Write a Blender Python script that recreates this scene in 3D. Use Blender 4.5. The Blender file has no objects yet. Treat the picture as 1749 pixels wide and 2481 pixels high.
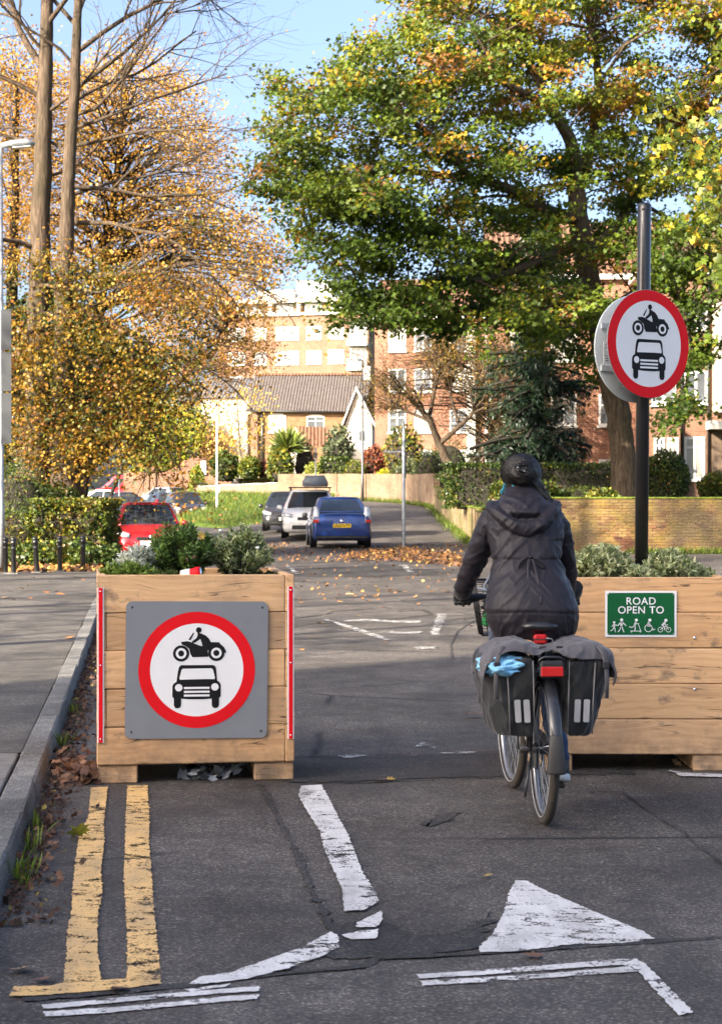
import bpy, bmesh, math, random
import numpy as np
from mathutils import Vector, Matrix, noise as mnoise
R = math.radians
scene = bpy.context.scene
COL = scene.collection

# ------------------------------------------------------------------ camera
F, CX, CY, H = 4300.0, 874.5, 1222.0, 1.47       # focal length, horizon and eye height measured in the photograph
cam_data = bpy.data.cameras.new('camera')
cam = bpy.data.objects.new('camera', cam_data); COL.objects.link(cam)
cam_data.sensor_fit = 'VERTICAL'; cam_data.sensor_height = 36.0
cam_data.lens = F / 2481.0 * 36.0
cam_data.clip_start = 0.1; cam_data.clip_end = 4000
cam.location = (0, 0, H)
cam.rotation_euler = (R(90) - math.atan((1240.5 - CY) / F), 0, 0)
cam_data.dof.use_dof = True; cam_data.dof.focus_distance = 9.6; cam_data.dof.aperture_fstop = 9.0
scene.camera = cam

# ------------------------------------------------------------------ sky and sun
SUN_AZ = (-0.72, -0.69)          # horizontal direction towards the sun: behind and to the left
SUN_EL = 25.0
world = bpy.data.worlds.new('World'); scene.world = world; world.use_nodes = True
wn = world.node_tree; wn.nodes.clear()
sky = wn.nodes.new('ShaderNodeTexSky'); sky.sky_type = 'NISHITA'; sky.sun_disc = False
sky.sun_elevation = R(SUN_EL); sky.sun_rotation = math.atan2(SUN_AZ[0], SUN_AZ[1])
sky.air_density = 0.6; sky.dust_density = 5.0; sky.ozone_density = 1.0
bg = wn.nodes.new('ShaderNodeBackground'); bg.inputs['Strength'].default_value = 0.125
wo = wn.nodes.new('ShaderNodeOutputWorld')
wn.links.new(sky.outputs[0], bg.inputs[0]); wn.links.new(bg.outputs[0], wo.inputs[0])
sd = bpy.data.lights.new('sun', 'SUN'); sd.energy = 5.0; sd.angle = R(0.53); sd.color = (1.0, 0.87, 0.70)
sun = bpy.data.objects.new('sun', sd); COL.objects.link(sun)
_d = Vector((SUN_AZ[0], SUN_AZ[1], math.tan(R(SUN_EL)) * math.hypot(*SUN_AZ)))
sun.rotation_euler = _d.to_track_quat('Z', 'Y').to_euler()
sun.location = (-30, -30, 40)
scene.view_settings.view_transform = 'Standard'; scene.view_settings.look = 'None'
scene.view_settings.exposure = 2.0; scene.view_settings.gamma = 1.0
scene.view_settings.use_curve_mapping = False
scene.cycles.max_bounces = 6; scene.cycles.diffuse_bounces = 3; scene.cycles.glossy_bounces = 3
scene.cycles.transparent_max_bounces = 6
scene.cycles.use_denoising = True
scene.render.film_transparent = False

# ------------------------------------------------------------------ measuring helpers
DS = 1749.0 / 1619.0
def P(sx, sy, Y):                       # point at photograph pixel (sx, sy) and real distance Y
    return Vector(((sx - CX) * Y / F, Y, H - (sy - CY) * Y / F))
def D(dx, dy, Y): return P(dx * DS, dy * DS, Y)
def G(sx, sy, z=0.0):                   # point on level ground of height z
    Y = F * (H - z) / (sy - CY)
    return Vector(((sx - CX) * Y / F, Y, z))
def sstep(a, b, x):
    t = np.clip((np.asarray(x, float) - a) / (b - a), 0, 1); return t * t * (3 - 2 * t)
def gz(X, Y):                           # height of the street
    gl = np.interp(Y, [38, 95, 150, 210, 400], [0, .45, 1.75, 3.0, 5.0])
    gr = np.interp(Y, [38, 48, 57, 70, 82, 106, 150, 210, 400], [0, .14, .25, .7, 1.24, 1.7, 2.6, 3.6, 6.0])
    t = sstep(-7, -1, X)
    return gl * (1 - t) + gr * t

# ------------------------------------------------------------------ object helpers
def link(o, parent=None):
    COL.objects.link(o)
    if parent is not None: o.parent = parent
    return o
def tag(o, label=None, cat=None, group=None, kind=None):
    if label: o['label'] = label
    if cat: o['category'] = cat
    if group: o['group'] = group
    if kind: o['kind'] = kind
    return o
def empty(name, loc=(0, 0, 0), rz=0.0, label=None, cat=None, group=None, parent=None):
    o = bpy.data.objects.new(name, None); o.empty_display_size = .1
    o.location = loc; o.rotation_euler = (0, 0, rz); link(o, parent)
    return tag(o, label, cat, group)
def copy_tree(o, parent=None):
    c = o.copy(); link(c)
    c.parent = parent
    for ch in list(o.children): copy_tree(ch, c)
    return c
def mesh_obj(name, me, parent=None, loc=None, rot=None):
    o = bpy.data.objects.new(name, me); link(o, parent)
    if loc is not None: o.location = loc
    if rot is not None: o.rotation_euler = rot
    return o

class MB:
    """collects faces; build() links them as one mesh object"""
    def __init__(s): s.v = []; s.f = []; s.smooth = []
    def add(s, vs, fs, smooth=False):
        n = len(s.v); s.v += [tuple(v) for v in vs]
        for f in fs: s.f.append([i + n for i in f]); s.smooth.append(smooth)
        return s
    def box(s, x0, x1, y0, y1, z0, z1, b=0.0, M=None):
        if b <= 0:
            vs = [(x, y, z) for z in (z0, z1) for y in (y0, y1) for x in (x0, x1)]
            fs = [(0, 2, 3, 1), (4, 5, 7, 6), (0, 1, 5, 4), (2, 6, 7, 3), (0, 4, 6, 2), (1, 3, 7, 5)]
        else:
            vs, fs = cbox(x0, x1, y0, y1, z0, z1, b)
        if M is not None: vs = [M @ Vector(v) for v in vs]
        return s.add(vs, fs)
    def tube(s, pts, rad, n=8, cap=True, smooth=True, up=None, squash=None):
        pts = [Vector(p) for p in pts]; m = len(pts)
        if not hasattr(rad, '__len__'): rad = [rad] * m
        vs = []; ref = Vector(up) if up else None
        for i, p in enumerate(pts):
            t = (pts[min(i + 1, m - 1)] - pts[max(i - 1, 0)])
            if t.length < 1e-9: t = Vector((0, 0, 1))
            t.normalize()
            if ref is None or abs(ref.dot(t)) > .98:
                ref = Vector((1, 0, 0)) if abs(t.x) < .8 else Vector((0, 1, 0))
            a = (ref - t * ref.dot(t)).normalized(); b = t.cross(a); ref = a
            q = squash if squash else 1.0
            for k in range(n):
                an = 2 * math.pi * k / n
                vs.append(p + (a * math.cos(an) + b * math.sin(an) * q) * rad[i])
        fs = [(i * n + k, i * n + (k + 1) % n, (i + 1) * n + (k + 1) % n, (i + 1) * n + k) for i in range(m - 1) for k in range(n)]
        if cap: fs += [tuple(range(n - 1, -1, -1)), tuple(range((m - 1) * n, m * n))]
        return s.add(vs, fs, smooth)
    def lathe(s, prof, n=16, axis='Z', c=(0, 0, 0), smooth=True, M=None, cap=True):
        vs = []
        for r, h in prof:
            for k in range(n):
                a = 2 * math.pi * k / n; x, y = r * math.cos(a), r * math.sin(a)
                v = {'Z': (x, y, h), 'Y': (x, h, y), 'X': (h, x, y)}[axis]
                v = Vector(v)
                if M is not None: v = M @ v
                vs.append(v + Vector(c))
        m = len(prof)
        fs = [(i * n + k, i * n + (k + 1) % n, (i + 1) * n + (k + 1) % n, (i + 1) * n + k) for i in range(m - 1) for k in range(n)]
        if cap: fs += [tuple(range(n - 1, -1, -1)), tuple(range((m - 1) * n, m * n))]
        return s.add(vs, fs, smooth)
    def loft(s, rings, closed=True, cap=True, smooth=True):
        n = len(rings[0]); vs = [v for r in rings for v in r]; m = len(rings)
        kk = n if closed else n - 1
        fs = [(i * n + k, i * n + (k + 1) % n, (i + 1) * n + (k + 1) % n, (i + 1) * n + k) for i in range(m - 1) for k in range(kk)]
        if cap and closed: fs += [tuple(range(n - 1, -1, -1)), tuple(range((m - 1) * n, m * n))]
        return s.add(vs, fs, smooth)
    def prism(s, poly, d, frame=None, smooth=False):
        """poly: 2-D outline; frame: function (u, v, w) -> point; extruded from w=0 to w=d"""
        fr = frame or (lambda u, v, w: (u, v, w)); n = len(poly)
        vs = [fr(u, v, 0) for u, v in poly] + [fr(u, v, d) for u, v in poly]
        fs = [tuple(range(n - 1, -1, -1)), tuple(range(n, 2 * n))] + [(i, (i + 1) % n, n + (i + 1) % n, n + i) for i in range(n)]
        return s.add(vs, fs, smooth)
    def quad(s, a, b, c, d): return s.add([a, b, c, d], [(0, 1, 2, 3)])
    def mesh(s, name, mat=None, recalc=True):
        me = bpy.data.meshes.new(name)
        me.from_pydata([tuple(v) for v in s.v], [], s.f); me.update()
        if recalc:
            bm = bmesh.new(); bm.from_mesh(me); bmesh.ops.recalc_face_normals(bm, faces=bm.faces); bm.to_mesh(me); bm.free()
        if any(s.smooth): me.polygons.foreach_set('use_smooth', s.smooth)
        if mat: me.materials.append(mat)
        return me
    def build(s, name, mat=None, parent=None, org=None, recalc=True, loc=None, rot=None):
        if org is not None: s.v = [tuple(Vector(v) - Vector(org)) for v in s.v]
        return mesh_obj(name, s.mesh(name, mat, recalc), parent, loc, rot)

def cbox(x0, x1, y0, y1, z0, z1, b):
    """chamfered box"""
    xs, ys, zs = (x0, x1), (y0, y1), (z0, z1); idx = {}; vs = []
    for i in (0, 1):
        for j in (0, 1):
            for k in (0, 1):
                sx, sy, sz = (1 if i == 0 else -1), (1 if j == 0 else -1), (1 if k == 0 else -1)
                for ax in range(3):
                    p = [xs[i], ys[j], zs[k]]; d = [b * sx, b * sy, b * sz]; d[ax] = 0
                    idx[(i, j, k, ax)] = len(vs); vs.append((p[0] + d[0], p[1] + d[1], p[2] + d[2]))
    fs = []
    for i in (0, 1):
        fs.append([idx[(i, 0, 0, 0)], idx[(i, 1, 0, 0)], idx[(i, 1, 1, 0)], idx[(i, 0, 1, 0)]])
        fs.append([idx[(0, i, 0, 1)], idx[(1, i, 0, 1)], idx[(1, i, 1, 1)], idx[(0, i, 1, 1)]])
        fs.append([idx[(0, 0, i, 2)], idx[(1, 0, i, 2)], idx[(1, 1, i, 2)], idx[(0, 1, i, 2)]])
    for i in (0, 1):
        for j in (0, 1):
            fs.append([idx[(i, j, 0, 0)], idx[(i, j, 0, 1)], idx[(i, j, 1, 1)], idx[(i, j, 1, 0)]])
            fs.append([idx[(i, 0, j, 0)], idx[(i, 0, j, 2)], idx[(i, 1, j, 2)], idx[(i, 1, j, 0)]])
            fs.append([idx[(0, i, j, 1)], idx[(0, i, j, 2)], idx[(1, i, j, 2)], idx[(1, i, j, 1)]])
    for i in (0, 1):
        for j in (0, 1):
            for k in (0, 1): fs.append([idx[(i, j, k, a)] for a in range(3)])
    return vs, fs
def arr_mesh(name, V, Fc, mat=None, smooth=False, col=None):
    """fast mesh from numpy arrays; Fc has a fixed corner count; col: per-vertex colour attribute 'col'"""
    V = np.asarray(V, np.float32); Fc = np.asarray(Fc, np.int32); k = Fc.shape[1]
    me = bpy.data.meshes.new(name)
    me.vertices.add(len(V)); me.vertices.foreach_set('co', V.ravel())
    me.loops.add(Fc.size); me.loops.foreach_set('vertex_index', Fc.ravel())
    me.polygons.add(len(Fc)); me.polygons.foreach_set('loop_start', np.arange(0, Fc.size, k, dtype=np.int32))
    if smooth: me.polygons.foreach_set('use_smooth', np.ones(len(Fc), bool))
    me.update(calc_edges=True)
    if col is not None:
        a = me.color_attributes.new('col', 'FLOAT_COLOR', 'POINT')
        c = np.ones((len(V), 4), np.float32); c[:, :3] = col; a.data.foreach_set('color', c.ravel())
    if mat: me.materials.append(mat)
    return me
def grid_sheet(name, xs, ys, zf, mat, parent=None):
    XX, YY = np.meshgrid(xs, ys); ZZ = zf(XX, YY)
    V = np.stack([XX, YY, ZZ], -1).reshape(-1, 3); n = len(xs); m = len(ys)
    I = np.arange(n * m).reshape(m, n)
    Fc = np.stack([I[:-1, :-1], I[:-1, 1:], I[1:, 1:], I[1:, :-1]], -1).reshape(-1, 4)
    return mesh_obj(name, arr_mesh(name, V, Fc, mat, True), parent)
def text_mesh(s, name, size, mat, parent=None, M=None, extrude=0.0, space=1.0, align='CENTER'):
    cu = bpy.data.curves.new(name, 'FONT'); cu.body = s; cu.size = size; cu.extrude = extrude
    cu.align_x = align; cu.align_y = 'CENTER'; cu.space_character = space
    cu.offset = size * .012
    o = bpy.data.objects.new(name + '_tmp', cu); COL.objects.link(o)
    dg = bpy.context.evaluated_depsgraph_get()
    me = bpy.data.meshes.new_from_object(o.evaluated_get(dg)); bpy.data.objects.remove(o)
    me.name = name; me.materials.clear(); me.materials.append(mat)
    if M is not None: me.transform(M)
    return mesh_obj(name, me, parent)

# ------------------------------------------------------------------ materials
MATS = {}
class NT:
    def __init__(s, name):
        s.m = bpy.data.materials.new(name); s.m.use_nodes = True; s.t = s.m.node_tree; s.t.nodes.clear()
        s.out = s.t.nodes.new('ShaderNodeOutputMaterial'); MATS[name] = s.m
    def n(s, typ, ins=None, **props):
        nd = s.t.nodes.new('ShaderNode' + typ)
        for k, v in props.items(): setattr(nd, k, v)
        for k, v in (ins or {}).items():
            sock = nd.inputs[k]
            if isinstance(v, bpy.types.NodeSocket): s.t.links.new(v, sock)
            else:
                if isinstance(v, (tuple, list)) and len(v) == 3 and sock.type == 'RGBA': v = (*v, 1)
                sock.default_value = v
        return nd
    def noise(s, scale, vec=None, detail=3, rough=.55, dist=0):
        ins = {'Scale': scale, 'Detail': detail, 'Roughness': rough, 'Distortion': dist}
        if vec is not None: ins['Vector'] = vec
        return s.n('TexNoise', ins).outputs[0]
    def ramp(s, fac, stops, interp='LINEAR'):
        nd = s.n('ValToRGB', {'Fac': fac}); cr = nd.color_ramp; cr.interpolation = interp
        while len(cr.elements) < len(stops): cr.elements.new(.5)
        for e, (p, c) in zip(cr.elements, stops):
            e.position = p; e.color = (*c, 1) if hasattr(c, '__len__') else (c, c, c, 1)
        return nd.outputs[0]
    def mix(s, fac, a, b, mode='MIX'):
        nd = s.n('Mix', data_type='RGBA', blend_type=mode)
        for sock, v in ((nd.inputs[0], fac), (nd.inputs[6], a), (nd.inputs[7], b)):
            if isinstance(v, bpy.types.NodeSocket): s.t.links.new(v, sock)
            else: sock.default_value = (*v, 1) if hasattr(v, '__len__') else v
        return nd.outputs[2]
    def math(s, op, a, b=0.0, clamp=False):
        nd = s.n('Math', operation=op, use_clamp=clamp)
        for sock, v in ((nd.inputs[0], a), (nd.inputs[1], b)):
            if isinstance(v, bpy.types.NodeSocket): s.t.links.new(v, sock)
            else: sock.default_value = v
        return nd.outputs[0]
    def bump(s, h, strength=.3, dist=.01):
        return s.n('Bump', {'Height': h, 'Strength': strength, 'Distance': dist}).outputs[0]
    def obj(s): return s.n('TexCoord').outputs['Object']
    def pos(s): return s.n('NewGeometry').outputs['Position']
    def rnd(s): return s.n('ObjectInfo').outputs['Random']
    def mapping(s, vec, scale=(1, 1, 1), loc=(0, 0, 0), rot=(0, 0, 0)):
        return s.n('Mapping', {'Vector': vec, 'Scale': scale, 'Location': loc, 'Rotation': rot}).outputs[0]
    def pbr(s, col, rough=.6, metal=0.0, normal=None, spec=.5, coat=0.0, **kw):
        ins = {'Base Color': col, 'Roughness': rough, 'Metallic': metal, 'Specular IOR Level': spec, 'Coat Weight': coat}
        if normal is not None: ins['Normal'] = normal
        ins.update(kw)
        return s.n('BsdfPrincipled', ins).outputs[0]
    def done(s, sh):
        s.t.links.new(sh, s.out.inputs[0]); return s.m

def plain(name, col, rough=.6, metal=0.0, coat=0.0, spec=.5, var=.12, nscale=6.0, bump=0.0, bscale=60.0):
    """a painted or moulded surface with slight mottling and dirt"""
    t = NT(name); o = t.obj()
    nz = t.noise(nscale, o, 4)
    c0 = tuple(max(0, c * (1 - var)) for c in col); c1 = tuple(min(1, c * (1 + var)) for c in col)
    c = t.ramp(nz, [(.3, c0), (.7, c1)])
    rg = t.math('ADD', t.math('MULTIPLY', nz, .15), rough - .07)
    nm = t.bump(t.noise(bscale, o, 3), bump, .004) if bump else None
    return t.done(t.pbr(c, rg, metal, nm, spec, coat))
def M_(n): return MATS[n]

def make_asphalt(name, c0, c1, c2, tint=(1, 1, 1), scale=1.0, wet=0.0, cracks=False):
    t = NT(name); p = t.pos()
    vo = t.n('TexVoronoi', {'Vector': p, 'Scale': 130 * scale, 'Randomness': 1.0})
    st = t.n('SeparateColor', {'Color': vo.outputs['Color']}).outputs[0]
    agg = t.ramp(st, [(.0, c0), (.55, c1), (.9, c2), (1, tuple(min(1, v * 1.9) for v in c2))])
    big = t.noise(.9, p, 5, .6); mid = t.noise(6, p, 4, .65)
    f = t.ramp(big, [(.3, .52), (.7, 1.42)]); g = t.ramp(mid, [(.3, .68), (.72, 1.28)])
    col = t.mix(1.0, t.mix(1.0, agg, f, 'MULTIPLY'), g, 'MULTIPLY')
    streak = t.noise(1.0, t.mapping(p, (2.2, .25, 1)), 4)
    col = t.mix(t.ramp(streak, [(.48, 0), (.75, .5)]), col, tuple(v * .55 for v in c0))
    spk = t.n('TexVoronoi', {'Vector': p, 'Scale': 38, 'Randomness': 1.0}).outputs['Distance']
    sc2 = t.noise(11, p, 2)
    m = t.math('MULTIPLY', t.ramp(spk, [(.05, 1), (.11, 0)]), t.ramp(sc2, [(.6, 0), (.66, 1)]))
    col = t.mix(t.math('MULTIPLY', m, .55), col, (.36, .35, .33))
    if cracks:
        wv = t.n('TexVoronoi', {'Vector': t.mix(.06, p, t.n('TexNoise', {'Vector': p, 'Scale': 2.2, 'Detail': 5}).outputs[1], 'ADD'), 'Scale': .22}, feature='DISTANCE_TO_EDGE').outputs['Distance']
        cr = t.math('MULTIPLY', t.ramp(wv, [(.002, 1), (.006, 0)]), t.ramp(t.noise(.35, p, 2), [(.45, 0), (.55, 1)]))
        col = t.mix(cr, col, (.012, .012, .013))
    rough = t.ramp(t.noise(3, p, 4), [(.3, .62), (.75, .9)])
    h = t.math('ADD', t.math('MULTIPLY', vo.outputs['Distance'], 1.0), t.math('MULTIPLY', t.noise(60, p, 3), .6))
    nm = t.bump(h, .55, .006)
    return t.done(t.pbr(col, rough, 0, nm, .35))
def make_brick(name, cols, mortar, bw=.225, bh=.075, axis='auto', moss=None, stain=.5, mort=.012, scale_noise=1.0):
    """brick courses for walls too far away to tell the bricks apart"""
    t = NT(name); p = t.obj(); g = t.n('NewGeometry')
    sx = t.n('SeparateXYZ', {0: p}); nrm = t.n('SeparateXYZ', {0: t.n('TexCoord').outputs['Normal']})
    # run along whichever horizontal axis the face is turned to
    u = t.mix(t.math('GREATER_THAN', t.math('ABSOLUTE', nrm.outputs[0]), .7), sx.outputs[0], sx.outputs[1])
    vec = t.n('CombineXYZ', {0: u, 1: sx.outputs[2], 2: 0.0}).outputs[0]
    b = t.n('TexBrick', {'Vector': vec, 'Scale': 1.0, 'Mortar Size': mort, 'Mortar Smooth': .3, 'Bias': 0.0, 'Brick Width': bw, 'Row Height': bh,
                         'Color1': (0, 0, 0), 'Color2': (1, 1, 1), 'Mortar': (.5, .5, .5)})
    b.offset = .5
    var = t.math('ADD', t.math('MULTIPLY', b.outputs[0], .65), t.math('MULTIPLY', t.noise(5, vec, 4), .45))
    n = len(cols); c = t.ramp(var, [(.12 + .8 * i / (n - 1), cc) for i, cc in enumerate(cols)])
    c = t.mix(b.outputs[1], c, mortar)
    c = t.mix(t.ramp(t.noise(.7 * scale_noise, p, 5), [(.4, 0), (.75, stain)]), c, tuple(v * .45 for v in cols[0]))
    if moss:
        c = t.mix(t.ramp(t.noise(1.4, p, 5, .65), [(.42, 0), (.6, .85)]), c, moss)
    nm = t.bump(t.math('SUBTRACT', t.math('MULTIPLY', t.noise(40, p, 3), .3), b.outputs[1]), .5, .01)
    return t.done(t.pbr(c, .88, 0, nm, .25))
def make_leaf(name, rough=.5, trans=.35, tint=(1, 1, 1)):
    t = NT(name); a = t.n('Attribute', attribute_name='col').outputs['Color']
    nz = t.noise(30, t.pos(), 2)
    c = t.mix(1.0, a, t.ramp(nz, [(.3, .78), (.7, 1.18)]), 'MULTIPLY')
    d = t.pbr(c, rough, 0, None, .35)
    tr = t.n('BsdfTranslucent', {'Color': t.mix(1.0, c, (1.25, 1.1, .6), 'MULTIPLY')}).outputs[0]
    mx = t.n('MixShader', {0: trans, 1: d, 2: tr}).outputs[0]
    return t.done(mx)
def make_bark(name, c0, c1, c2, sc=1.0):
    t = NT(name); p = t.obj()
    v = t.mapping(p, (9 * sc, 9 * sc, 1.3 * sc)); nz = t.noise(1.6, v, 5, .65, .6)
    big = t.noise(.9, p, 3)
    c = t.ramp(nz, [(.28, c0), (.5, c1), (.72, c2)])
    c = t.mix(t.ramp(big, [(.45, 0), (.7, .5)]), c, tuple(a * .8 + b * .2 for a, b in zip(c0, (.08, .1, .04))))
    return t.done(t.pbr(c, .9, 0, t.bump(nz, .9, .04), .2))
def make_oak():
    t = NT('oak_wood'); o = t.obj(); r = t.rnd()
    off = t.n('CombineXYZ', {0: t.math('MULTIPLY', r, 37.0), 1: t.math('MULTIPLY', r, 11.0), 2: t.math('MULTIPLY', r, 23.0)}).outputs[0]
    v = t.n('VectorMath', {0: o, 1: off}, operation='ADD').outputs[0]
    warp = t.noise(1.8, t.mapping(v, (1, 2, 2.5)), 3, .5)
    v2 = t.mix(.10, v, t.n('TexNoise', {'Vector': t.mapping(v, (1.2, 3, 3)), 'Scale': 2.2, 'Detail': 2}).outputs[1], 'ADD')
    grain = t.noise(1.0, t.mapping(v2, (2.2, 30, 42)), 5, .6)
    fine = t.noise(1.0, t.mapping(v, (7, 160, 190)), 3, .6)
    rings = t.n('TexWave', {'Vector': t.mapping(v2, (.55, 3, 6.0)), 'Scale': 1.4, 'Distortion': 5.0, 'Detail': 3.0, 'Detail Scale': 1.2}, wave_type='BANDS', bands_direction='Z').outputs[0]
    c = t.ramp(grain, [(.25, (.56, .335, .175)), (.5, (.72, .465, .255)), (.75, (.78, .54, .32))])
    c = t.mix(.22, c, t.ramp(rings, [(0, (.54, .32, .165)), (.5, (.70, .455, .25)), (1, (.78, .54, .33))]))
    c = t.mix(t.ramp(fine, [(.45, 0), (.75, .25)]), c, (.40, .23, .11))
    # each plank its own tone
    tone = t.ramp(r, [(0, (.74, .70, .66)), (.25, (1.0, .97, .92)), (.5, (1.10, 1.06, 1.02)), (.75, (.88, .80, .70)), (1, (1.02, 1.02, 1.04))])
    c = t.mix(1.0, c, tone, 'MULTIPLY')
    # grey weathering and tannin stains
    c = t.mix(t.ramp(t.noise(2.3, v, 6, .62), [(.50, 0), (.70, .62)]), c, (.30, .215, .145))
    c = t.mix(t.ramp(t.noise(7.0, t.mapping(v, (1, 2, 1.6), (3, 1, 7)), 5, .65), [(.58, 0), (.70, .7)]), c, (.17, .125, .09))
    c = t.mix(t.ramp(t.noise(1.0, t.mapping(v, (2.5, 5, 34)), 4, .6), [(.66, 0), (.71, .75)]), c, (.12, .07, .035))
    ck = t.noise(1.0, t.mapping(v2, (.9, 6, 22)), 3, .5)
    ckl = t.math('MULTIPLY', t.ramp(t.math('ABSOLUTE', t.math('SUBTRACT', ck, .5)), [(.004, 1), (.010, 0)]), t.ramp(t.noise(2.4, t.mapping(v, (1, 3, 3), (2, 9, 4)), 2), [(.50, 0), (.56, .85)]))
    c = t.mix(ckl, c, (.06, .035, .02))
    wz = t.n('SeparateXYZ', {0: t.pos()}).outputs[2]
    dirt = t.math('MULTIPLY', t.ramp(wz, [(.0, 1), (.32, 0)]), t.ramp(t.noise(9, t.pos(), 5, .7), [(.35, .15), (.65, .9)]))
    c = t.mix(dirt, c, (.13, .10, .075))
    kn = t.n('TexVoronoi', {'Vector': t.mapping(v, (2.2, 5, 5)), 'Scale': 1.0}).outputs['Distance']
    c = t.mix(t.ramp(kn, [(.03, .8), (.10, 0)]), c, (.14, .075, .035))
    return t.done(t.pbr(c, .72, 0, t.bump(t.math('ADD', grain, fine), .25, .004), .3))
def make_glass_dark(name, col=(.03, .035, .04), rough=.06):
    t = NT(name); nz = t.noise(.8, t.pos(), 2)
    c = t.ramp(nz, [(.3, tuple(v * .6 for v in col)), (.7, tuple(v * 1.6 for v in col))])
    return t.done(t.pbr(c, rough, 0, None, .8))
def make_paint_line(name, col, wear=.5):
    t = NT(name); p = t.pos()
    n1 = t.noise(9, t.mapping(p, (1.0, 1.6, 1)), 6, .72); n2 = t.noise(90, p, 4, .6); n3 = t.noise(2.1, p, 3)
    w = t.math('ADD', t.math('ADD', t.math('MULTIPLY', n1, .62), t.math('MULTIPLY', n2, .30)), t.math('MULTIPLY', n3, .25))
    holes = t.ramp(w, [(.625 - .1 * (wear - .5), 0), (.665 - .1 * (wear - .5), 1)])
    cr = t.n('TexVoronoi', {'Vector': t.mix(.05, p, t.n('TexNoise', {'Vector': p, 'Scale': 7, 'Detail': 4}).outputs[1], 'ADD'), 'Scale': 6.5}, feature='DISTANCE_TO_EDGE').outputs['Distance']
    crack = t.math('MULTIPLY', t.ramp(cr, [(.002, 1), (.006, 0)]), t.ramp(t.noise(3.3, p, 2), [(.5, 0), (.58, 1)]))
    holes = t.math('MAXIMUM', holes, t.math('MULTIPLY', crack, .8))
    c = t.mix(t.ramp(t.noise(5, p, 5, .65), [(.35, 0), (.75, .55)]), col, tuple(v * .62 for v in col))
    c = t.mix(t.ramp(n2, [(.5, 0), (.75, .45)]), c, (.16, .16, .16))
    c = t.mix(t.ramp(t.noise(1.7, t.mapping(p, (3, .7, 1), (4, 1, 0)), 5, .6), [(.46, 0), (.7, .5)]), c, (.12, .115, .11))
    d = t.pbr(c, .62, 0, t.bump(n2, .3, .003), .4)
    tr = t.n('BsdfTransparent').outputs[0]
    return t.done(t.n('MixShader', {0: holes, 1: d, 2: tr}).outputs[0])

make_asphalt('asphalt', (.042, .037, .033), (.079, .070, .062), (.128, .114, .100), cracks=True)
make_asphalt('asphalt_dark', (.021, .020, .019), (.042, .039, .037), (.072, .067, .062))
make_asphalt('asphalt_patch', (.046, .042, .039), (.086, .077, .070), (.142, .128, .115))
make_asphalt('pavement_asphalt', (.056, .051, .046), (.092, .084, .074), (.135, .124, .108))
make_asphalt('concrete_kerb', (.11, .108, .10), (.165, .16, .15), (.23, .225, .21))
make_oak()
make_leaf('leaf'); make_leaf('leaf_gloss', .38, .18); make_leaf('leaf_dry', .7, .2)
make_bark('bark_brown', (.022, .016, .012), (.075, .054, .038), (.14, .105, .075))
make_bark('bark_grey', (.05, .045, .036), (.16, .14, .11), (.28, .25, .2))
make_bark('bark_dark', (.012, .011, .009), (.032, .028, .023), (.06, .053, .045), 1.4)
make_paint_line('paint_white', (.74, .725, .70), .62); make_paint_line('paint_yellow', (.80, .51, .19), .6)
make_paint_line('paint_white_worn', (.6, .6, .58), 1.25)
plain('black_metal', (.012, .012, .013), .32, 0, .3); plain('dark_steel', (.07, .072, .075), .4, .6)
plain('grey_steel', (.30, .32, .34), .45, .4); plain('bright_steel', (.75, .75, .76), .22, 1.0)
plain('sign_grey', (.21, .225, .25), .6, 0, 0, .3, .05); plain('sign_red', (.72, .004, .010), .55, 0, 0, .25, .04)
plain('sign_white', (.80, .81, .82), .5, 0, 0, .3, .03); plain('sign_black', (.007, .007, .008), .6, 0, 0, .25, .05)
plain('sign_green', (.003, .10, .03), .6, 0, 0, .25, .05); plain('sign_back', (.58, .62, .62), .55, .1, 0, .4, .06)
plain('rubber', (.022, .021, .02), .75, bump=.2); plain('tyre_brown', (.05, .042, .034), .85, bump=.3, bscale=200)
plain('soil', (.045, .032, .022), .95, var=.5, nscale=30, bump=.8, bscale=80)
plain('white_render', (.48, .46, .42), .8, var=.07, nscale=2, bump=.1)
plain('cream_render', (.46, .40, .31), .85, var=.08, nscale=2)
plain('white_frame', (.56, .56, .54), .45, var=.04)
plain('reflective', (.34, .34, .35), .4, 0, var=.12)
make_glass_dark('window_glass', (.07, .08, .09)); make_glass_dark('car_glass', (.018, .022, .026), .03)
# ================================================================== THE SETTING
rng = np.random.default_rng(7); random.seed(7)
def make_grass_mat():
    t = NT('grass_ground'); p = t.pos()
    c = t.ramp(t.noise(2.2, p, 6, .7), [(.25, (.03, .055, .010)), (.5, (.06, .10, .015)), (.75, (.10, .125, .022))])
    c = t.mix(t.ramp(t.noise(9, p, 4, .7), [(.62, 0), (.75, .5)]), c, (.18, .10, .03))
    return t.done(t.pbr(c, .9, 0, t.bump(t.noise(30, p, 4), .8, .05), .2))
make_grass_mat()
xs = np.concatenate([np.linspace(-1600, -90, 12), np.linspace(-70, 70, 57), np.linspace(90, 1600, 12)])
ys = np.concatenate([np.linspace(-1600, -60, 10), np.linspace(-40, 230, 109), np.linspace(250, 2000, 14)])
tag(grid_sheet('ground', xs, ys, lambda X, Y: gz(X, Y) - .07, M_('grass_ground')), kind='structure')
tag(grid_sheet('road', np.linspace(-22, 20, 85), np.linspace(-25, 110, 136), lambda X, Y: gz(X, Y), M_('asphalt')), kind='structure')

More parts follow.
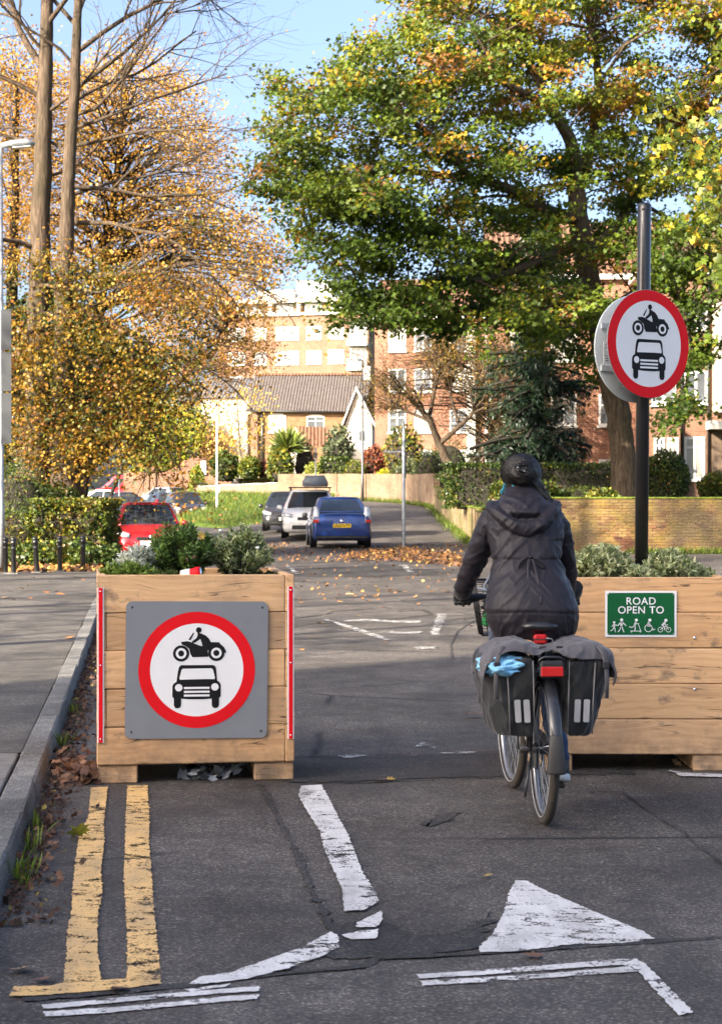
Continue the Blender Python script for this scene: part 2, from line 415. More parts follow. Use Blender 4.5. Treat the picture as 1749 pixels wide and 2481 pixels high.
def ragged(poly, step=.03, amp=.004, seed=0):
    r = random.Random(seed); out = []
    n = len(poly)
    for i in range(n):
        a = Vector(poly[i]); b = Vector(poly[(i + 1) % n]); k = max(1, int((b - a).length / step))
        for j in range(k):
            p = a.lerp(b, j / k)
            out.append((p.x + r.gauss(0, amp), p.y + r.gauss(0, amp)))
    return out
def flat(name, pts_s, z, mat, parent=None, step=.025, amp=.004, seed=1, thick=0.0):
    """a ragged-edged sheet on the road; outline given where it lies in the photograph, on level ground"""
    poly = [G(x, y)[:2] for x, y in pts_s]
    return flat_xy(name, poly, z, mat, parent, step, amp, seed)
def flat_xy(name, poly, z, mat, parent=None, step=.025, amp=.004, seed=1):
    pl = ragged(poly, step, amp, seed)
    bm = bmesh.new(); vs = [bm.verts.new((x, y, float(gz(x, y)) + z)) for x, y in pl]
    f = bm.faces.new(vs)
    if f.normal.z < 0: f.normal_flip()
    bmesh.ops.triangulate(bm, faces=[f]); bmesh.ops.recalc_face_normals(bm, faces=bm.faces)
    me = bpy.data.meshes.new(name); bm.to_mesh(me); bm.free()
    for pg in me.polygons:
        if pg.normal.z < 0: pg.flip()
    me.materials.append(mat)
    return mesh_obj(name, me, parent)
def ribbon(name, pts_s, w, z, mat, parent=None, seed=3, amp=.25):
    r = random.Random(seed); pts = [G(x, y) for x, y in pts_s]; q = []
    for a, b in zip(pts[:-1], pts[1:]):
        k = max(1, int((b - a).length / .05)); q += [a.lerp(b, i / k) for i in range(k)]
    q.append(pts[-1]); mb = MB(); L = []; Rr = []
    for i, p in enumerate(q):
        t = (q[min(i + 1, len(q) - 1)] - q[max(i - 1, 0)]).normalized(); nn = Vector((-t.y, t.x, 0))
        wob = .012 * mnoise.noise(p * 3.1) ; ww = w * .5 * (1 + r.gauss(0, amp))
        zz = float(gz(p.x, p.y)) + z
        L.append((*(p + nn * (ww + wob))[:2], zz)); Rr.append((*(p - nn * (ww - wob))[:2], zz))
    mb.loft([L, Rr], closed=False, cap=False, smooth=False)
    o = mb.build(name, mat, parent)
    for pg in o.data.polygons:
        if pg.normal.z < 0: pg.flip()
    return o
Z7 = lambda x, y: (850 + x / 1.8009, 1880 + y / 1.8003)
Z6 = lambda x, y: (x / 1.7989, 1880 + y / 1.7987)
Z8 = lambda x, y: (650 + x / 2.9436, 1380 + y / 2.9431)

# ---- road surface repairs, seams and stains
surf = tag(empty('road_surface'), kind='structure')
road_bits = surf
flat('resurfaced_strip', [(-400, 2425), *[Z6(*p) for p in [(100, 1000), (400, 975), (760, 938), (1200, 885), (1600, 848)]],
     *[Z7(*p) for p in [(60, 822), (560, 792), (900, 770), (1320, 735), (1619, 718)]], (2100, 2255), (2100, 3300), (-400, 3300)], .004, M_('asphalt_patch'), surf, .08, .004)
ribbon('shadow_stripe', [Z6(*p) for p in [(100, 985), (400, 962), (760, 928), (1200, 874), (1600, 838)]] + [Z7(*p) for p in [(120, 805), (560, 782), (900, 760), (1320, 727), (1619, 712), (1900, 690)]], .045, .006, M_('asphalt_dark'), surf, amp=.35)
ribbon('shadow_stripe', [Z6(*p) for p in [(1130, 40), (1180, 120), (1240, 240), (1300, 360), (1345, 470), (1395, 560), (1440, 660), (1500, 740)]], .03, .006, M_('asphalt_dark'), surf, amp=.4)
ribbon('shadow_stripe', [Z7(*p) for p in [(1040, 72), (1180, 76), (1290, 150), (1440, 245), (1619, 390), (1800, 520)]], .012, .006, M_('asphalt_dark'), surf, amp=.5)
ribbon('shadow_stripe', [Z8(*p) for p in [(180, 1335), (700, 1332), (1200, 1318), (1619, 1300), (2300, 1280)]], .014, .006, M_('asphalt_dark'), surf, amp=.5)
ribbon('shadow_stripe', [Z8(*p) for p in [(150, 1520), (700, 1525), (1100, 1505), (1619, 1490), (2400, 1470)]], .022, .006, M_('asphalt_dark'), surf, amp=.5)
ribbon('shadow_stripe', [Z8(*p) for p in [(1310, 640), (1300, 540), (1350, 440), (1460, 370), (1560, 340)]], .02, .006, M_('asphalt_dark'), surf, amp=.5)
ribbon('shadow_stripe', [Z8(*p) for p in [(190, 350), (420, 320), (460, 300), (760, 280), (1100, 285), (1165, 325), (900, 350)]], .05, .006, M_('asphalt_dark'), surf, amp=.6)  # dark ribbon painted along a tree shadow stripe across the road
flat('rough_band', [Z8(*p) for p in [(100, 1345), (700, 1342), (1200, 1330), (1619, 1312), (2600, 1290), (2600, 1460), (1619, 1480), (1100, 1495), (700, 1515), (100, 1510)]], .004, M_('asphalt_dark'), surf, .05, .012)
flat('oil_stain', [Z7(*p) for p in [(-140, 720), (-40, 660), (60, 640), (160, 650), (280, 700), (430, 690), (560, 640), (620, 600), (600, 690), (540, 760), (300, 790), (80, 805), (-120, 800)]], .004, M_('asphalt_dark'), surf, .03, .012)
flat('wheel_scuff', [Z7(*p) for p in [(300, 210), (420, 160), (480, 165), (420, 200), (330, 225)]], .004, M_('asphalt_dark'), surf, .03, .012)
flat('dark_repair', [Z8(*p) for p in [(-60, 20), (250, -2), (900, -10), (1180, 8), (1300, 40), (700, 52), (200, 50), (-60, 60)]], .004, M_('asphalt_dark'), surf, .1, .01)

# ---- painted lines
def marking(name, label, shapes, mat, z=.009, step=.016, amp=.0024):
    e = tag(empty(name), kind='structure'); e['label'] = label
    for i, sh in enumerate(shapes): flat('painted_line', sh, z, mat, e, step, amp, seed=i + 11)
    return e
yl = [Z6(*p) for p in [(397, 58), (470, 55), (462, 120), (452, 215), (455, 300), (440, 420), (447, 520), (425, 620), (425, 760), (440, 905), (278, 912), (290, 780), (292, 700), (312, 600), (318, 480), (330, 370), (348, 250), (385, 190)]]
yr = [Z6(*p) for p in [(556, 50), (642, 48), (652, 180), (650, 300), (662, 450), (672, 600), (688, 760), (700, 890), (552, 898), (555, 760), (548, 600), (540, 450), (545, 300), (548, 180)]]
yb = [Z6(*p) for p in [(40, 975), (62, 932), (220, 928), (300, 912), (440, 905), (580, 895), (700, 890), (703, 918), (590, 935), (440, 950), (220, 968)]]
marking('yellow_lines', 'worn double yellow lines ending in a crossbar beside the kerb', [yl, yr, yb], M_('paint_yellow'))
wl = [Z6(*p) for p in [(1312, 50), (1400, 46), (1430, 100), (1470, 180), (1515, 260), (1550, 350), (1585, 440), (1640, 520), (1650, 560), (1590, 595), (1500, 600), (1490, 500), (1440, 390), (1410, 320), (1395, 250), (1350, 180), (1300, 95)]]
wl2 = [Z6(*p) for p in [(1560, 650), (1660, 600), (1668, 640), (1640, 670), (1550, 672)]]
wl3 = [Z6(*p) for p in [(820, 922), (870, 890), (1010, 868), (1160, 815), (1310, 760), (1390, 720), (1440, 690), (1475, 715), (1480, 755), (1400, 800), (1240, 855), (1080, 898), (900, 920)]]
wl4 = [Z6(*p) for p in [(1485, 705), (1560, 690), (1650, 680), (1640, 720), (1530, 726)]]
marking('edge_line', 'worn white line curving round the mouth of the gap', [wl, wl2, wl3, wl4], M_('paint_white'))
tri = [Z7(*p) for p in [(718, 466), (770, 468), (800, 488), (960, 560), (1110, 625), (1275, 690), (1325, 726), (1180, 742), (960, 748), (720, 778), (565, 782), (560, 760), (620, 700), (670, 600), (690, 520)]]
marking('give_way_triangle', 'large white painted triangle on the road', [tri], M_('paint_white'))
dl = [[Z6(*p) for p in [(185, 1012), (480, 985), (700, 965), (1000, 940), (1128, 932), (1130, 952), (1000, 960), (700, 985), (480, 1005), (190, 1032)]],
      [Z6(*p) for p in [(193, 1042), (480, 1025), (700, 1005), (1000, 975), (1128, 968), (1130, 988), (1000, 995), (700, 1026), (480, 1047), (195, 1064)]],
      [Z6(*p) for p in [(800, 945), (1000, 920), (980, 932), (830, 955)]]]
dr = [[Z7(*p) for p in [(288, 880), (600, 858), (900, 835), (1190, 812), (1240, 812), (1280, 830), (1340, 890), (1440, 990), (1495, 1050), (1430, 1058), (1360, 985), (1260, 872), (1225, 845), (1180, 838), (900, 856), (600, 880), (300, 898)]],
      [Z7(*p) for p in [(305, 908), (600, 892), (900, 872), (1215, 846), (1250, 866), (900, 892), (600, 912), (310, 930)]]]
marking('give_way_line', 'double dashed white give-way line nearest the kerb', dl, M_('paint_white'))
marking('give_way_line', 'double white give-way line with a kinked end below the triangle', dr, M_('paint_white'))
faint = [[Z8(*p) for p in q] for q in ([(385, 358), (430, 360), (600, 410), (740, 455), (880, 510), (830, 508), (700, 468), (560, 418)],
    [(520, 366), (700, 358), (900, 368), (1090, 370), (1080, 382), (880, 382), (700, 372), (540, 376)],
    [(745, 455), (830, 440), (960, 450), (1095, 446), (1080, 460), (960, 462), (830, 456)],
    [(1208, 318), (1272, 320), (1210, 470), (1158, 470)], [(1030, 555), (1190, 552), (1180, 570), (1080, 575)],
    [(500, 1338), (600, 1325), (715, 1336), (640, 1352), (540, 1350)], [(1230, 1318), (1330, 1302), (1470, 1310), (1440, 1324), (1300, 1326)],
    [(1040, 1275), (1120, 1240), (1150, 1245), (1200, 1282), (1150, 1285), (1120, 1262)], [(1200, 1262), (1305, 1265), (1290, 1272), (1210, 1274)])]
marking('old_markings', 'faint ghost lines of old white road paint', faint, M_('paint_white_worn'), step=.05, amp=.012)
tw = [[Z8(*p) for p in [(120, -20), (175, 30), (215, 36), (180, 0)]], [Z8(*p) for p in [(930, -18), (1000, 22), (1040, 20), (990, -16)]]]
marking('hump_marks', 'small worn white marks at both ends of the road hump', tw, M_('paint_white_worn'), step=.1, amp=.02)
flat('old_line', [(1620, 1870), (1660, 1876), (1800, 1882), (1800, 1888), (1650, 1884)], .009, M_('paint_white'), marking('edge_line', 'thin white line in front of the planter with the green sign', [], M_('paint_white')))

# ---- kerb and pavement on the left
kd = Vector((-.125, 1, 0)).normalized(); kn = Vector((-kd.y, kd.x, 0))      # kn points left, away from the road
K0 = Vector((-.5, 0, 0))
def kp(s, off=0.0, z=0.0): return K0 + kd * s + kn * off + Vector((0, 0, z))
pav = MB(); S0, S1 = -8.0, 36.5
ss = np.linspace(9.9, S1, 28)
pav.loft([[kp(s, .152, .098) for s in ss], [kp(s, 3.0, .10) for s in ss], [kp(s, 9.0, .10) for s in ss]], closed=False, cap=False)
pv = pav.build('pavement', M_('pavement_asphalt')); tag(pv, kind='structure')
for pg in pv.data.polygons:
    if pg.normal.z < 0: pg.flip()
pav2 = MB().loft([[kp(s, .16, .06) for s in (-8, 9.9)], [kp(s, 9.0, .06) for s in (-8, 9.9)]], closed=False, cap=False).build('pavement_bed', M_('soil'), pv)
plain('paving', (.17, .165, .155), .85, var=.25, nscale=9, bump=.3, bscale=120)
kerb = tag(empty('kerb'), kind='structure')
km = []
for i in range(4):
    r = random.Random(i); b = MB(); vs, fs = cbox(-.0755, .0755, 0, .902, -.09, .103, .012)
    vs = [(x + r.gauss(0, .0015) + (-.018 if (x > .05 and z > .05) else 0), y + r.gauss(0, .001), z + r.gauss(0, .0022)) for x, y, z in vs]
    km.append(b.add(vs, fs).mesh('kerb_stone', M_('concrete_kerb')))
rzk = math.atan2(-kd.x, kd.y)
for i in range(44):
    s = -2.0 + i * .908
    if s > 36: break
    o = mesh_obj('kerb_stone', km[i % 4], kerb, kp(s, .0755, random.gauss(0, .002)), (random.gauss(0, .002), 0, rzk + random.gauss(0, .002)))
sm = [MB().add(*cbox(0, .598, 0, .438, -.05, .0, .006)).mesh('paving_slab', M_('paving')) for _ in range(1)]
for i in range(4):
    for j in range(15):
        s = 3.2 + j * .446
        o = mesh_obj('paving_slab', sm[0], pv, kp(s, .162 + i * .606 + .598, .101 + random.gauss(0, .002)), (random.gauss(0, .003), random.gauss(0, .003), rzk))
cover = MB().box(-.28, .28, -.2, .2, .096, .104, .002).build('drain_cover', M_('dark_steel'), None, loc=kp(9.75, .62), rot=(0, 0, rzk))
tag(cover, 'dark iron service cover set in the pavement at the picture edge', 'drain cover')
# rear edging and soil bed beyond the pavement
bed = MB().loft([[(x, y, .08 + .1 * sstep(37, 41, y) + .05 * mnoise.noise(Vector((x * 2, y * 2, 0)))) for x in np.linspace(-16, -5.3, 24)] for y in np.linspace(36.2, 60, 30)], closed=False, cap=False)
b = bed.build('soil_bed', M_('soil')); tag(b, kind='structure')
verge = MB().loft([[kp(s, w, .11 + .03 * math.sin(w * 3 + s)) for s in np.linspace(20, 36.4, 24)] for w in np.linspace(2.25, 9, 8)], closed=False, cap=False)
verge = MB().loft([[kp(s, 2.9 + (36 - s) * -.045 + w, .105 + .03 * min(1, w) * (1 + math.sin(w * 3 + s))) for s in np.linspace(24, 36.4, 24)] for w in np.linspace(0, 6, 9)], closed=False, cap=False)
v = verge.build('grass_verge', M_('grass_ground')); tag(v, kind='structure')

# ---- grass bank between the two arms of the road
def bank_pt(a, b, t, k):
    p = Vector(a).lerp(Vector(b), t); p.z += .18 * math.sin(t * math.pi) + .05 * mnoise.noise(p * .7); return p
front = [D(395, 1160, 92), D(445, 1174, 86), D(520, 1185, 82), D(606, 1186, 76), D(655, 1160, 80), D(705, 1135, 92), D(745, 1126, 100)]
back = [D(395, 1108, 110), D(445, 1104, 109), D(520, 1104, 108.5), D(620, 1107, 108), D(680, 1110, 107), D(720, 1113, 106.5), D(750, 1117, 106)]
def seg_interp(pts, t):
    f = t * (len(pts) - 1); i = min(int(f), len(pts) - 2); return pts[i].lerp(pts[i + 1], f - i)
BANK = [[bank_pt(seg_interp(front, u), seg_interp(back, u), t, 0) for u in np.linspace(0, 1, 40)] for t in np.linspace(0, 1, 20)]
BANK = [[Vector((p.x, p.y, p.z - .35)) for p in BANK[0]]] + BANK
bk = MB().loft(BANK, closed=False, cap=False).build('grass_bank', M_('grass_ground')); tag(bk, kind='structure')

# ---- garden terrace behind the walls
def terr(X, Y): return 2.9 + .02 * (Y - 108) + .15 * np.sin(X * .7)
tag(grid_sheet('garden_terrace', np.linspace(-9.2, 5, 22), np.linspace(109.8, 190, 40), lambda X, Y: terr(X, Y), M_('grass_ground')), kind='structure')
def terr2(X, Y): return 1.25 + .012 * (Y - 48) + .05 * np.sin(X * 1.3 + Y)
tag(grid_sheet('front_garden', np.linspace(3.75, 40, 36), np.linspace(48.45, 110, 60), terr2, M_('grass_ground')), kind='structure')

# ---- brick walls
make_brick('brick_wall_yellow', [(.13, .075, .045), (.25, .155, .08), (.36, .25, .13)], (.30, .25, .18), moss=(.12, .12, .04), stain=.55)
make_brick('brick_wall_far', [(.10, .06, .038), (.19, .115, .068), (.26, .17, .10)], (.22, .18, .135), stain=.7)
make_brick('brick_red', [(.13, .045, .03), (.21, .078, .045), (.28, .11, .065)], (.26, .19, .14), stain=.35)
make_brick('brick_orange', [(.14, .062, .038), (.20, .095, .058), (.25, .125, .075)], (.22, .165, .125), stain=.35)
make_brick('brick_yellow', [(.13, .062, .026), (.19, .098, .04), (.24, .135, .06)], (.20, .15, .10), stain=.35)
make_brick('brick_brown', [(.12, .075, .05), (.19, .125, .085), (.26, .17, .12)], (.26, .21, .17), stain=.4)
def make_moss():
    t = NT('moss'); p = t.pos()
    c = t.ramp(t.noise(6, p, 5, .7), [(.3, (.05, .06, .02)), (.55, (.14, .19, .03)), (.75, (.24, .27, .05))])
    return t.done(t.pbr(c, .95, 0, t.bump(t.noise(40, p, 4), 1, .03), .1))
make_moss()
def wall_piece(name, a, b, za, zb, ta, tb, th, mat, parent, cap=None, captop=.05):
    """a wall from a to b (x, y); za/zb the foot, ta/tb the top at either end"""
    a = Vector((*a, 0)); b = Vector((*b, 0)); L = (b - a).length; ang = math.atan2(b.y - a.y, b.x - a.x)
    m = MB(); vs = []
    for x, z0, z1 in ((0, za, ta), (L, zb, tb)):
        for y in (0, th): vs += [(x, y, z0), (x, y, z1)]
    m.add(vs, [(0, 1, 5, 4), (2, 6, 7, 3), (1, 3, 7, 5), (0, 4, 6, 2), (0, 2, 3, 1), (4, 5, 7, 6)])
    o = m.build(name, mat, parent, loc=a, rot=(0, 0, ang))
    if cap:
        m = MB(); n = max(3, int(L / .5)); rings = []
        for i in range(n + 1):
            x = L * i / n; z = ta + (tb - ta) * i / n + .003; w = random.uniform(.6, 1.2)
            rings.append([(x, -.03, z - .002), (x, -.035, z + captop * .6 * w), (x, th * .5, z + captop * w), (x, th + .035, z + captop * .6 * w), (x, th + .03, z - .002)])
        m.loft(rings, closed=True, cap=True)
        m.build('moss_cap' if cap == M_('moss') else 'coping', cap, o)
    return o
# the wall that recedes beside the path, in stepped lengths with a mossy top
lw = tag(empty('garden_wall', (3.6, 56, .2)), 'low brick garden wall with bright green mossy top receding beside the path', 'wall')
steps = [((3.62, 48.4), (3.60, 55.5), -.2, .1, 1.22, 1.25), ((3.60, 55.5), (3.58, 61), .0, .1, 1.33, 1.40), ((3.58, 61), (3.55, 66.5), .1, .3, 1.46, 1.62), ((3.55, 66.5), (3.45, 73), .3, .5, 1.75, 1.95), ((3.45, 73), (3.34, 81.8), .5, .8, 2.06, 2.25)]
for a, b_, z0, z1, t0, t1 in steps:
    a = (a[0] + 0.0, a[1]); wall_piece('wall_section', (a[0] + .25, a[1]), (b_[0] + .25, b_[1] - .012), z0 - .3, z1 - .3, t0, t1, .25, M_('brick_wall_yellow'), lw, M_('moss'))
for o in lw.children: o.location -= lw.location
# tall boundary wall beyond the parked cars
fw = tag(empty('boundary_wall', (0, 104, 1.6)), 'tall brown brick boundary wall curving behind the parked blue car', 'wall')
fpts = [(3.34, 82.0), (2.9, 90), (1.9, 98), (.2, 103.5), (-2.2, 106), (-5.0, 107.2)]
ft = [2.9, 3.0, 3.15, 3.25, 3.3, 3.3]
for i in range(5):
    o = wall_piece('wall_section', fpts[i + 1], fpts[i], .6, .6, ft[i + 1], ft[i], .3, M_('brick_wall_far'), fw)
    o.location -= fw.location
# low retaining wall on the left of it
rw = tag(empty('retaining_wall', (-8, 109, 1.6)), 'low reddish brown retaining wall at the top of the grass bank', 'wall')
o = wall_piece('wall_section', (-10.2, 109.5), (-5.02, 107.5), 1.0, 1.0, 2.55, 2.75, .3, M_('brick_brown'), rw, M_('white_render'), .06); o.location -= rw.location

# the sunlit brick wall on the right: every brick in view is a piece
def make_brick_piece():
    t = NT('brick_piece'); r = t.rnd(); p = t.pos()
    c = t.ramp(r, [(0, (.045, .022, .017)), (.15, (.10, .04, .025)), (.3, (.15, .075, .038)), (.55, (.18, .115, .052)), (.8, (.21, .14, .065)), (1, (.15, .075, .04))])
    c = t.mix(t.ramp(t.noise(1.5, p, 5, .65), [(.42, 0), (.62, .8)]), c, (.23, .165, .035))
    c = t.mix(t.ramp(t.noise(1.0, t.mapping(p, (1, 1, .6), (5, 3, 1)), 5, .6), [(.40, 0), (.60, .85)]), c, (.06, .048, .03))  # dark moss patches, deepened to stand in for tree shade on the wall
    return t.done(t.pbr(c, .9, 0, t.bump(t.noise(45, p, 4), .7, .012), .2))
make_brick_piece(); plain('mortar', (.25, .20, .135), .95, var=.25, nscale=3)
WY = 48.0
bw_ = tag(empty('brick_wall', (8, WY, .1)), 'sunlit yellow brick garden wall behind the planter with the green sign', 'wall')
MB().box(3.55, 16, WY + .02, WY + .235, -.1, 1.625).build('mortar_core', M_('mortar'), bw_, org=bw_.location)
bms = []
for i in range(5):
    r = random.Random(40 + i); vs, fs = cbox(-.110, .110, -.05, .05, -.033, .033, .006)
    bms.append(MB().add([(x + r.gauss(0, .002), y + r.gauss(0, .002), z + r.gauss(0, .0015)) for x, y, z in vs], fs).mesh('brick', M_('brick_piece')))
rest = MB(); rb = random.Random(5)
for c in range(21):
    z = .06 + c * .0765 + .033
    for k in range(56):
        x = 3.7 + k * .232 + (.116 if c % 2 else 0)
        if x > 15.8: continue
        dy = rb.gauss(0, .003)
        if 5.35 < x < 9.95 and c >= 6:
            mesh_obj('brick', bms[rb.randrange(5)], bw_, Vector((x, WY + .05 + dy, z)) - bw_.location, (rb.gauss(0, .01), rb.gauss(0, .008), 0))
        else:
            vs, fs = cbox(x - .11, x + .11, WY + dy, WY + .1 + dy, z - .033, z + .033, .006); rest.add(vs, fs)
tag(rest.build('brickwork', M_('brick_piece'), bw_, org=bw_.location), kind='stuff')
cop = MB()
for k in range(34): cop.box(3.6 + k * .365, 3.6 + k * .365 + .36, WY - .03, WY + .27, 1.6255, 1.672 + rb.gauss(0, .003), .01)
tag(cop.build('coping', M_('moss'), bw_, org=bw_.location), kind='stuff')
# ================================================================== PLANTERS AND SIGNS
def planter(label, fl, yaw, W, DP, row, foot, strips):
    """fl: front left corner on the road; local x runs along the front, y away from the viewer"""
    e = empty('wooden_planter', fl, yaw, label, 'planter', 'timber road planters')
    th = .047; top = foot + 5 * row; r = random.Random(int(W * 100))
    cache = {}
    def plank(L):
        k = round(L, 3)
        if k not in cache:
            ms = []
            for i in range(3):
                rr = random.Random(i); vs, fs = cbox(-L / 2, L / 2, -th / 2, th / 2, -row / 2 + .0015, row / 2 - .0015, .005)
                ms.append(MB().add([(x + rr.gauss(0, .001), y + rr.gauss(0, .001), z + rr.gauss(0, .0012)) for x, y, z in vs], fs).mesh('plank', M_('oak_wood')))
            cache[k] = ms
        return cache[k][r.randrange(3)]
    for i in range(5):
        z = foot + row * (i + .5); long_front = (i % 2 == 0)
        # planks of the front and back run full width on even rows, between the side planks on odd rows
        for yy in (th / 2, DP - th / 2):
            L = W - th - .002 if not long_front else W - 2 * th - .004
            if long_front: L = W - th - .003; x = L / 2
            else: x = th + .002 + L / 2
            mesh_obj('plank', plank(L), e, (x, yy + r.gauss(0, .0012), z), (0, r.gauss(0, .0015), 0))
        for k, xx in enumerate((th / 2, W - th / 2)):
            # side planks: their ends show on the front where the front plank stops short
            y0 = 0.001 if ((k == 1 and long_front) or (not long_front)) else th + .002
            y1 = DP - .001 if ((k == 1 and long_front) or (not long_front)) else DP - th - .002
            mesh_obj('plank', plank(y1 - y0), e, (xx, (y0 + y1) / 2, z), (0, r.gauss(0, .001), R(90)))
    fm = MB().add(*cbox(-.105, .105, -.48, .48, 0, foot - .002, .006)).mesh('foot', M_('oak_wood'))
    for x in (.107, W - .107): mesh_obj('foot', fm, e, (x, DP / 2, 0))
    MB().box(th + .003, W - th - .003, th + .003, DP - th - .003, foot + .01, top - .05).build('soil', M_('soil'), e)
    # lumpy soil surface
    sx = np.linspace(th + .004, W - th - .004, 24); sy = np.linspace(th + .004, DP - th - .004, 24)
    XX, YY = np.meshgrid(sx, sy); ZZ = top - .05 + .010 * rng.standard_normal(XX.shape)
    I = np.arange(576).reshape(24, 24)
    so = mesh_obj('soil', arr_mesh('soil', np.stack([XX, YY, ZZ], -1).reshape(-1, 3), np.stack([I[:-1, :-1], I[:-1, 1:], I[1:, 1:], I[1:, :-1]], -1).reshape(-1, 4), M_('soil'), True), e)
    for xs_, z0, z1 in strips:
        st = MB().box(xs_, xs_ + .034, -.006, -.0015, z0, z1).build('reflective_strip', M_('sign_white'), e)
        MB().box(xs_ + .0065, xs_ + .0275, -.0085, -.0065, z0 + .001, z1 - .001).build('red_band', M_('sign_red'), st)
        for z in (z0 + .02, (z0 + z1) / 2, z1 - .02):
            MB().lathe([(.0, .0), (.005, .0), (.004, .003), (.0, .004)], 8, 'Y', (xs_ + .017, -.0088, z), M=Matrix.Scale(-1, 3, (0, 1, 0))).build('screw', M_('bright_steel'), st)
    return e
YAW1 = R(8.5)
pl1 = planter('pale oak planter with the square no-motor-vehicles sign and red edge strips', (-1.383, 9.3, 0), YAW1, 1.04, 1.0, .2, .1, [(.003, .22, 1.034), (1.003, .222, 1.034)])
pl2 = planter('pale oak planter with the small green sign behind the bicycle', (.95, 9.75, 0), 0.0, 1.09, 1.0, .195, .095, [])
for z in (.455, .812 - .075):
    MB().lathe([(.0, -.010), (.006, -.009), (.0095, -.004), (.010, .0)], 12, 'Y', (.86 + .02, -.001, z)).build('bolt', M_('bright_steel'), pl2)

def disc(mb, c, r, y, n=64, r0=0.0):
    """flat disc or ring facing -y, in the plane y"""
    if r0 <= 0:
        mb.add([(c[0] + r * math.cos(2 * math.pi * k / n), y, c[1] + r * math.sin(2 * math.pi * k / n)) for k in range(n)], [tuple(range(n))])
    else:
        vs = []
        for k in range(n):
            a = 2 * math.pi * k / n
            vs += [(c[0] + r * math.cos(a), y, c[1] + r * math.sin(a)), (c[0] + r0 * math.cos(a), y, c[1] + r0 * math.sin(a))]
        mb.add(vs, [(2 * k, 2 * ((k + 1) % n), 2 * ((k + 1) % n) + 1, 2 * k + 1) for k in range(n)])
def poly_flat(mb, pts, y): mb.add([(x, y, z) for x, z in pts], [tuple(range(len(pts)))])
def rounded(x0, x1, z0, z1, r, n=5):
    out = []
    for cx, cz, a0 in ((x1 - r, z1 - r, 0), (x0 + r, z1 - r, 90), (x0 + r, z0 + r, 180), (x1 - r, z0 + r, 270)):
        for k in range(n + 1):
            a = R(a0 + 90 * k / n); out.append((cx + r * math.cos(a), cz + r * math.sin(a)))
    return out
def stroke(mb, pts, w, y):
    pts = [Vector(p) for p in pts]
    for a, b in zip(pts[:-1], pts[1:]):
        t = (b - a).normalized(); n = Vector((-t.y, t.x)) * w / 2
        poly_flat(mb, [a - n, b - n, b + n, a + n], y)
    for p in pts: disc(mb, p, w / 2, y, 10)
def flat_build(mb, name, mat, parent):
    bm = bmesh.new(); me = mb.mesh(name, mat, False); bm.from_mesh(me)
    bmesh.ops.triangulate(bm, faces=bm.faces); bm.normal_update()
    for f in bm.faces:
        if f.normal.y > 0: f.normal_flip()
    bm.to_mesh(me); bm.free(); return mesh_obj(name, me, parent)
def vehicle_roundel(parent, Rr, y0):
    """red ring, white field, motorcycle over car; drawn facing -y around the local origin"""
    q = lambda x, y: ((x - 805) / 423 * Rr, -(y - 838) / 423 * Rr)
    s = Rr / 423; e = .0012
    m = MB(); disc(m, (0, 0), Rr, y0, 72, .80 * Rr); flat_build(m, 'red_ring', M_('sign_red'), parent)
    m = MB(); disc(m, (0, 0), .803 * Rr, y0 + .0004, 72); wf = flat_build(m, 'white_field', M_('sign_white'), parent)
    y1 = y0 - e; y2 = y0 - 2 * e; y3 = y0 - 3 * e
    m = MB()
    body = [(690, 803), (925, 803), (940, 815), (946, 840), (953, 915), (972, 930), (980, 950), (980, 1030), (970, 1042), (920, 1046), (860, 1051), (750, 1051), (690, 1047), (640, 1044), (629, 1032), (629, 955), (640, 935), (658, 925), (668, 850), (675, 818)]
    poly_flat(m, [q(*p) for p in body], y1)
    for a, b in ((641, 693), (915, 968)):
        poly_flat(m, [q(a, 1040), q(b, 1040), q(b, 1095), q(b - 8, 1112), q((a + b) / 2, 1117), q(a + 8, 1112), q(a, 1095)], y1 - .0001)
    cs = flat_build(m, 'car_symbol', M_('sign_black'), wf)
    m = MB(); poly_flat(m, [q(*p) for p in [(704, 829), (910, 826), (922, 836), (937, 895), (934, 906), (860, 905), (760, 907), (684, 909), (679, 898), (694, 838)]], y2)
    for c in ((675, 967), (937, 962)): disc(m, q(*c), 27 * s, y2, 24)
    for z in (962, 990, 1017): poly_flat(m, [q(713, z), q(898, z - 1), q(898, z + 14), q(713, z + 15)], y2)
    flat_build(m, 'car_windows', M_('sign_white'), wf)
    m = MB()
    for c in ((690, 718), (945, 715)): disc(m, q(*c), 59 * s, y1, 32)
    poly_flat(m, [q(*p) for p in [(690, 634), (735, 629), (765, 637), (800, 652), (830, 664), (885, 662), (880, 690), (890, 742), (772, 745), (757, 722), (748, 685), (722, 665), (692, 652)]], y1 - .0001)
    poly_flat(m, [q(*p) for p in [(870, 640), (905, 636), (965, 637), (976, 652), (1000, 672), (1012, 695), (1018, 715), (1003, 712), (985, 690), (930, 672), (880, 700)]], y1 - .0002)
    disc(m, q(816, 548), 21 * s, y1 - .0002, 20)
    poly_flat(m, [q(*p) for p in [(806, 566), (830, 572), (868, 588), (892, 612), (908, 645), (895, 664), (845, 664), (838, 640), (828, 612), (790, 640), (772, 642), (766, 632), (800, 606), (808, 585)]], y1 - .0003)
    poly_flat(m, [q(*p) for p in [(778, 563), (781, 574), (757, 622), (742, 618)]], y1 - .0002)
    flat_build(m, 'motorcycle_symbol', M_('sign_black'), wf)
    for c in ((690, 718), (945, 715)):
        m = MB(); disc(m, q(*c), 39 * s, y2, 32, 22 * s); flat_build(m, 'wheel_ring', M_('sign_white'), wf)
    m = MB(); poly_flat(m, [q(*p) for p in [(783, 645), (826, 620), (840, 642), (826, 657)]], y2); flat_build(m, 'rider_gap', M_('sign_white'), wf)
